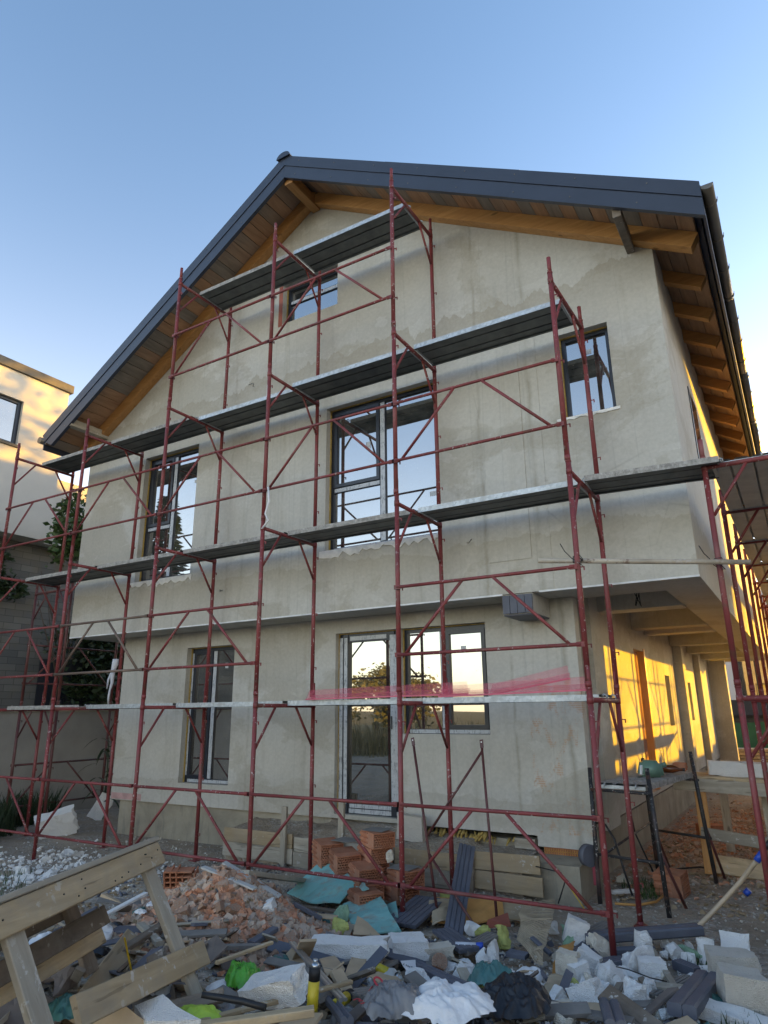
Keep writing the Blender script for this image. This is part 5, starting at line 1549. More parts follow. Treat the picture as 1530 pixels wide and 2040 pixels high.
 ('BR', 'deck_board', 'dark channel end poking out at the bottom edge', 'board', 'dark grey composite deck boards in the rubble', 'chan', 'deck_grey', (0.341, -1.487, 0.231), (0.499, -1.96, 0.297), 0.103, 0.06, 'up'),
 ('BR', 'deck_board', 'broad dusty board under the grey printed bag', 'board', 'dark grey composite deck boards in the rubble', 'deck', 'deck_dusty', (-0.765, -2.334, 0.318), (-0.757, -1.813, 0.204), 0.168, 0.03, 'up'),
 ('BR', 'deck_board', 'dark channel running down beside the yellow cans', 'board', 'dark grey composite deck boards in the rubble', 'chan', 'deck_grey', (-1.103, -2.187, 0.271), (-0.566, -2.692, 0.358), 0.063, 0.05, 'up'),
 ('BR', 'deck_board', 'short dark board end under the tilted foam block', 'board', 'dark grey composite deck boards in the rubble', 'deck', 'deck_grey', (-0.23, -0.268, 0.03), (-0.221, 0.215, 0.006), 0.091, 0.04, 'up'),
 ('BR', 'deck_board', 'dark board flat behind the scaffold foot', 'board', 'dark grey composite deck boards in the rubble', 'deck', 'deck_grey', (-0.045, -0.264, 0.007), (0.08, 0.015, -0.018), 0.124, 0.04, 'up'),
 ('BR', 'deck_board', 'short charred board under the triangular foam lump', 'board', 'dark grey composite deck boards in the rubble', 'deck', 'deck_grey', (0.418, 0.119, -0.02), (0.582, -0.008, -0.015), 0.093, 0.06, 'up'),
 ('BR', 'deck_board', 'small grooved board piece under the net band', 'board', 'dark grey composite deck boards in the rubble', 'deck', 'deck_grey', (-0.658, -0.443, 0.039), (-0.511, -0.442, 0.038), 0.103, 0.03, 'up'),
 ('BR', 'plastic_strip', 'thin black strip lying over the netting', 'strip', None, 'bar', 'deck_grey', (-0.531, -0.262, 0.109), (-0.353, -0.371, 0.052), 0.037, 0.02, 'up'),
 ('BR', 'plastic_strip', 'short black strip under the netting', 'strip', None, 'bar', 'deck_grey', (-0.328, -0.697, 0.058), (-0.209, -0.896, 0.069), 0.027, 0.02, 'up'),
 ('BR', 'deck_board', 'brown dusty board behind the white block', 'board', 'dark grey composite deck boards in the rubble', 'deck', 'deck_dusty', (-1.393, -2.594, 0.347), (-1.341, -2.416, 0.34), 0.122, 0.03, 'up'),
 ('BR', 'metal_strip', 'grey metal strip lying at the foot of the brick shards', 'strip', None, 'bar', 'deck_dusty', (-2.152, -2.103, 0.283), (-1.875, -1.8, 0.253), 0.047, 0.03, 'up'),
 ('BR', 'slat', 'dark slat stuck in the brick shards', 'slat', None, 'bar', 'deck_grey', (-1.977, -1.786, 0.25), (-1.975, -1.537, 0.281), 0.063, 0.03, 'up'),
 ('BR', 'slat', 'dark slat at the right rim of the brick shards', 'slat', None, 'bar', 'deck_grey', (-2.275, -0.95, 0.279), (-2.105, -0.802, 0.16), 0.049, 0.03, 'up'),
 ('BR', 'plank', 'raw plank crossing the bottom of the heap', 'plank', 'planks in the heap', 'bar', 'raw_wood', (-1.052, -3.158, 0.4), (-0.653, -2.839, 0.433), 0.055, 0.035, 'up'),
 ('BR', 'lath', 'long pale lath sloping up to the right', 'lath', 'laths in the heap', 'bar', 'raw_wood', (-1.168, -3.258, 0.4), (-0.824, -2.275, 0.358), 0.032, 0.02, 'up'),
 ('BR', 'lath', 'short pale lath above the green bag', 'lath', 'laths in the heap', 'bar', 'raw_wood', (-1.724, -2.372, 0.336), (-1.799, -1.782, 0.281), 0.029, 0.02, 'up'),
 ('BR', 'lath', 'weathered lath lying beside the barrel block', 'lath', 'laths in the heap', 'bar', 'grey_wood', (0.232, 0.243, 0.01), (0.591, -0.771, 0.069), 0.041, 0.02, 'up'),
 ('BR', 'lath', 'pale stick end under the heavy channel', 'lath', 'laths in the heap', 'bar', 'raw_wood', (0.672, -1.301, 0.11), (0.684, -0.771, 0.049), 0.026, 0.02, 'up'),
 ('BR', 'lath', 'brown lath lying over the dusty cyan board', 'lath', 'laths in the heap', 'bar', 'brown_wood', (-2.705, -0.292, 0.063), (-2.003, -0.238, 0.059), 0.049, 0.025, 'up'),
 ('BR', 'plank', 'weathered scaffold board lying flat behind the shards', 'plank', 'planks in the heap', 'bar', 'grey_wood', (-2.628, -1.2, 0.516), (-3.293, 0.654, 0.02), 0.142, 0.04, 'up'),
 ('BR', 'plank', 'weathered board end behind the upright can', 'plank', 'planks in the heap', 'bar', 'grey_wood', (-1.048, -2.553, 0.324), (-0.989, -2.37, 0.313), 0.043, 0.03, 'up'),
 ('BR', 'lath', 'brown lath beside the bright metal profile', 'lath', 'laths in the heap', 'bar', 'brown_wood', (-1.541, -1.788, 0.185), (-0.926, -2.318, 0.285), 0.03, 0.02, 'up'),
 ('BR', 'lath', 'rounded brown lath above the lying can', 'lath', 'laths in the heap', 'bar', 'brown_wood', (-1.443, -1.126, 0.08), (-1.194, -1.161, 0.066), 0.035, 0.02, 'up'),
 ('BR', 'board_offcut', 'pale plasterboard offcut at the crest of the shards', 'board', 'pale board offcuts on the shards', 'bar', 'plaster_offcut', (-2.831, -1.426, 0.577), (-2.354, -1.334, 0.453), 0.063, 0.014, 'up'),
 ('BR', 'board_offcut', 'long pale board offcut sloping off the crest', 'board', 'pale board offcuts on the shards', 'bar', 'plaster_offcut', (-2.752, -1.272, 0.591), (-2.307, -1.085, 0.354), 0.081, 0.014, 'up'),
 ('BR', 'metal_profile', 'shiny metal profile sloping down through the middle', 'profile', None, 'chan', 'bright_metal', (-1.713, -1.67, 0.264), (-0.722, -2.5, 0.361), 0.045, 0.02, 'up'),
 ('BR', 'plank', 'wide brown board leaning inside the overturned trestle', 'plank', 'planks in the heap', 'bar', 'raw_wood', (-1.689, -3.341, 0.36), (-2.544, -2.291, 0.339), 0.149, 0.02, 'cam'),
 ('BR', 'plank', 'dark board lying beneath the trestle', 'plank', 'planks in the heap', 'bar', 'brown_wood', (-2.259, -2.793, 0.35), (-2.606, -1.981, 0.341), 0.065, 0.03, 'up'),
 ('BR', 'panel', 'brown panel lying flat in the lower left corner', 'panel', None, 'bar', 'brown_wood', (-2.473, -3.189, 0.33), (-1.852, -3.305, 0.33), 0.157, 0.01, 'up'),
 ('BR', 'plank', 'short weathered block under the trestle leg', 'plank', 'planks in the heap', 'bar', 'grey_wood', (-2.751, -2.078, 0.332), (-2.331, -2.272, 0.323), 0.055, 0.03, 'up'),
 ('BR', 'board_offcut', 'white strip behind the trestle', 'board', None, 'bar', 'white_foam', (-2.793, -2.609, 0.4), (-3.052, -1.793, 0.437), 0.043, 0.02, 'up'),
 ('SH', 'cyan_board', 'dusty cyan board slumped over the brick pile', 'board', 'torn cyan insulation boards', 'cyan_board', [(-3.176, 0.088, 0.034), (-3.084, 0.525, 0.26), (-2.901, 0.484, 0.27), (-2.495, 0.266, 0.201), (-2.361, 0.203, 0.201), (-2.162, 0.005, 0.202), (-2.271, 0.064, 0.162), (-2.475, 0.228, 0.141), (-2.469, -0.007, 0.054), (-2.743, -0.091, 0.04)], 0.012, 0.01),
 ('SH', 'cyan_board', 'cyan board covered in brown dust, right of the slumped one', 'board', 'torn cyan insulation boards', 'cyan_board', [(-2.448, -0.006, 0.044), (-2.179, 0.179, 0.141), (-1.933, -0.084, 0.123), (-1.779, -0.257, 0.095), (-1.59, -0.384, 0.035), (-1.716, -0.622, 0.055), (-1.99, -0.538, 0.07)], 0.012, 0.01),
 ('SH', 'cyan_board', 'small cyan board corner beside the middle post', 'board', 'torn cyan insulation boards', 'cyan_board', [(-2.058, 0.123, 0.051), (-1.938, 0.109, 0.101), (-1.765, -0.146, 0.053), (-1.834, -0.132, 0.033)], 0.012, 0.0),
 ('SH', 'film', 'torn sky blue film on the trestle rail', 'film', None, 'sky_film', [(-1.489, -3.394, 0.48), (-1.572, -3.263, 0.48), (-1.565, -3.217, 0.48), (-1.511, -3.256, 0.48), (-1.43, -3.264, 0.48), (-1.377, -3.337, 0.48), (-1.477, -3.317, 0.48)], 0.004, 0.0),
 ('SH', 'cardboard', 'small tan cardboard piece below the long foam slab', 'cardboard', 'torn cardboard in the heap', 'cardboard', [(-1.487, -1.666, 0.197), (-1.502, -1.467, 0.162), (-1.232, -1.735, 0.199), (-1.016, -2.133, 0.29), (-1.13, -2.082, 0.279)], 0.006, 0.0),
 ('SH', 'cardboard', 'pointed tan cardboard below the long foam slab', 'cardboard', 'torn cardboard in the heap', 'cardboard', [(-1.082, -2.006, 0.221), (-1.437, -1.349, 0.143), (-1.437, -1.128, 0.11), (-1.042, -1.879, 0.191)], 0.006, 0.0),
 ('SH', 'cardboard', 'tan cardboard peak above the long foam slab', 'cardboard', 'torn cardboard in the heap', 'cardboard', [(-1.777, -0.833, 0.098), (-1.879, -0.615, 0.16), (-1.783, -0.621, 0.131), (-1.628, -0.651, 0.06)], 0.006, 0.0),
 ('SH', 'cardboard', 'cardboard corner on the cyan board edge', 'cardboard', 'torn cardboard in the heap', 'cardboard', [(-2.196, -0.309, 0.05), (-2.122, -0.286, 0.085), (-1.911, -0.452, 0.082), (-1.828, -0.744, 0.083)], 0.006, 0.0),
 ('SH', 'cardboard', 'rounded cardboard tongue beside the square foam block', 'cardboard', 'torn cardboard in the heap', 'cardboard', [(-1.34, -1.189, 0.078), (-1.432, -1.006, 0.066), (-1.469, -0.824, 0.058), (-1.329, -1.086, 0.065), (-1.292, -1.2, 0.076)], 0.006, 0.0),
 ('SH', 'cardboard', 'large tan cardboard in the lower left corner', 'cardboard', 'torn cardboard in the heap', 'cardboard', [(-1.551, -3.443, 0.4), (-1.495, -3.321, 0.47), (-1.424, -3.307, 0.47), (-1.251, -3.272, 0.4)], 0.006, 0.0),
 ('SH', 'board_offcut', 'grey brown plasterboard corner by the trestle leg', 'board', None, 'brown_paper', [(-2.111, -2.104, 0.3), (-2.007, -2.087, 0.363), (-1.812, -2.192, 0.35), (-1.821, -2.325, 0.3)], 0.012, 0.0),
 ('SH', 'paper_sack', 'crumpled brown paper sack in the lower left', 'sack', 'brown paper sacks in the lower left', 'brown_paper', [(-2.463, -3.261, 0.4), (-2.298, -3.192, 0.4), (-1.778, -3.356, 0.34), (-1.979, -3.532, 0.34)], 0.006, 0.02),
 ('SH', 'paper_sack', 'torn brown paper under the trestle', 'sack', 'brown paper sacks in the lower left', 'brown_paper', [(-2.304, -3.086, 0.4), (-2.169, -3.01, 0.4), (-2.119, -3.022, 0.34), (-2.102, -3.167, 0.34)], 0.006, 0.02),
 ('SH', 'board_offcut', 'flat white board beside the lower left cardboard', 'board', None, 'white_foam', [(-1.438, -3.208, 0.4), (-1.342, -3.124, 0.44), (-1.217, -3.157, 0.42), (-1.052, -3.158, 0.4), (-1.255, -3.297, 0.4)], 0.03, 0.0),
 ('SH', 'cardboard', 'dusty cardboard flap behind the lying yellow can', 'cardboard', 'torn cardboard in the heap', 'cardboard', [(-1.351, -1.366, 0.098), (-1.399, -1.129, 0.066), (-1.142, -1.538, 0.122), (-1.09, -1.878, 0.201)], 0.006, 0.0),
 ('SH', 'cardboard', 'cardboard flap under the white lettered scrap', 'cardboard', 'torn cardboard in the heap', 'cardboard', [(-1.155, -1.578, 0.131), (-1.229, -1.251, 0.07), (-0.969, -1.483, 0.106), (-0.919, -1.808, 0.183)], 0.006, 0.0),
 ('SH', 'sack_scrap', 'white sack scrap with bold black letters upside down', 'sack', None, 'white_label', [(-1.106, -1.263, 0.137), (-1.045, -1.155, 0.12), (-0.978, -1.266, 0.085), (-0.977, -1.37, 0.103)], 0.004, 0.0),
 ('SH', 'tile', 'dusty tile with a maroon edge under the leaning frame', 'tile', None, 'red_tin', [(-1.037, 0.038, 0.03), (-1.023, 0.052, 0.08), (-0.951, 0.322, 0.08), (-0.879, 0.196, 0.028)], 0.014, 0.0),
 ('SH', 'tile', 'brown clay flake beside the green foam ball', 'tile', None, 'red_tin', [(0.001, -1.121, 0.084), (0.045, -1.18, 0.146), (0.06, -0.963, 0.097), (0.073, -1.084, 0.083)], 0.012, 0.0),
 ('SH', 'panel', 'rust orange panel lying behind the upright deck board', 'panel', None, 'orange_mesh', [(-1.521, -0.002, 0.02), (-1.699, 0.399, 0.1), (-1.091, 0.543, 0.12), (-1.007, 0.375, 0.03), (-1.218, 0.056, 0.02)], 0.012, 0.0),
 ('SH', 'board_offcut', 'raw chipboard piece at the foot of the formwork', 'board', None, 'raw_wood', [(-1.068, 0.351, 0.02), (-1.143, 0.61, 0.12), (-0.86, 0.683, 0.117), (-0.801, 0.429, 0.025)], 0.012, 0.0),
 ('SH', 'mesh_scrap', 'tan plasterers mesh draped over the low guard rail', 'mesh', 'scraps of plasterers mesh', 'tan_mesh', [(-0.824, 0.337, 0.176), (-0.622, 0.595, 0.164), (-0.44, 0.056, 0.071), (-0.318, -0.672, 0.067), (-0.44, -0.636, 0.054), (-0.695, -0.152, 0.052)], 0.003, 0.02),
 ('SH', 'mesh_scrap', 'orange plasterers mesh curling by the yellowed block', 'mesh', 'scraps of plasterers mesh', 'orange_mesh', [(-0.244, -0.732, 0.052), (-0.287, -0.399, 0.114), (-0.216, -0.168, 0.09), (-0.168, -0.27, 0.059), (-0.183, -0.68, 0.061)], 0.003, 0.02),
 ('SH', 'mesh_scrap', 'tan mesh scrap above the green foam ball', 'mesh', 'scraps of plasterers mesh', 'tan_mesh', [(-0.089, -1.289, 0.117), (-0.2, -0.898, 0.1), (-0.065, -0.869, 0.105), (0.036, -1.24, 0.116)], 0.003, 0.02),
 ('SH', 'mesh_scrap', 'tan mesh over the rust orange panel', 'mesh', 'scraps of plasterers mesh', 'tan_mesh', [(-1.461, -0.098, 0.051), (-1.7, 0.3, 0.1), (-1.501, 0.413, 0.12), (-1.371, 0.084, 0.05)], 0.003, 0.01),
 ('BG', 'plastic_bag', 'crumpled bright green bag with black letters', 'bag', None, 'green_plastic', (-1.394, -2.509, 0.364), (0.196, 0.25, 0.137), 31.2, 3),
 ('BG', 'plastic_bag', 'crumpled teal bag with dark print, lower left corner', 'bag', None, 'teal_plastic', (-1.66, -3.436, 0.448), (0.212, 0.22, 0.08), 31.2, 5),
 ('BG', 'plastic_bag', 'lime and blue packet at the bottom edge', 'bag', None, 'lime_bag', (-1.171, -3.063, 0.401), (0.229, 0.15, 0.06), 31.2, 7),
 ('BG', 'plastic_bag', 'clear grey bag printed with red numbers', 'bag', None, 'grey_bag', (-0.423, -2.514, 0.415), (0.314, 0.34, 0.141), 31.2, 9),
 ('BG', 'bin_bag', 'black bin bag sagging at the bottom edge', 'bag', None, 'black_plastic', (-0.017, -1.961, 0.325), (0.37, 0.4, 0.165), 31.2, 11),
 ('BG', 'bin_bag', 'torn black bin liner tail left of the bin bag', 'bag', None, 'black_plastic', (-0.443, -1.828, 0.232), (0.316, 0.22, 0.06), 31.2, 13),
 ('BG', 'sack', 'white woven sack lying at the bottom edge', 'sack', None, 'white_sack', (-0.202, -2.384, 0.411), (0.452, 0.4, 0.112), 31.2, 15),
 ('BG', 'plastic_bag', 'crumpled dusty teal plastic in the middle of the foam', 'bag', None, 'teal_plastic', (-0.417, -1.312, 0.171), (0.287, 0.22, 0.167), 31.2, 17),
 ('BG', 'cloth', 'teal cloth scrap beside the heavy channel', 'cloth', None, 'teal_plastic', (0.736, -0.734, 0.064), (0.214, 0.2, 0.094), 31.2, 19),
 ('CH', 'foam_blob', 'yellow green foam blob beside the dark elbow board', 'foam block', 'hardened foam blobs', 'lump', 'pu_foam', (-1.045, -0.04, 0.033), (0.127, 0.059, 0.074), (0, 0, 31.2)),
 ('CH', 'foam_blob', 'tall yellow green foam blob beside the blue cap', 'foam block', 'hardened foam blobs', 'lump', 'pu_foam', (-0.797, -0.195, 0.063), (0.102, 0.081, 0.151), (0, 0, 31.2)),
 ('CH', 'foam_blob', 'yellow and teal foam blob above the black bag', 'foam block', 'hardened foam blobs', 'lump', 'pu_foam', (-0.464, -1.397, 0.113), (0.118, 0.067, 0.084), (0, 0, 31.2)),
 ('CH', 'foam_blob', 'pale green foam lump right of the black bag', 'foam block', 'hardened foam blobs', 'lump', 'green_foam', (-0.087, -1.276, 0.099), (0.078, 0.039, 0.049), (0, 0, 31.2)),
 ('CH', 'foam_blob', 'pale green foam lump on the netting', 'foam block', 'hardened foam blobs', 'lump', 'green_foam', (-0.365, 0.062, 0.036), (0.095, 0.038, 0.047), (0, 0, 31.2)),
 ('CH', 'foam_blob', 'green foam strip beside the tilted foam block', 'foam block', 'hardened foam blobs', 'lump', 'green_foam', (-0.456, 0.327, 0.03), (0.052, 0.041, 0.134), (0, 0, 31.2)),
 ('CH', 'foam_blob', 'round green foam ball left of the foam pile', 'foam block', 'hardened foam blobs', 'lump', 'pu_foam', (-0.058, -0.825, 0.051), (0.069, 0.049, 0.061), (0, 0, 31.2)),
 ('CH', 'foam_blob', 'knobbly green foam lump, upper of two by the cyan board', 'foam block', 'hardened foam blobs', 'lump', 'green_foam', (-2.144, -0.468, 0.122), (0.119, 0.085, 0.106), (0, 0, 31.2)),
 ('CH', 'foam_blob', 'knobbly yellow foam lump, lower of two by the cyan board', 'foam block', 'hardened foam blobs', 'lump', 'pu_foam', (-1.912, -0.817, 0.133), (0.118, 0.087, 0.108), (0, 0, 31.2)),
 ('CH', 'foam_blob', 'green foam blob behind the upright deck board', 'foam block', 'hardened foam blobs', 'lump', 'pu_foam', (-1.755, 0.768, 0.031), (0.136, 0.057, 0.071), (0, 0, 31.2)),
 ('BR', 'foam_strip', 'pale green foam strip between white lumps', 'foam block', None, 'bar', 'green_foam', (0.399, 0.453, 0.0), (0.59, 0.275, 0.002), 0.045, 0.03, 'up'),
 ('BR', 'nozzle', 'yellow foam nozzle stuck in the heap inside the trestle', 'nozzle', None, 'bar', 'yellow_tie', (-1.981, -2.851, 0.55), (-1.995, -2.77, 0.36), 0.011, 0.006, 'up'),
 ('CH', 'scrap', 'white metal strip scrap by the trestle leg', 'scrap', 'scraps under the black trestle', 'block', 'white_foam', (-0.339, 1.863, 0.013), (0.242, 0.05, 0.03), (0, 0, 41.2)),
 ('CH', 'stone', 'pitted white stone under the black trestle', 'stone', 'scraps under the black trestle', 'lump', 'aged_foam', (-0.406, 2.249, 0.04), (0.153, 0.072, 0.09), (0, 0, 31.2)),
 ('CH', 'clay_flake', 'broken red clay flake by the foundation corner', 'brick piece', 'scraps under the black trestle', 'lump', 'red_tin', (-0.666, 1.737, 0.04), (0.107, 0.073, 0.091), (0, 0, 31.2)),
]
# ------------------------------------------------------------------ terrace soil and its formwork
mb = MB(); vs = []; nx, ny = 70, 12
for j in range(ny):
    for i in range(nx):
        x = -5.15 + 4.0 * i / (nx - 1); y = 1.24 + 0.62 * j / (ny - 1)
        z = 0.30 + 0.09 * j / (ny - 1) + 0.035 * noise.fractal(Vector((x * 3, y * 3, 1)), 1, 2, 4)
        if x > -3.9 and x < -2.8: z += 0.06 * j / (ny - 1)
        if x > -1.9: z -= 0.06
        vs.append((x, y, z))
mb.add(vs, [(j * nx + i, j * nx + i + 1, (j + 1) * nx + i + 1, (j + 1) * nx + i) for j in range(ny - 1) for i in range(nx - 1)], True)
mb.add([(-5.15, 1.24, -.1), (-1.15, 1.24, -.1), (-1.15, 1.24, .3), (-5.15, 1.24, .3)], [(0, 1, 2, 3)])
mb.add([(-5.15, 1.24, -.1), (-5.15, 1.86, -.1), (-5.15, 1.86, .38), (-5.15, 1.24, .3)], [(0, 1, 2, 3)])
o = mb.build('soil_bank', 'ground_dirt'); tag(o, kind='structure')
fw = empty('formwork', (-3.0, 1.2, 0)); tag(fw, 'rough timber formwork boards holding back soil below the door', 'formwork')
for (x0, x1, z0, z1, m) in ((-5.10, -4.02, 0.20, 0.36, 'raw_wood'), (-5.12, -4.0, 0.03, 0.195, 'grey_wood'), (-3.98, -2.62, 0.17, 0.325, 'grey_wood'), (-3.99, -2.6, 0.0, 0.165, 'grey_wood'),
                         (-2.58, -1.69, 0.17, 0.335, 'raw_wood'), (-2.6, -1.70, -.01, 0.165, 'grey_wood'), (-1.66, -0.95, 0.21, 0.375, 'raw_wood'), (-1.67, -0.93, 0.035, 0.205, 'raw_wood')):
    MB().bar((x0, 1.205 + R.uniform(-.012, .012), (z0 + z1) / 2), (x1, 1.205 + R.uniform(-.012, .012), (z0 + z1) / 2 + R.uniform(-.012, .012)), 0.028, z1 - z0, bev=0.003).build('board', m, fw)
for (x, h) in ((-4.12, 0.66), (-3.28, 0.78), (-1.68, 0.40)):
    MB().bar((x, 1.16, -0.1), (x + .01, 1.165, h), 0.075, 0.04, up=(0, 1, 0), bev=0.003).build('stake', 'grey_wood_z' if x != -1.68 else 'brown_wood', fw)
o = recentre(MB().prism([(-2.74, 1.50, 0.36), (-2.40, 1.50, 0.33), (-2.41, 1.50, 0.60), (-2.72, 1.50, 0.62)], (0, 0.12, 0)).build('aerated_block', 'grey_block'))
tag(o, 'grey aerated block set on the soil right of the glazed door', 'block')
# bent bar and green foam at the formwork end
o = recentre(MB().path([(-0.98, 1.17, 0.30), (-0.72, 1.13, 0.28), (-0.68, 1.12, 0.22), (-0.76, 1.10, 0.02)], 0.006, 6).build('reinforcing_bar', 'cable_black')); tag(o, 'bent steel bar sticking out of the formwork end', 'steel bar')
mb = MB(); r = random.Random(5)
o = recentre(MB().bar((-0.78, 1.2, 0.30), (-0.55, 1.22, -0.03), 0.008, 0.008).build('yellow_strap', 'yellow_tie')); tag(o, 'yellow strap hanging below the foundation corner', 'strap')

# ------------------------------------------------------------------ lumps, slabs, bars, sheets
def chunk_mesh(kind, dims, seed):
    r = random.Random(seed)
    bm = bmesh.new()
    bmesh.ops.create_cube(bm, size=1.0)
    bmesh.ops.subdivide_edges(bm, edges=bm.edges[:], cuts=7 if max(dims) > 0.14 else 4, use_grid_fill=True)
    off = Vector((r.uniform(0, 90), r.uniform(0, 90), r.uniform(0, 90)))
    W, D, H = dims
    k = (W + D + H) / 3
    sk = (r.uniform(-.22, .22), r.uniform(-.22, .22))
    for v in bm.verts:
        p = v.co.copy()
        if kind == 'lump':
            q = p.normalized() * 0.62
            p = p.lerp(q, r.choice((0.35, 0.5)) if False else 0.42)
            p.x += sk[0] * p.z; p.y += sk[1] * p.z
        else:
            p.x += 0.25 * sk[0] * p.z
        c = Vector((p.x * W, p.y * D, p.z * H))
        a = 0.30 if kind == 'lump' else 0.055
        nz = noise.fractal(c / k * 1.6 + off, 1.0, 2.0, 4)
        nv = Vector(noise.noise_vector(c / k * 1.3 + off))
        fine = noise.noise(c / k * 7 + off)
        ck = noise.cell(c / k * 3.1 + off) if kind == 'lump' else 0.0
        c += nv * k * a + p.normalized() * k * (0.08 * nz + 0.040 * fine + 0.05 * ck) * (1.0 if kind == 'lump' else 0.6)
        # one broken end on blocks
        if kind != 'lump' and p.x > 0.15:
            c.x += k * 0.16 * noise.noise(Vector((0, c.y / k * 4, c.z / k * 4)) + off) * (p.x - .15) * 2.6
        v.co = c
    if kind == 'lump':
        for i in range(2):
            n_ = Vector((r.uniform(-1, 1), r.uniform(-1, 1), r.uniform(-.3, 1))).normalized()
            d_ = min(W, D, H) * r.uniform(0.36, 0.46)
            for v in bm.verts:
                e = v.co.dot(n_) - d_
                if e > 0: v.co -= n_ * e * 0.9
    me = bpy.data.meshes.new('chunk'); bm.to_mesh(me); bm.free()
    if kind == 'lump':
        me.polygons.foreach_set('use_smooth', [False] * len(me.polygons))
    return me

def crumple_sheet(ps, th, cr, seed):
    """triangulated outline, subdivided, rumpled a little and thickened"""
    bm = bmesh.new()
    vs = [bm.verts.new(p) for p in ps]
    bm.faces.new(vs)
    bmesh.ops.triangulate(bm, faces=bm.faces[:])
    bmesh.ops.subdivide_edges(bm, edges=bm.edges[:], cuts=4, use_grid_fill=True)
    off = Vector((seed * 3.7, seed * 1.3, 0))
    for v in bm.verts:
        a = noise.noise_vector(v.co * 9 + off) * (0.004 + cr) + noise.noise_vector(v.co * 30 + off) * (0.0015 + cr * .2)
        v.co += Vector(a)
    bmesh.ops.recalc_face_normals(bm, faces=bm.faces)
    g = bmesh.ops.extrude_face_region(bm, geom=bm.faces[:])
    for v in [x for x in g['geom'] if isinstance(x, bmesh.types.BMVert)]:
        v.co.z += th
    bmesh.ops.recalc_face_normals(bm, faces=bm.faces)
    me = bpy.data.meshes.new('sheet'); bm.to_mesh(me); bm.free()
    return me

def bag_mesh(dims, seed):
    """crumpled film: a flattened dome with sharp folds and a ragged rim"""
    r = random.Random(seed)
    bm = bmesh.new()
    W, D, H = dims
    k = (W + D) / 2
    off = Vector((seed * 5.1, seed * 2.3, seed))
    NR, NA = (34, 84) if k > 0.2 else (14, 30)
    rim = [1 + 0.28 * noise.noise(Vector((cos(2 * pi * a / NA) * 1.4, sin(2 * pi * a / NA) * 1.4, seed))) + 0.12 * noise.noise(Vector((cos(2 * pi * a / NA) * 5, sin(2 * pi * a / NA) * 5, seed + 9))) for a in range(NA)]
    rings = []
    for i in range(NR + 1):
        t = i / NR
        ring = []
        for a in range(NA):
            an = 2 * pi * a / NA
            x, y = cos(an) * t * rim[a] * W * .5, sin(an) * t * rim[a] * D * .5
            dome = (1 - t ** 2.6)
            p = Vector((x, y, 0))
            big = noise.noise(p / k * 2.6 + off)
            f1 = abs(noise.noise(p / k * 4.2 + off * 1.7 + Vector(noise.noise_vector(p / k * 3 + off)) * .35))
            f2 = abs(noise.noise(Vector((p.x * 1.6 + p.y * .5, p.y * .8, 0)) / k * 9 + off * 2.1))
            f3 = abs(noise.noise(p / k * 22 + off))
            z = H * (dome * (0.62 + 0.35 * big) - 0.34 * f1 - 0.16 * f2 - 0.05 * f3)
            sw = Vector(noise.noise_vector(p / k * 5 + off)) * k * 0.05
            ring.append(bm.verts.new((x + sw.x, y + sw.y, z)))
            if i == 0: break
        rings.append(ring)
    for i in range(NR):
        A_, B_ = rings[i], rings[i + 1]
        for a in range(NA):
            b = (a + 1) % NA
            if len(A_) == 1: bm.faces.new((A_[0], B_[a], B_[b]))
            else: bm.faces.new((A_[a], B_[a], B_[b], A_[b]))
    me = bpy.data.meshes.new('bag'); bm.to_mesh(me); bm.free()
    me.polygons.foreach_set('use_smooth', [True] * len(me.polygons))
    return me

def net_mesh(ps, cr, seed):
    """open mesh: crossing threads over the outline"""
    a, b, c, d = Vector(ps[0]), Vector(ps[1]), Vector(ps[len(ps) // 2]), Vector(ps[-1])
    mb = MB()
    n = 30
    def pt(u, v):
        p = a.lerp(b, u).lerp(d.lerp(c, u), v)
        return p + Vector(noise.noise_vector(p * 7 + Vector((seed, 0, 0)))) * 0.03
    for i in range(n + 1):
        mb.path([pt(i / n, j / 10) for j in range(11)], 0.0030, 4)
        mb.path([pt(j / 10, i / n) for j in range(11)], 0.0030, 4)
    return mb

def deck_profile(mb, p, q, w_, th, face, kind):
    p, q = Vector(p), Vector(q)
    if face == 'cam':
        d = (q - p).normalized(); toc = (Vector((1.5, -5.8, 1.7)) - p); up = toc - d * toc.dot(d)
    else:
        up = Vector((0, 0, 1))
    if kind in ('deck', 'deckup'):
        d = (q - p).normalized(); u = (up - d * up.dot(d)).normalized(); sd = d.cross(u)
        n = 4 if w_ < 0.24 else 6
        st = w_ / n
        for i in range(n):
            c = sd * (-w_ / 2 + st * (i + .5))
            mb.bar(p + c, q + c, st - 0.006, th, up, 0.003)
        mb.bar(p - u * 0.004, q - u * 0.004, w_ - 0.012, th - 0.012, up)
    elif kind == 'chan':
        d = (q - p).normalized(); u = (up - d * up.dot(d)).normalized(); sd = d.cross(u)
        mb.bar(p + sd * w_ * .26, q + sd * w_ * .26, w_ * 0.47, th, up, min(0.012, th * .25))
        mb.bar(p - sd * w_ * .24, q - sd * w_ * .24, w_ * 0.50, th - 0.003, up, min(0.012, th * .25))
    else:
        mb.bar(p, q, w_, th, up, min(0.004, th * .2))

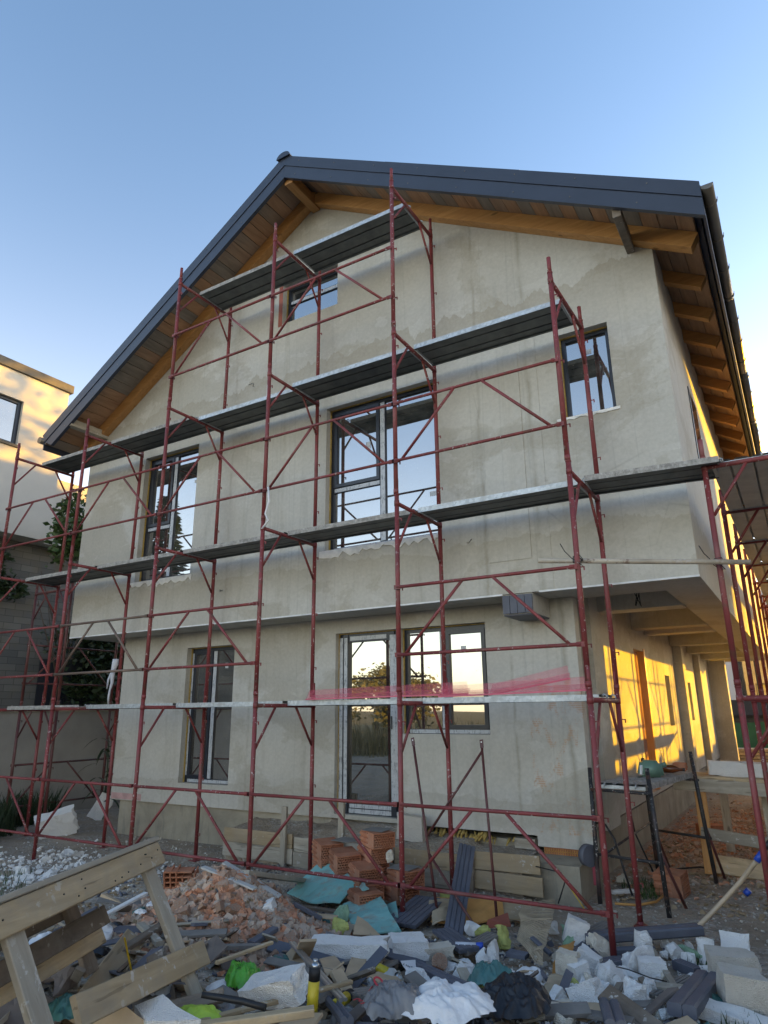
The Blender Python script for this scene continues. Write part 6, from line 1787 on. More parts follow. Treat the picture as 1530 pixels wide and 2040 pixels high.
seed = 100
THING = {}
for rec in DEBRIS:
    seed += 1
    kind, name, label, cat, grp = rec[:5]
    if kind == 'CH':
        _, _, _, _, _, shape, mat, loc, dims, rot = rec
        me = chunk_mesh(shape, dims, seed)
        o = link(name, me, mat)
        o.location = loc
        o.rotation_euler = Euler([radians(v) for v in rot], 'XYZ')
    elif kind == 'BR':
        _, _, _, _, _, k2, mat, p, q, w_, th, face = rec
        mb = MB()
        p, q = Vector(p), Vector(q)
        mid = (p + q) / 2
        L = (q - p).length
        # modelled along local x, then turned into place so that the grain follows the board
        d = (q - p).normalized()
        if face == 'cam':
            toc = Vector((1.5, -5.8, 1.7)) - mid; up = (toc - d * toc.dot(d)).normalized()
        else:
            up = (Vector((0, 0, 1)) - d * d.z).normalized()
        rotm = Matrix((d, up.cross(d), up)).transposed().to_4x4()
        deck_profile(mb, (-L / 2, 0, 0), (L / 2, 0, 0), w_, th, 'up', k2)
        o = mb.build(name, mat, None, False)
        o.matrix_world = Matrix.Translation(mid) @ rotm
    elif kind == 'SH':
        _, _, _, _, _, mat, ps, th, cr = rec
        if name == 'mesh_scrap':
            mb = net_mesh(ps, cr, seed)
            o = recentre(mb.build(name, mat, None, False))
        else:
            o = recentre(link(name, crumple_sheet(ps, th, cr, seed), mat))
    else:
        _, _, _, _, _, mat, loc, dims, yaw, sd = rec
        o = link(name, bag_mesh(dims, sd), mat)
        o.location = loc; o.rotation_euler = (0, 0, radians(yaw))
    tag(o, label, cat, grp)
    THING[label] = o

def lettering(body, parent, loc, rot, size, mat, name='lettering'):
    c = bpy.data.curves.new(name, 'FONT')
    c.body = body; c.size = size; c.extrude = 0.0006; c.align_x = 'CENTER'; c.align_y = 'CENTER'
    c.materials.append(M[mat])
    tmp = bpy.data.objects.new(name, c); COL.objects.link(tmp)
    bpy.context.view_layer.update()
    me = bpy.data.meshes.new_from_object(tmp.evaluated_get(bpy.context.evaluated_depsgraph_get()))
    bpy.data.objects.remove(tmp)
    me.materials.clear(); me.materials.append(M[mat])
    o = bpy.data.objects.new(name, me); COL.objects.link(o)
    o.parent = parent
    bpy.context.view_layer.update()
    o.matrix_world = Matrix.Translation(loc) @ Euler(rot, 'XYZ').to_matrix().to_4x4()
    return o
bpy.context.view_layer.update()
def on_surface(o, px, py):
    """drop from above onto o's mesh at world x, y"""
    dg = bpy.context.evaluated_depsgraph_get()
    inv = o.matrix_world.inverted()
    a = inv @ Vector((px, py, 3)); b = inv @ Vector((px, py, -1))
    ok, loc, nrm, _ = o.ray_cast(a, (b - a).normalized(), depsgraph=dg)
    if not ok: return Vector((px, py, o.location.z)), Vector((0, 0, 1))
    return o.matrix_world @ loc, (o.matrix_world.to_3x3() @ nrm).normalized()
def letter_on(o, text, dx, dy, size, yaw, mat, face=None):
    """letters laid on the surface of a thing, each following the surface below it"""
    c = Vector(o.location)
    adv = Vector((cos(yaw), sin(yaw), 0))
    n = len(text)
    for i, ch in enumerate(text):
        q = c + Vector((dx, dy, 0)) + adv * (size * 0.62 * (i - (n - 1) / 2))
        p, nr = on_surface(o, q.x, q.y)
        if nr.z < 0: nr = -nr
        x = (adv - nr * adv.dot(nr)).normalized(); y = nr.cross(x)
        m = Matrix((x, y, nr)).transposed()
        l = lettering(ch, o, p + nr * 0.003, (0, 0, 0), size, mat)
        l.matrix_world = Matrix.Translation(p + nr * 0.003) @ m.to_4x4()
YC = radians(31)
letter_on(THING['clear grey bag printed with red numbers'], '300', -0.11, -0.03, 0.10, YC + 0.75, 'red_label')
letter_on(THING['white sack scrap with bold black letters upside down'], 'Baumit', 0.0, 0.0, 0.045, YC + pi - 0.15, 'ink_black')
letter_on(THING['crumpled bright green bag with black letters'], 'RED', 0.0, -0.04, 0.05, YC - 1.1, 'ink_black')
# loose end strips on the printed bag, frayed threads on the sack
o = THING['white woven sack lying at the bottom edge']
mb = MB(); r = random.Random(2)
for i in range(70):
    x = -0.30 + r.uniform(-.05, .28); y = -0.20 + r.uniform(-.03, .03)
    mb.bar((x, y, -0.02), (x + r.uniform(-.02, .02), y - 0.05, -0.05), 0.002, 0.002)
t = mb.build('frayed_edge', 'ink_black', o, False); tag(t, kind='stuff')

# ------------------------------------------------------------------ overturned timber trestle, lower left
tr = empty('timber_trestle', (-1.5, -3.3, 0.42)); tag(tr, 'large overturned timber trestle leaning on the heap, lower left', 'trestle')
TR_, TL_ = Vector((-1.871, -2.798, 1.05)), Vector((-1.05, -4.74, 1.05))
axis = (TL_ - TR_).normalized(); legd = Vector((0.445, 0.188, -0.876)); outw = Vector((0.807, 0.341, 0.483)); back = -outw
def tbar(name, p, q, wd, th, up, mat):
    p, q = Vector(p), Vector(q); mid = (p + q) / 2; d = (q - p).normalized()
    u = Vector(up); u = (u - d * u.dot(d)).normalized()
    rm = Matrix((d, u.cross(d), u)).transposed().to_4x4()
    mb = MB(); L = (q - p).length
    mb.bar((-L / 2, 0, 0), (L / 2, 0, 0), wd, th, (0, 0, 1), 0.004)
    o = mb.build(name, mat, None, False)
    o.parent = tr
    o.matrix_basis = Matrix.Translation(mid - worldloc(tr)) @ rm
    return o
# tipped over: its top faces away, so the boards are seen from below; legs point down towards the camera
for i in range(5):
    b_ = back * (0.03 + 0.128 * i)
    ov = 0.02 if i == 0 else -0.03 * (i % 2)
    tbar('top_board', TR_ - axis * ov + b_, TL_ + b_, 0.122, 0.028, legd, 'grey_wood' if i % 2 == 0 else 'raw_wood')
q = legd * 0.078 + outw * 0.01
tbar('rail', TR_ + q, TL_ + q, 0.122, 0.028, outw, 'raw_wood')
q = legd * 0.078 + back * 0.56
tbar('rail', TR_ + q, TL_ + q, 0.11, 0.028, outw, 'brown_wood')
def legat(t, inset, m, Lg=0.86):
    e = TR_ + axis * t + back * inset
    tbar('leg', e + legd * 0.016, e + legd * Lg, 0.115, 0.03, outw, m)
legat(0.13, 0.022, 'grey_wood', 0.90); legat(1.265, 0.022, 'grey_wood', 0.56)
legat(0.10, 0.53, 'brown_wood', 0.45)
e = outw * 0.012
tbar('cross_rail', TR_ + axis * -0.06 + legd * 0.665 + e, TR_ + axis * 1.10 + legd * 0.515 + e, 0.125, 0.028, outw, 'raw_wood')
e = legd * 0.30 + back * 0.50
tbar('cross_rail', TR_ + axis * -0.05 + e, TR_ + axis * 1.5 + e, 0.10, 0.028, outw, 'raw_wood')
tbar('cross_rail', TR_ + axis * 0.1 + legd * 0.22 + back * 0.35, TR_ + axis * 1.6 + legd * 0.24 + back * 0.4, 0.10, 0.028, outw, 'brown_wood')
front_n = outw
mb = MB(); r = random.Random(8)
for i in range(14):
    p = TR_.lerp(TL_, r.random()) + legd * (0.078 + r.uniform(-.04, .04)) + outw * 0.0245
    mb.tube(p, p + front_n.normalized() * 0.004, 0.004, 6)
mb.build('nail', 'cable_black', tr)
# nozzle tip, flexible pipe
o = recentre(MB().path([(-0.86, -3.36, 0.62), (-0.80, -3.31, 0.605), (-0.70, -3.28, 0.60), (-0.60, -3.25, 0.585)], [0.012, 0.014, 0.014, 0.014], 8).build('flexible_pipe', 'cable_black')); tag(o, 'short black flexible pipe under the tilted foam block', 'pipe')

# ------------------------------------------------------------------ spray cans, glass base, small finds
def can(p, q, rad, label):
    p, q = Vector(p), Vector(q); d = (q - p)
    t = empty('spray_can', (p + q) / 2); tag(t, label, 'spray can', 'yellow foam spray cans')
    MB().tube(p, p + d * 0.68, rad, 18).build('can_body', 'yellow_can', t)
    MB().tube(p + d * 0.661, p + d * 0.88, rad * 1.005, 18).build('printed_band', 'ink_black', t)
    MB().tube(p + d * 0.881, p + d * 0.94, rad * 0.95, 16, rad * 0.55).tube(p + d * .9401, p + d, rad * 0.4, 10).build('collar', 'bright_metal', t)
    mb = MB()
    a = d.normalized().orthogonal()
    for i in range(8):
        f = 0.08 + 0.07 * i
        mb.bar(p + d * f + Vector((0.0, 0, 0)), p + d * (f + .03), rad * 2.01, 0.004, a)
    return t
for p_, q_, lb_ in CANS:
    can(p_, q_, 0.028, lb_)
gl = empty('glass_jar', JAR); tag(gl, 'broken amber glass bottle base facing out of the rubble', 'glass')
cdir = (Vector((1.5, -5.8, 1.7)) - Vector(JAR)).normalized()
pp = Vector(JAR) + Vector((0, 0, 0.03)) + cdir * 0.05
MB().tube(pp - cdir * 0.13, pp, 0.056, 20).build('glass_wall', 'amber_glass', gl)
mb = MB()
a1 = cdir.orthogonal().normalized(); b1 = cdir.cross(a1)
for i in range(10):
    t = 2 * pi * i / 10
    mb.bar(pp + cdir * 0.003 + a1 * 0.012 * cos(t) + b1 * 0.012 * sin(t), pp + cdir * 0.003 + a1 * 0.048 * cos(t) + b1 * 0.048 * sin(t), 0.012, 0.006, cdir, 0.002)
mb.build('moulded_base', 'amber_glass', gl)
bt = empty('plastic_bottle', (-0.72, -1.0, 0.12)); tag(bt, 'small clear bottle with a blue cap among green foam blobs', 'bottle')
MB().tube((-1.00, -0.62, 0.08), (-0.86, -0.56, 0.08), 0.026, 12).build('bottle_body', 'rag_white', bt)
MB().tube((-0.86, -0.56, 0.08), (-0.81, -0.54, 0.085), 0.026, 12).build('cap', 'blue_plastic', bt)

# wire strands
for i, (pts, lab) in enumerate((([(0.20, -0.72, 0.16), (0.30, -0.80, 0.18), (0.42, -0.78, 0.15), (0.50, -0.70, 0.12)], 'thin blue grey wire looping over the foam lumps'),
                                ([(0.70, -0.35, 0.10), (0.80, -0.42, 0.13), (0.90, -0.46, 0.13), (1.0, -0.42, 0.1)], 'bent dark wire beside the grey aerated blocks'))):
    o = recentre(MB().path(pts, 0.004, 6).build('wire', 'cable_black')); tag(o, lab, 'wire')

# ------------------------------------------------------------------ clay blocks
def clay_block(L=0.29, W_=0.25, H=0.14):
    """lying hollow block: ridged long faces, perforated end facing +x"""
    t = empty('clay_block', (0, 0, 0))
    mb = MB()
    # cross-section in x-z swept along y is plain; long side (towards -y) has grooves
    prof = [(-W_/2, 0), (-W_/2 + .006, .012)]
    g = []
    n = 3
    for i in range(n):
        z0 = H * i / n; z1 = H * (i + 1) / n
        g += [(-W_/2, z0 + 0.004), (-W_/2, z1 - 0.020), (-W_/2 + 0.016, z1 - 0.013), (-W_/2 + 0.016, z1 - 0.003)]
    prof = g + [(W_/2, H), (W_/2, 0)]
    m_ = len(prof)
    vs = [(-L/2, y, z) for y, z in prof] + [(L/2 - 0.11, y, z) for y, z in prof]
    mb.add(vs, [(i, (i + 1) % m_, m_ + (i + 1) % m_, m_ + i) for i in range(m_)] + [tuple(range(m_))[::-1], tuple(range(m_, 2 * m_))])
    mb.build('block_body', 'clay', t, False)
    mb = MB()
    x0, x1 = L/2 - 0.11, L/2
    mb.box((x0, -W_/2, 0), (x1, -W_/2 + 0.010, H)).box((x0, W_/2 - 0.010, 0), (x1, W_/2, H))
    mb.box((x0, -W_/2 + .010, 0), (x1, W_/2 - .010, 0.010)).box((x0, -W_/2 + .010, H - 0.010), (x1, W_/2 - .010, H))
    nr = 6
    for i in range(1, nr):
        z = H * i / nr
        mb.box((x0, -W_/2 + .010, z - 0.0035), (x1 - .001, W_/2 - .010, z + 0.0035))
    for i in range(nr):
        za, zb = H * i / nr + 0.0035, H * (i + 1) / nr - 0.0035
        nc = 9
        for j in range(1, nc):
            y = -W_/2 + W_ * (j + (0.5 if i % 2 else 0) - .25) / nc
            if abs(y) < W_/2 - 0.012:
                mb.box((x0, y - 0.0035, za), (x1 - .002, y + 0.0035, zb))
    mb.build('perforated_end', 'clay', t, False)
    return t
cb = clay_block()
used_cb = [False]
def block(x, y, z, rz, label, tilt=0.0):
    o = cb if not used_cb[0] else copy_tree(cb)
    used_cb[0] = True
    o.location = (x, y, z); o.rotation_euler = (R.uniform(-.02, .02), tilt, rz)
    tag(o, label, 'brick', 'stacked hollow clay blocks')
    return o
ry = -0.50
bl = [(-2.43, 0.58, 0.455, ry, 'top hollow clay block of the tallest pile beside the middle post', 0.03),
      (-2.46, 0.58, 0.315, ry, 'hollow clay block second from the top of the tallest pile', 0.03),
      (-2.50, 0.58, 0.175, ry, 'hollow clay block low in the tallest pile', 0.02),
      (-2.04, 0.46, 0.165, ry + .05, 'hollow clay block jutting right of the middle post, upper one', 0.02),
      (-2.10, 0.47, 0.025, ry, 'hollow clay block under the jutting one', 0.0),
      (-2.42, 0.34, 0.185, ry - .1, 'ridged clay block in front of the tallest pile', 0.10),
      (-2.40, 0.33, 0.045, ry - .1, 'ridged clay block at the foot of the front pile', 0.05),
      (-2.74, 0.45, 0.26, ry - .15, 'ridged clay block left of the tallest pile, upper one', 0.12),
      (-2.73, 0.44, 0.12, ry - .15, 'ridged clay block left of the tallest pile, lower one', 0.10),
      (-3.05, 0.58, 0.31, ry - .1, 'leftmost ridged clay block of the piles, upper one', 0.08),
      (-3.04, 0.58, 0.17, ry - .1, 'leftmost ridged clay block of the piles, middle one', 0.08),
      (-3.06, 0.55, 0.03, ry - .1, 'leftmost ridged clay block of the piles, bottom one', 0.04),
      (-2.25, 0.08, 0.03, ry - .1, 'ridged clay block on the ground in front of the piles', 0.02)]
for b in bl: block(*b)
# paper separators on top of blocks
for (x, y, z, lab) in ((-2.44, 0.60, 0.599, 'grey felt square on the top clay block'), (-2.86, 0.66, 0.46, 'grey felt square on the left clay blocks'), (-2.06, 0.47, 0.309, 'grey dusty felt on the jutting clay block')):
    o = recentre(MB().prism([(x - .13, y - .10, z), (x + .12, y - .11, z), (x + .13, y + .11, z + .004), (x - .12, y + .11, z + .004)], (0, 0, 0.004)).build('felt_square', 'deck_dusty')); tag(o, lab, 'felt', 'felt squares on the clay blocks')
# one standing brick under the trestle on the right, one half buried in the passage
o = copy_tree(cb); o.location = (0.10, 2.05, 0.0); o.rotation_euler = (radians(8), 0, radians(-12)); o.scale = (0.95, 0.8, 1.5)
tag(o, 'orange clay block standing alone under the black trestle', 'brick', None); o['group'] = 'single clay blocks'
o = copy_tree(cb); o.location = (0.05, 5.6, 0.02); o.rotation_euler = (0, 0, 0.5)
tag(o, 'clay block lying on the brick dust in the passage', 'brick'); o['group'] = 'single clay blocks'
# broken hollow brick at the crest of the shards
hb2 = empty('broken_brick', (-2.95, -1.38, 0.44)); tag(hb2, 'broken hollow brick with square cells on the crest of the shards', 'brick')
mb = MB(); r = random.Random(12)
def L2W(a, b, c):   # a along the face, b up, c depth (away)
    base_ = Vector((-2.98, -1.52, 0.46))
    ex = Vector((0.85, 0.53, 0)); ez = Vector((0.12, -0.25, 0.96)); ey = Vector((-0.53, 0.85, 0.1))
    return base_ + ex * a + ez * b + ey * c
for i in range(6):
    a = i * 0.048
    mb.bar(L2W(a - .12, -0.03, 0.05), L2W(a - .12, 0.10 + r.uniform(-.04, .03), 0.05), 0.011, 0.12, (L2W(0, 0, 1) - L2W(0, 0, 0)))
for j in range(4):
    b = j * 0.04 - 0.03
    mb.bar(L2W(-.125, b, 0.05), L2W(0.125 - r.uniform(0, .04), b, 0.05), 0.011, 0.115, (L2W(0, 0, 1) - L2W(0, 0, 0)))
mb.build('cell_walls', 'clay', hb2)
mb = MB().prism([L2W(-.12, -.03, .11), L2W(.11, -.03, .11), L2W(.09, .07, .11), L2W(-.12, .09, .11)], (L2W(0, 0, .01) - L2W(0, 0, 0)))
mb.build('back_wall', 'clay', hb2)

# ------------------------------------------------------------------ brick shards on their mound
def shard_mesh(r):
    n = r.randint(5, 7)
    pts = []
    for i in range(n):
        a = 2 * pi * (i + r.uniform(-.3, .3)) / n; q = r.uniform(0.55, 1.0)
        pts.append(Vector((q * cos(a), q * sin(a) * r.uniform(0.5, .9), 0)))
    th = r.uniform(0.35, 0.75)
    bm = bmesh.new()
    lo = [bm.verts.new(p + Vector((r.uniform(-.08, .08), r.uniform(-.08, .08), -th / 2 + r.uniform(-.1, .1)))) for p in pts]
    hi = [bm.verts.new(p * r.uniform(0.8, 1.05) + Vector((0, 0, th / 2 + r.uniform(-.15, .15)))) for p in pts]
    bm.faces.new(lo[::-1]); bm.faces.new(hi)
    for i in range(n):
        bm.faces.new((lo[i], lo[(i + 1) % n], hi[(i + 1) % n], hi[i]))
    bmesh.ops.triangulate(bm, faces=[f for f in bm.faces if len(f.verts) > 4])
    me = bpy.data.meshes.new('shard'); bm.to_mesh(me); bm.free()
    return me
r = random.Random(21)
shards = [shard_mesh(r) for _ in range(14)]
for m_ in shards: m_.materials.append(M['dusty_clay'])
def mound_spot(r):
    while True:
        x = r.gauss(-2.5, 0.62); y = r.gauss(-1.32, 0.45)
        if gauss(x, y, -2.55, -1.3, 1.05, 0.85) > r.random() * 0.6 and not (x > -1.5) and y > -2.3: return x, y
for i in range(290):
    x, y = mound_spot(r)
    o = bpy.data.objects.new('brick_shard', r.choice(shards)); COL.objects.link(o)
    s = r.uniform(0.028, 0.066) if i > 60 else r.uniform(0.055, 0.10)
    o.location = (x, y, ground_z(x, y) + s * 0.30)
    o.rotation_euler = (r.gauss(0, .5), r.gauss(0, .5), r.uniform(0, 6.3)); o.scale = (s, s * r.uniform(.7, 1.1), s * r.uniform(.6, 1.1))
    tag(o, 'broken brick shard on the mound between the trestle and the cyan boards', 'brick piece', 'broken brick shards on the mound')

def scatter(name, n, spotf, smin, smax, mat, label, seed, flat=0.6):
    r = random.Random(seed); vs = []; fs = []
    for i in range(n):
        x, y = spotf(r); s = smin + (smax - smin) * r.random() ** 2.2
        z = ground_z(x, y) + s * 0.25
        k = len(vs)
        e = Euler((r.gauss(0, .5), r.gauss(0, .5), r.uniform(0, 6.3)))
        pts = [Vector((r.uniform(.6, 1) * sx, r.uniform(.5, 1) * sy, r.uniform(.5, 1) * sz * flat)) for sz in (-1, 1) for sx, sy in ((-1, -1), (1, -1), (1, 1), (-1, 1))]
        for p in pts:
            p = p * (s * .6); p.rotate(e); vs.append((p.x + x, p.y + y, p.z + z))
        fs += [tuple(k + j for j in f) for f in ((0, 3, 2, 1), (4, 5, 6, 7), (0, 1, 5, 4), (1, 2, 6, 5), (2, 3, 7, 6), (3, 0, 4, 7))]
    me = bpy.data.meshes.new(name); me.from_pydata(vs, [], fs)
    o = link(name, me, mat); tag(o, label, kind='stuff')
    return o
scatter('brick_rubble', 5200, mound_spot, 0.012, 0.06, 'clay_shards', 'fine brick rubble covering the mound', 31)
def front_yard(r):
    return r.uniform(-7.5, 2.2), r.uniform(-3.6, 3.2)
scatter('gravel', 5200, front_yard, 0.006, 0.028, 'grey_block', 'grey gravel and mortar crumbs over the yard', 32)
scatter('debris', 3200, lambda r: (r.uniform(-5, 1.5), r.uniform(-3.6, -0.1)), 0.012, 0.05, 'wood_chip', 'wood and cardboard scraps through the heap', 33, 0.3)
scatter('debris', 1800, lambda r: (r.uniform(-5.5, 1.5), r.uniform(-3.6, 0.6)), 0.01, 0.05, 'deck_grey', 'dark scraps through the heap', 34, 0.3)
scatter('foam_crumbs', 1300, lambda r: (r.gauss(0.2, .55), r.gauss(-0.9, .5)), 0.008, 0.04, 'white_foam', 'white foam crumbs among the big pieces', 35)
def pale_spot(r):
    return (r.gauss(-6.4, .95), r.gauss(-0.25, .60))
scatter('foam_crumbs', 1000, pale_spot, 0.012, 0.055, 'white_foam', 'white foam crumbs strewn by the left scaffold feet', 36, 0.5)
scatter('debris', 700, lambda r: (r.uniform(-5.2, -3.9), r.uniform(0.1, 1.2)), 0.012, 0.06, 'deck_dusty', 'grey scraps along the foundation', 37, 0.4)
scatter('brick_rubble', 3000, lambda r: (min(3.2, max(-.55, r.gauss(0.35, .8))), r.gauss(6.0, 1.7)), 0.012, 0.06, 'clay_shards', 'brick splinters strewn through the passage', 38, 0.35)
scatter('debris', 900, lambda r: (r.uniform(-0.5, 2.0), r.uniform(1.5, 5.0)), 0.012, 0.06, 'wood_chip', 'wood chips over the ground of the passage', 39, 0.25)
r = random.Random(55)
for i in range(46):
    x, y = pale_spot(r)
    s = 0.04 + 0.16 * r.random() ** 2
    o = link('foam_chunk', chunk_mesh('lump', (s, s * r.uniform(.5, .9), s * r.uniform(.2, .5)), 700 + i), 'white_foam')
    o.location = (x, y, ground_z(x, y) + s * 0.12); o.rotation_euler = (r.uniform(-.3, .3), r.uniform(-.3, .3), r.uniform(0, 6))
    tag(o, 'small white foam piece on the dirt by the left scaffold feet', 'foam block', 'small white pieces by the left scaffold feet')
for i in range(110):
    while True:
        x, y = r.gauss(0.1, .65), r.gauss(-1.15, .55)
        if y < -0.25: break
    s = 0.04 + 0.12 * r.random() ** 1.6
    o = link('foam_chunk', chunk_mesh('lump', (s, s * r.uniform(.5, .9), s * r.uniform(.35, .8)), 800 + i), 'white_foam' if r.random() < .75 else 'aged_foam')
    o.location = (x, y, ground_z(x, y) + s * 0.2); o.rotation_euler = (r.uniform(-.6, .6), r.uniform(-.6, .6), r.uniform(0, 6))
    tag(o, 'small torn white foam piece in the heap before the corner scaffold post', 'foam block', 'small torn foam pieces before the corner post')
# scrap boards filling the heap
for i in range(210):
    x, y = r.uniform(-3.4, 0.7), r.uniform(-3.8, -0.6)
    if gauss(x, y, -2.6, -1.3, 0.8, 0.6) > 0.45: continue
    L = 0.10 + 0.5 * r.random() ** 1.6; a = r.uniform(0, pi)
    mt, nm, gl_n = r.choice((('brown_wood', 'scrap_wood', 'wood'), ('grey_wood', 'scrap_wood', 'wood'), ('cardboard', 'cardboard', 'cardboard'), ('deck_dusty', 'scrap_board', 'board'), ('brown_paper', 'cardboard', 'cardboard'), ('deck_grey', 'scrap_board', 'board')))
    mb = MB(); wd = r.uniform(0.04, 0.13); mb.bar((-L / 2, 0, 0), (L / 2, 0, 0), wd, r.uniform(.008, .025), (0, 0, 1), 0.002)
    o = mb.build(nm, mt, None, False)
    o.location = (x, y, ground_z(x, y) + 0.02 + 0.05 * r.random()); o.rotation_euler = (r.gauss(0, .35), r.gauss(0, .25), a)
    tag(o, {'wood': 'weathered scrap of wood mixed into the rubble heap', 'cardboard': 'dusty brown cardboard scrap mixed into the rubble heap', 'board': 'short piece of dark deck board mixed into the rubble heap'}[gl_n], gl_n, gl_n + ' scraps mixed into the heap')

# crumpled film and paper among the boards
for i in range(110):
    x, y = r.uniform(-3.2, 1.1), r.uniform(-3.7, -0.6)
    if gauss(x, y, -2.6, -1.3, 0.8, 0.6) > 0.45: continue
    s = 0.07 + 0.16 * r.random() ** 1.5
    mt, ad = r.choice((('grey_bag', 'grey plastic'), ('white_sack', 'white sacking'), ('brown_paper', 'brown paper'), ('black_plastic', 'black plastic'), ('plaster_offcut', 'pale paper'), ('teal_plastic', 'teal plastic')))
    o = link('torn_scrap', bag_mesh((s, s * r.uniform(.5, 1), s * r.uniform(.2, .5)), 300 + i), mt)
    o.location = (x, y, ground_z(x, y) + 0.02 + 0.03 * r.random()); o.rotation_euler = (r.gauss(0, .35), r.gauss(0, .35), r.uniform(0, 6))
    tag(o, 'small crumpled scrap of %s caught in the rubble heap' % ad, 'scrap', ad + ' scraps in the heap')

# ------------------------------------------------------------------ leaning brace frame
lf = empty('brace_frame', (-1.3, 0.4, 0)); tag(lf, 'loose brown steel brace frame leaning before the low window', 'steel frame')
a0, a1_, b0, b1_ = Vector((-1.55, 0.18, 0.0)), Vector((-1.96, 0.52, 1.50)), Vector((-1.02, 0.24, 0.03)), Vector((-1.22, 0.55, 1.49))
for p, q in ((a0, a1_), (b0, b1_)):
    MB().tube(p, p.lerp(q, .95), 0.013, 8).build('upright', 'dark_red_steel', lf)
    MB().bar(p.lerp(q, .95), q, 0.034, 0.008, (0, -1, 0.2)).build('flattened_end', 'dark_red_steel', lf)
    MB().tube(p.lerp(q, .985) + Vector((0, -.006, 0)), p.lerp(q, .985) + Vector((0, -.0005, 0)), 0.007, 8).build('bolt_hole', 'rough_mortar', lf)
MB().tube(a0.lerp(a1_, 0.42), b0.lerp(b1_, 0.93), 0.012, 8).build('diagonal', 'dark_red_steel', lf)
MB().tube(a0.lerp(a1_, 0.33), (-1.12, 0.05, -0.0), 0.012, 8).build('diagonal', 'dark_red_steel', lf)

# ------------------------------------------------------------------ black trestle with its steel plank
bt = empty('work_trestle', (0.0, 2.1, 0)); tag(bt, 'black paint spattered steel trestle at the porch corner', 'trestle')
def leg(p, q, r_=0.021, m='black_steel', nm='leg'):
    MB().tube(p, q, r_, 10).build(nm, m, bt)
Zt = 1.02
pl_, pr_ = Vector((-0.44, 1.36, 0)), Vector((0.20, 1.20, 0))
leg(pl_ + Vector((0, 0, 0)), (-0.44, 1.42, 1.20)); leg(pr_, (0.13, 1.30, 1.22))
fl_, fr_ = Vector((-0.22, 3.05, 0)), Vector((0.42, 2.72, 0))
leg(fl_, (-0.24, 3.0, 1.2)); leg(fr_, (0.33, 2.72, 1.30))
for p, q in ((pl_, pr_), (fl_, fr_)):
    for z in (0.42, 1.0):
        leg((p.x + (0 if z < .5 else -.0), p.y + .03, z), (q.x - .05 * (z > .5), q.y + .05, z), 0.014, 'black_steel', 'cross_bar')
leg((-0.37, 1.40, .42), (-0.24, 3.0, .50), 0.012, 'black_steel', 'cross_bar')
leg((0.14, 1.34, 0.55), (0.28, 1.62, -0.02), 0.014, 'dark_red_steel', 'prop')
leg((0.37, 2.74, 0.6), (0.47, 3.05, -0.02), 0.014, 'dark_red_steel', 'prop')
leg((-0.23, 3.03, 0.55), (-0.12, 3.25, -0.02), 0.014, 'dark_red_steel', 'prop')
o = copy_tree(pb); o.location = (-0.13, 1.30, Zt + 0.052); o.rotation_euler = (0, 0, radians(83)); o.scale = (0.96, 0.95, 1)
tag(o, 'spattered steel plank laid on the black trestle', 'scaffold plank')
# canister with a label, amber bottle
cn = empty('canister', (0.0, 2.15, Zt + .06)); tag(cn, 'grey green canister lying on the trestle plank, white label', 'canister')
bm = bmesh.new(); bmesh.ops.create_cube(bm, size=1.0); bmesh.ops.bevel(bm, geom=bm.edges[:], offset=0.16, segments=3, affect='EDGES')
for v in bm.verts: v.co = Vector((v.co.x * 0.27 * (1 - 0.25 * (v.co.z + .5)), v.co.y * 0.20, v.co.z * 0.16))
me = bpy.data.meshes.new('canister_body'); bm.to_mesh(me); bm.free()
me.polygons.foreach_set('use_smooth', [True] * len(me.polygons))
b_ = link('canister_body', me, 'green_canister', cn); b_.location = (0, 0, 0.075); b_.rotation_euler = (0, 0.06, 0.25)
lb = MB().add([(-0.09, -0.112, 0.02), (0.08, -0.078, 0.03), (0.07, -0.066, 0.115), (-0.085, -0.098, 0.11)], [(0, 1, 2, 3)])
lb.build('label', 'white_label', cn, False)
mb = MB()
for i in range(6):
    z = 0.035 + 0.012 * i
    mb.bar((-0.075, -0.1125 + .002 * i, z), (0.06, -0.0865 + .002 * i, z + 0.003), 0.0012, 0.003, (0, 0, 1))
mb.build('print_lines', 'deck_dusty', cn, False)
MB().tube((0.10, 0.03, 0.10), (0.15, 0.05, 0.12), 0.025, 10).build('cap', 'green_canister', cn, False)
bb = empty('bottle', (0.12, 2.55, Zt + .06)); tag(bb, 'amber bottle lying on its side behind the canister', 'bottle')
MB().path([(-0.12, -0.03, 0.045), (-0.11, -0.027, 0.045), (0.03, 0.0, 0.045), (0.06, 0.006, 0.043), (0.10, 0.012, 0.04), (0.13, 0.018, 0.04)], [0.03, 0.042, 0.042, 0.034, 0.016, 0.015], 14).build('bottle_body', 'amber_glass', bb, False)
MB().tube((0.13, 0.018, 0.04), (0.155, 0.022, 0.04), 0.017, 10).build('cap', 'black_plastic', bb, False)
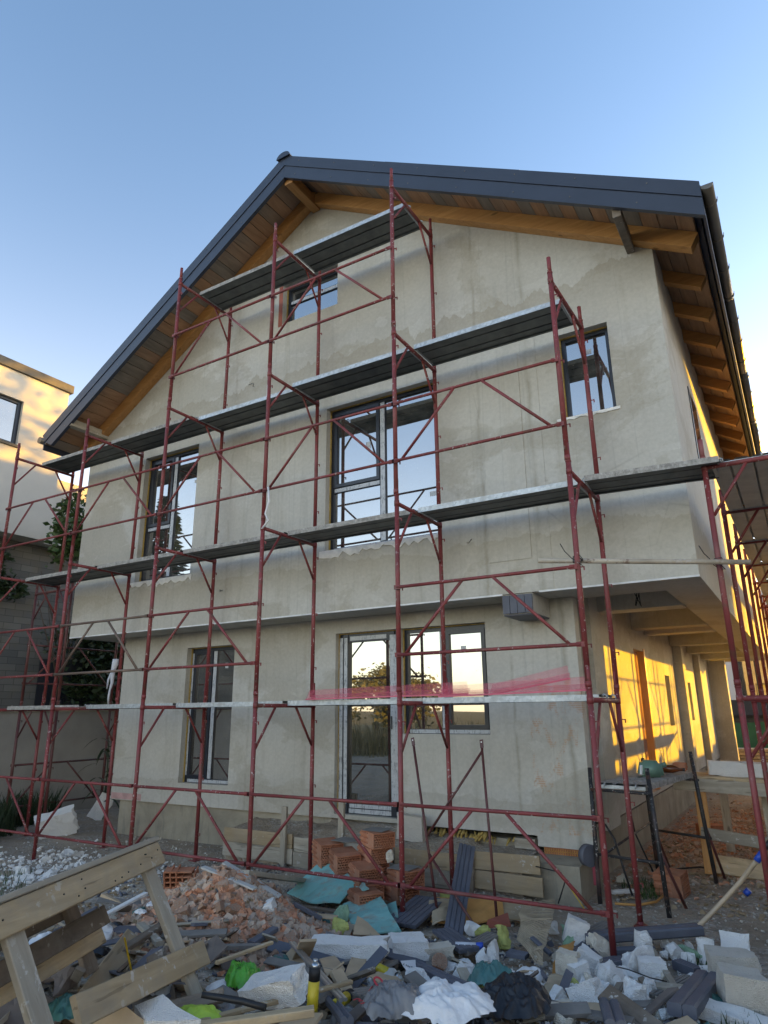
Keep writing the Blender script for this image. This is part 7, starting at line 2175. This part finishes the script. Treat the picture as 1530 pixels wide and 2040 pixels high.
# float / trowel stuck at the plank edge, wheel-like reel and cable by the wall corner
o = recentre(MB().tube((-0.55, 1.42, 0.40), (-0.49, 1.38, 0.40), 0.10, 18).build('cable_reel', 'deck_grey')); tag(o, 'grey disc reel hanging at the foundation corner', 'reel')
o = recentre(MB().path([(-0.56, 1.9, 0.62), (-0.45, 1.85, 0.62), (-0.36, 1.80, 0.5), (-0.29, 1.76, 0.25), (-0.22, 1.72, 0.02)], 0.011, 8).build('cable', 'cable_black')); tag(o, 'thick black cable dropping from the pier to the ground', 'cable', 'black cables by the pier')
o = recentre(MB().path([(-0.5, 3.1, 0.6), (-0.42, 2.9, 0.62), (-0.36, 2.75, 0.42), (-0.2, 2.7, 0.05), (0.0, 3.1, 0.03), (0.2, 3.3, 0.03), (0.42, 3.2, 0.03)], 0.010, 8).build('cable', 'cable_black')); tag(o, 'black cable coiling along the ground behind the trestle', 'cable', 'black cables by the pier')
o = recentre(MB().prism([(-0.66, GY - 0.03, 0.06), (-0.55, GY - 0.03, 0.06), (-0.55, GY - 0.03, 0.40), (-0.68, GY - 0.03, 0.40)], (0, 0.006, 0)).build('mesh_profile', 'pink_profile')); tag(o, 'red mesh corner profile hanging below the plaster corner', 'mesh profile')

# ------------------------------------------------------------------ timber trestle and foam at the right edge
wt = empty('timber_trestle', (0.8, 3.6, 0)); tag(wt, 'rough timber trestle with planks beside the side scaffold', 'trestle')
for (p, q, wd, th, m) in (((0.32, 3.15, 0.0), (0.32, 3.15, 0.98), 0.12, 0.035, 'glulam_z'), ((0.95, 3.6, 0.0), (0.95, 3.6, 0.98), 0.10, 0.04, 'grey_wood_z'), ((0.40, 4.6, 0), (0.40, 4.6, .95), .1, .04, 'grey_wood_z')):
    MB().bar(p, q, wd, th, (0, 1, 0), 0.004).build('post', m, wt)
MB().bar((0.05, 3.12, 0.93), (1.25, 3.16, 0.88), 0.035, 0.14, (0, 0, 1), 0.004).build('rail', 'grey_wood', wt)
MB().bar((0.28, 3.11, 0.42), (1.2, 3.15, 0.33), 0.03, 0.12, (0, 0, 1), 0.004).build('rail', 'grey_wood', wt)
MB().bar((0.30, 3.2, 0.10), (1.3, 3.3, 0.02), 0.20, 0.03, (0, -.8, .6), 0.004).build('rail', 'raw_wood', wt)
for i in range(3):
    MB().bar((0.15, 3.20 + .19 * i, 1.0), (1.35, 3.24 + .19 * i, 0.97), 0.18, 0.035, (0, 0, 1), 0.004).build('top_board', 'raw_wood', wt)
me = chunk_mesh('block', (0.62, 0.22, 0.15), 991)
o = link('foam_chunk', me, 'white_foam'); o.location = (0.72, 3.42, 1.085); o.rotation_euler = (0, 0.02, 0.06)
tag(o, 'long white foam slab lying on the timber trestle', 'foam block')
me = chunk_mesh('block', (0.14, 0.14, 0.12), 992)
o = link('clay_piece', me, 'clay'); o.location = (0.10, 3.4, 1.07); tag(o, 'orange clay block end on the timber trestle', 'brick')
# pale hose with a blue coupling
hs = empty('hose', (0.8, 0.1, 0.4)); tag(hs, 'pale plastic hose with a blue coupling rising at the right edge', 'hose')
MB().path(HOSE[:6], 0.0185, 12).build('hose_tube', 'ivory_hose', hs)
MB().tube(HOSE[5], HOSE[6], 0.026, 12).build('coupling', 'blue_plastic', hs)
MB().path([HOSE[6], HOSE[7], HOSE[8]], 0.018, 10).build('black_tail', 'cable_black', hs)
o = recentre(MB().tube((0.72, 2.3, 0.02), (0.76, 2.3, 0.06), 0.03, 10).build('blue_cap', 'blue_plastic')); tag(o, 'small blue cap lying on the dirt of the passage', 'cap')
o = recentre(MB().path([(1.45, 1.0, 0.01), (1.12, 0.55, 0.03), (1.02, 0.25, 0.02), (1.05, -0.1, 0.03), (0.95, -0.4, 0.05), (0.78, -0.62, 0.04)], 0.008, 6).build('cord', 'ivory_hose')); tag(o, 'thin tan cord snaking over the dirt at the right', 'cord')
o = recentre(MB().path([(0.06, 1.95, 0.03), (0.02, 1.6, 0.02), (-0.1, 1.4, 0.02), (-0.3, 1.35, 0.02)], 0.012, 6).build('rope', 'orange_mesh')); tag(o, 'frayed orange rope by the standing clay block', 'rope')
